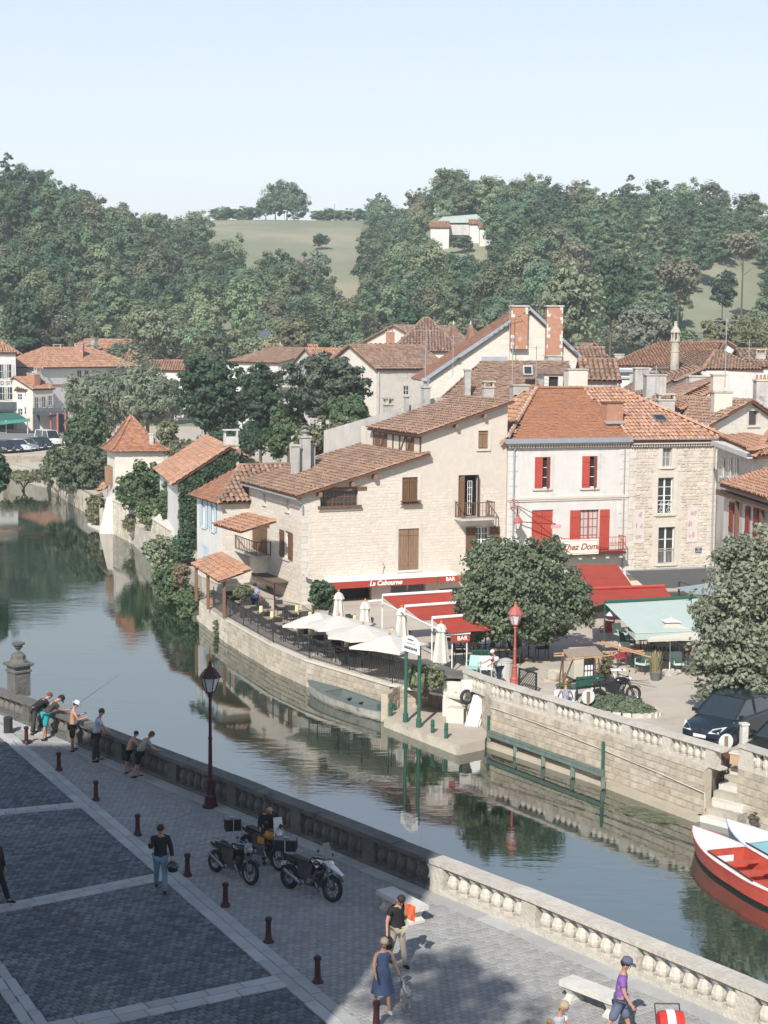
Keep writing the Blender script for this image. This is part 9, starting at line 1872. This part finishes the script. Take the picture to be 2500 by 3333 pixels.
ga,gP=awn('large pale green double sided awning over the cafe tables',((1969,1964,2.75),(2300,1945,2.75),(2345,2050,2.0),(2068,2062,2.0)),palecloth,tubem=greenp,posts=((0,0),(1,0)))
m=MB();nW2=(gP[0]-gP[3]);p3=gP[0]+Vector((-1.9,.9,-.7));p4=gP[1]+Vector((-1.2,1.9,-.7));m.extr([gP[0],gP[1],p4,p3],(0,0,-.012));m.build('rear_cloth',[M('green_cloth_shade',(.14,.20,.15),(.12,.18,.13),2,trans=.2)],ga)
m=MB();m.extr([gP[3],gP[2],gP[2]-UP*.28,gP[3]-UP*.28],(0,.012,0));m.build('scalloped_valance',[palecloth],ga);m=MB();m.extr([gP[3],gP[3]-UP*.28,gP[3]+Vector((-.3,1.0,0))],(.01,0,0));m.build('side_valance',[palecloth],ga)
m=MB();q=gP[0]+Vector((.25,-.1,-.5));m.lathe([(.22,0),(.05,.18),(.03,.3)],q,8);m.build('hanging_lamp',[whpl],ga)
awn('grey sloping canopy beside the black lamp arm behind the green awning',((2200,1912,2.2),(2320,1895,2.2),(2340,1935,2.0),(2270,1945,2.0)),M('blue_grey_cloth',(.28,.33,.36),(.25,.30,.33),2),tube=False)
q=G(2209,1945,1.2);q.z=0;r_=thing('yard_lamp','slim black lamp arm rising behind the pale green awning','lamp',tuple(q));zt=W(2209,1893,q.y).z;m=MB();m.bar(q,(q.x,q.y,zt),.06,n=5);m.bar((q.x,q.y,zt),(q.x+.8,q.y,zt-.25),.03,n=4);m.build('arm',[iron],r_);m=MB();m.box((q.x+.8,q.y,zt-.3),(.3,.15,.08));m.build('lamp_head',[iron],r_)
for(px,py,rz,pr,lb)in((2093,2192,2.4,pmi,'mint green chair left of the big grass pot'),(2207,2192,3.3,pmi,'mint green chair under the right side of the square parasol'),(2017,2092,3.6,pmi,'mint green chair behind the bamboo poles'),(2032,2158,3.0,pmi,'mint green chair right of the bamboo kiosk'),(2048,2118,1.2,pmi,'mint green chair seen side on in front of the pale green awning'),(2250,2168,3.0,pre,'raspberry red chair at the edge of the right lime tree'),(1975,2085,2.6,pre,'raspberry red chair beside the dark green awning post'),(2012,2170,.6,pre,'raspberry red chair partly behind the bamboo poles')):
 q=G(px,py);put(pr,q.x,q.y,0,rz,lb)
for(px,py,pr,lb)in((2058,2172,ptr,'raspberry topped table left of the mint chair'),(1998,2060,ptr,'raspberry topped table in the shade beside the green post'),(2160,2150,ptw,'wooden topped table between the grass pot and the parasol pole'),(2228,2150,ptw,'wooden topped table right of the parasol pole')):q=G(px,py);put(pr,q.x,q.y,0,.2,lb)
for i,(px,py)in enumerate(((2085,2120),(2130,2110),(2185,2118),(2240,2108),(2110,2085),(2170,2085))):
 q=G(px,py);put(ptd,q.x,q.y,0,.2,'dark table in the shade of the pale green awning','tables in the shade of the pale green awning')
 for sg in(-1,1):put(pdg,q.x+sg*.6,q.y,0,sg*math.pi/2+.3,'dark green chair in the shade of the pale green awning','chairs in the shade of the pale green awning')
q=G(2133,2214);gp_=thing('grass_pot','big grey plastic pot of dry ornamental grass by the mint chairs','plant pot',tuple(q));m=MB();m.lathe([(.18,0),(.24,.3),(.26,.31),(.26,.36),(.22,.36),(.2,.3)],q,14);m.build('pot',[M('grey_pot',(.13,.125,.12),rough=.6)],gp_)
rng=np.random.default_rng(8);n=420;a=rng.uniform(0,6.28,n);el_=rng.uniform(.1,.9,n);l1=rng.uniform(.4,.95,n);dx=np.stack([np.cos(a)*el_*.6,np.sin(a)*el_*.6,np.ones(n)],1)*l1[:,None];p0=np.array([q.x,q.y,.32])+rng.normal(0,.06,(n,3))*[1,1,0];sd_=np.stack([-np.sin(a),np.cos(a),np.zeros(n)],1)*.014;V=np.stack([p0-sd_,p0+dx-sd_*.3,p0+dx+sd_*.3,p0+sd_],1).reshape(-1,3);fast('grass_blades',V,np.arange(4*n).reshape(n,4),[M('dry_grass',(.34,.30,.17),(.26,.25,.13),9,isl=.3)],gp_)
q=G(2185,2192);m=MB()
for k in range(5):m.ball((q.x+.25*math.cos(k*1.3),q.y+.2*math.sin(k*1.3),.08),(.2,.16,.1),7,5)
tag(m.build('weight_stones',[oldstone],loc=q,smooth=False),'pile of grey stones weighting the square parasol foot','stones')
kc=G(1905,2222);kk=thing('bamboo_kiosk','little bamboo framed kiosk with rush matting roof and glazed cabinet','kiosk',tuple(kc));zr0=1.72
P=[G(1850,2140,1.55),G(1966,2132,1.55),G(1938,2102,1.85),G(1832,2114,1.85)];m=MB()
for j in range(22):a,b=j/22,(j+.9)/22;m.extr([P[0].lerp(P[1],a),P[0].lerp(P[1],b),P[3].lerp(P[2],b),P[3].lerp(P[2],a)],(0,0,-.03))
m.build('mat_roof',[M('rush_matting',(.27,.22,.18),(.20,.16,.13),8,stretch=(6,1,1))],kk)
for(a,b,z0,z1)in(((1803,2128),(1880,2122),1.6,1.6),((1803,2135),(1900,2132),1.55,1.55),((1845,2148),(2000,2132),1.5,1.5),((1945,2090),(2120,2140),1.9,1.6),((1958,2088),(2100,2128),1.9,1.6),((1960,2122),(2095,2118),1.6,1.6),((1820,2222),(1832,2130),0,1.6),((1832,2230),(1833,2128),0,1.6),((1832,2228),(1868,2140),0,1.55),((1940,2222),(1936,2140),0,1.5),((1956,2220),(1948,2140),0,1.5),((1980,2210),(1978,2125),0,1.6),((2012,2205),(2008,2125),0,1.6)):m=MB();m.bar(G(*a,z0),G(*b,z1),.032,n=6);m.build('bamboo_pole',[bamb],kk)
pk_=Plane(G(1868,2222),G(1932,2218));LK=(G(1932,2218)-G(1868,2222)).length;m=MB();m.fbox(pk_,0,LK,.15,1.35,-.6,0);m.build('cabinet',[M('cream_cabinet',(.50,.48,.40),(.44,.42,.35),3)],kk);m=MB();m.fbox(pk_,-.05,LK+.05,0,.15,-.65,.05);m.build('plinth',[iron],kk);m=MB();m.fbox(pk_,LK*.48,LK*.52,.2,1.3,0,.03);m.fbox(pk_,LK*.94,LK,.2,1.3,0,.03)
for k in range(5):m.fbox(pk_,LK*.52,LK*.94,.2+k*.26,.23+k*.26,0,.03)
for k in(.66,.8):m.fbox(pk_,LK*k,LK*k+.02,.2,1.3,.004,.026)
m.build('door_frame',[iron],kk);m=MB();m.fbox(pk_,LK*.52,LK*.94,.2,.7,.002,.008);m.build('lower_panes',[whitep],kk);m=MB();m.fbox(pk_,LK*.52,LK*.94,.7,1.3,.002,.008);m.build('upper_panes',[glass],kk)
T('climbing plant on the right side of the bamboo kiosk',1968,2170,65.5,55,95,'olive',1100,.1,91,'climber',cat='plant',th=.3);T('leafy plant in the white planter beside the dark bench',1838,2245,63.5,62,55,'mid',1300,.1,92,'planter_plant',cat='plant',th=.2)
a,b=G(1803,2292),G(1870,2296);pl=Plane(a,b);r_=thing('white_planter','white painted wooden planter box behind the far balustrade','planter',tuple(a));Lp=(b-a).length
for k in range(8):m=MB();m.fbox(pl,Lp*k/8+.006,Lp*(k+1)/8-.006,.03,.55,-.04,0);m.build('board',[whpl],r_)
m=MB();m.fbox(pl,0,Lp,.02,.5,-.5,-.045);m.build('inner_box',[limew],r_)
a,b=G(1873,2278),G(1962,2268);pl=Plane(a,b);Lp=(b-a).length;r_=thing('garden_bench','dark green slatted bench in front of the bamboo kiosk','bench',tuple(a))
for(z0,z1,o0,o1)in((.38,.42,-.5,-.38),(.38,.42,-.36,-.24),(.38,.42,-.22,-.1),(.52,.62,-.02,.02),(.66,.76,-.01,.03),(.8,.9,.0,.04)):m=MB();m.fbox(pl,0,Lp,z0,z1,o0,o1);m.build('slat',[greenp],r_)
for s_ in(.1,Lp-.1):m=MB();m.fbox(pl,s_-.03,s_+.03,0,.38,-.5,-.44);m.fbox(pl,s_-.03,s_+.03,0,.9,-.06,-.021);m.build('leg',[iron],r_)
moto('black motorcycle parked beside the dark bench on the far square',G(1948,2293),G(2062,2286),gloss,'road',group=None)
r_=thing('folding_table','small white folding stand beside the kiosk climber','stand',tuple(G(2010,2240)));q=G(2010,2240);m=MB();m.bar((q.x-.2,q.y,.75),(q.x,q.y-.1,0),.02,n=4);m.bar((q.x+.2,q.y,.75),(q.x,q.y-.1,0),.02,n=4);m.build('legs',[whitep],r_);m=MB();m.box((q.x,q.y,.77),(.6,.35,.04));m.build('top',[whitep],r_)
def disc_sign(label,px,yb,yt,rad,plate=False,D=None):
 q=G(px,yb);r=thing('road_sign',label,'sign',tuple(q));z=W(px,yt,q.y).z-rad;Rm=RX;m=MB();m.bar(q,(q.x,q.y,z+rad*.6),.03,n=6);m.build('post',[M('rust_brown_post',(.25,.16,.08))],r);m=MB();m.lathe([(rad,-.01),(rad,.01)],(q.x,q.y+.04,z),18,ax=Matrix.Rotation(.35,3,'Z')@Rm);m.build('disc',[whpl],r);m=MB();m.torus((q.x,q.y+.04,z),rad,.012,Matrix.Rotation(.35,3,'Z')@Rm,20,4);m.build('rim',[limew],r);m=MB();m.box((q.x,q.y-.0,z),(.12,.03,rad*1.5),.35);m.build('rear_bracket',[woodold],r)
 if plate:m=MB();m.box((q.x+.05,q.y-.03,z-rad-.18),(.62,.04,.22),.35);m.box((q.x+.05,q.y-.03,z-rad-.06),(.3,.045,.08),.35);m.build('plate',[wood],r)
disc_sign('back of a round road sign beside the juniper bed',1914,2318,2246,.27);disc_sign('back of a round road sign with a brown plate by the navy car',2362,2478,2390,.27,True)
def trellis(label,a,b,z1,mat):
 a,b=G(*a),G(*b);pl=Plane(a,b);L_=(b-a).length;r=thing('trellis',label,'trellis',tuple(a));m=MB();m.fbox(pl,0,.06,0,z1,-.03,.03);m.fbox(pl,L_-.06,L_,0,z1,-.03,.03);m.fbox(pl,.06,L_-.06,z1-.06,z1,-.02,.02);m.build('frame',[mat],r);m=MB();n_=int(L_/.13)
 for k in range(-int(z1/.13),n_):
  for sg in(1,-1):
   x0=k*.13;p=[(x0+t,t)for t in(0,z1)];(xa,ya),(xb,yb)=p
   if xa<0:ya+=-xa;xa=0
   if xb>L_:yb-=xb-L_;xb=L_
   if xb-xa>.05:m.bar(pl.pt(xa if sg>0 else L_-xa,ya,sg*.01),pl.pt(xb if sg>0 else L_-xb,yb,sg*.01),.012,n=3)
 m.build('lattice',[mat],r)
trellis('green lattice screen behind the plastic chairs under the lime tree',(1535,2188),(1592,2186),.95,greenp);trellis('dark lattice screen right of the red lamp post',(1688,2240),(1746,2258),.85,iron)
pg1,pg2=chair_proto(grnpl),chair_proto(whpl);q=G(1540,2205);put(pg1,q.x,q.y,0,2.8,'sea green plastic armchair behind the far balustrade');q=G(1580,2207);put(pg2,q.x,q.y,0,3.2,'whitish plastic armchair between the sea green one and the leaning man')
q=G(1634,2225);r_=thing('litter_bin','pale round bin beside the white haired man','bin',tuple(q));m=MB();m.lathe([(.24,0),(.27,.75),(.29,.76),(.29,.82),(.24,.84)],q+Vector((.2,.7,0)),12);m.build('drum',[limeg],r_);m=MB();m.lathe([(.3,.84),(.1,.92)],q+Vector((.2,.7,0)),12);m.build('lid',[MATS['aged_grey_paint']],r_)
q=G(1806,2212);r_=thing('stone_trough','rough stone trough on the square left of the kiosk','trough',tuple(q));m=MB();m.lathe([(.4,0),(.46,.1),(.46,.34),(.38,.36),(.36,.25)],q,8,sq=False);m.build('basin',[oldstone],r_);m=MB();m.box((q.x,q.y,.04),(1.1,.6,.08),.2);m.build('base',[oldstone],r_)
q=G(2440,2470);r_=thing('gate_post','pale weathered post between the two dark cars','post',tuple(q));m=MB();m.box((q.x-.15,q.y+.3,.55),(.22,.22,1.1),.2);m.build('shaft',[MATS['bench_stone']],r_);m=MB();m.box((q.x-.15,q.y+.3,1.13),(.28,.28,.06),.2);m.build('cap',[ashlar],r_)
a,b=G(2375,2486),G(2440,2500);r_=thing('low_wall','low orange tinted wall beside the gap between the balustrades','wall',tuple(a));pl=Plane(a,b);m=MB();m.fbox(pl,0,(b-a).length,0,.35,-.3,0);m.build('core',[M('orange_tinted_render',(.50,.33,.22),(.44,.29,.19),2)],r_);m=MB();m.fbox(pl,-.03,(b-a).length+.03,.35,.41,-.33,.03);m.build('coping',[ashlar],r_)
q=G(690,1935,.1);r_=thing('flower_pot','terracotta pot on the corner of the terrace wall','plant pot',(q.x,q.y,-.43));q.z=-.43;m=MB();m.lathe([(.14,0),(.2,.3),(.22,.31),(.22,.36)],q,10);m.build('pot',[brick],r_);rng=np.random.default_rng(3);P_,N_=crown_pts([((q.x,q.y,.1),(.3,.3,.25))],350,rng);V,Fc=leaf_arrays(P_,N_,.1,rng);fast('leaves',V,Fc,[LG['mid']],r_)
# ---------------------------------------------------------------- air
hz=MB();hz.box((0,700,60),(2400,1640,126));hm=bpy.data.materials.new('air');hm.use_nodes=True;n=hm.node_tree.nodes;l=hm.node_tree.links;n.remove(n['Principled BSDF']);pv=n.new('ShaderNodeVolumePrincipled')
pv.inputs['Density'].default_value=.00034;pv.inputs['Color'].default_value=(.86,.93,1,1);pv.inputs['Anisotropy'].default_value=.3;l.new(pv.outputs[0],n['Material Output'].inputs['Volume']);ho=hz.build('haze',[hm]);ho['kind']='stuff'
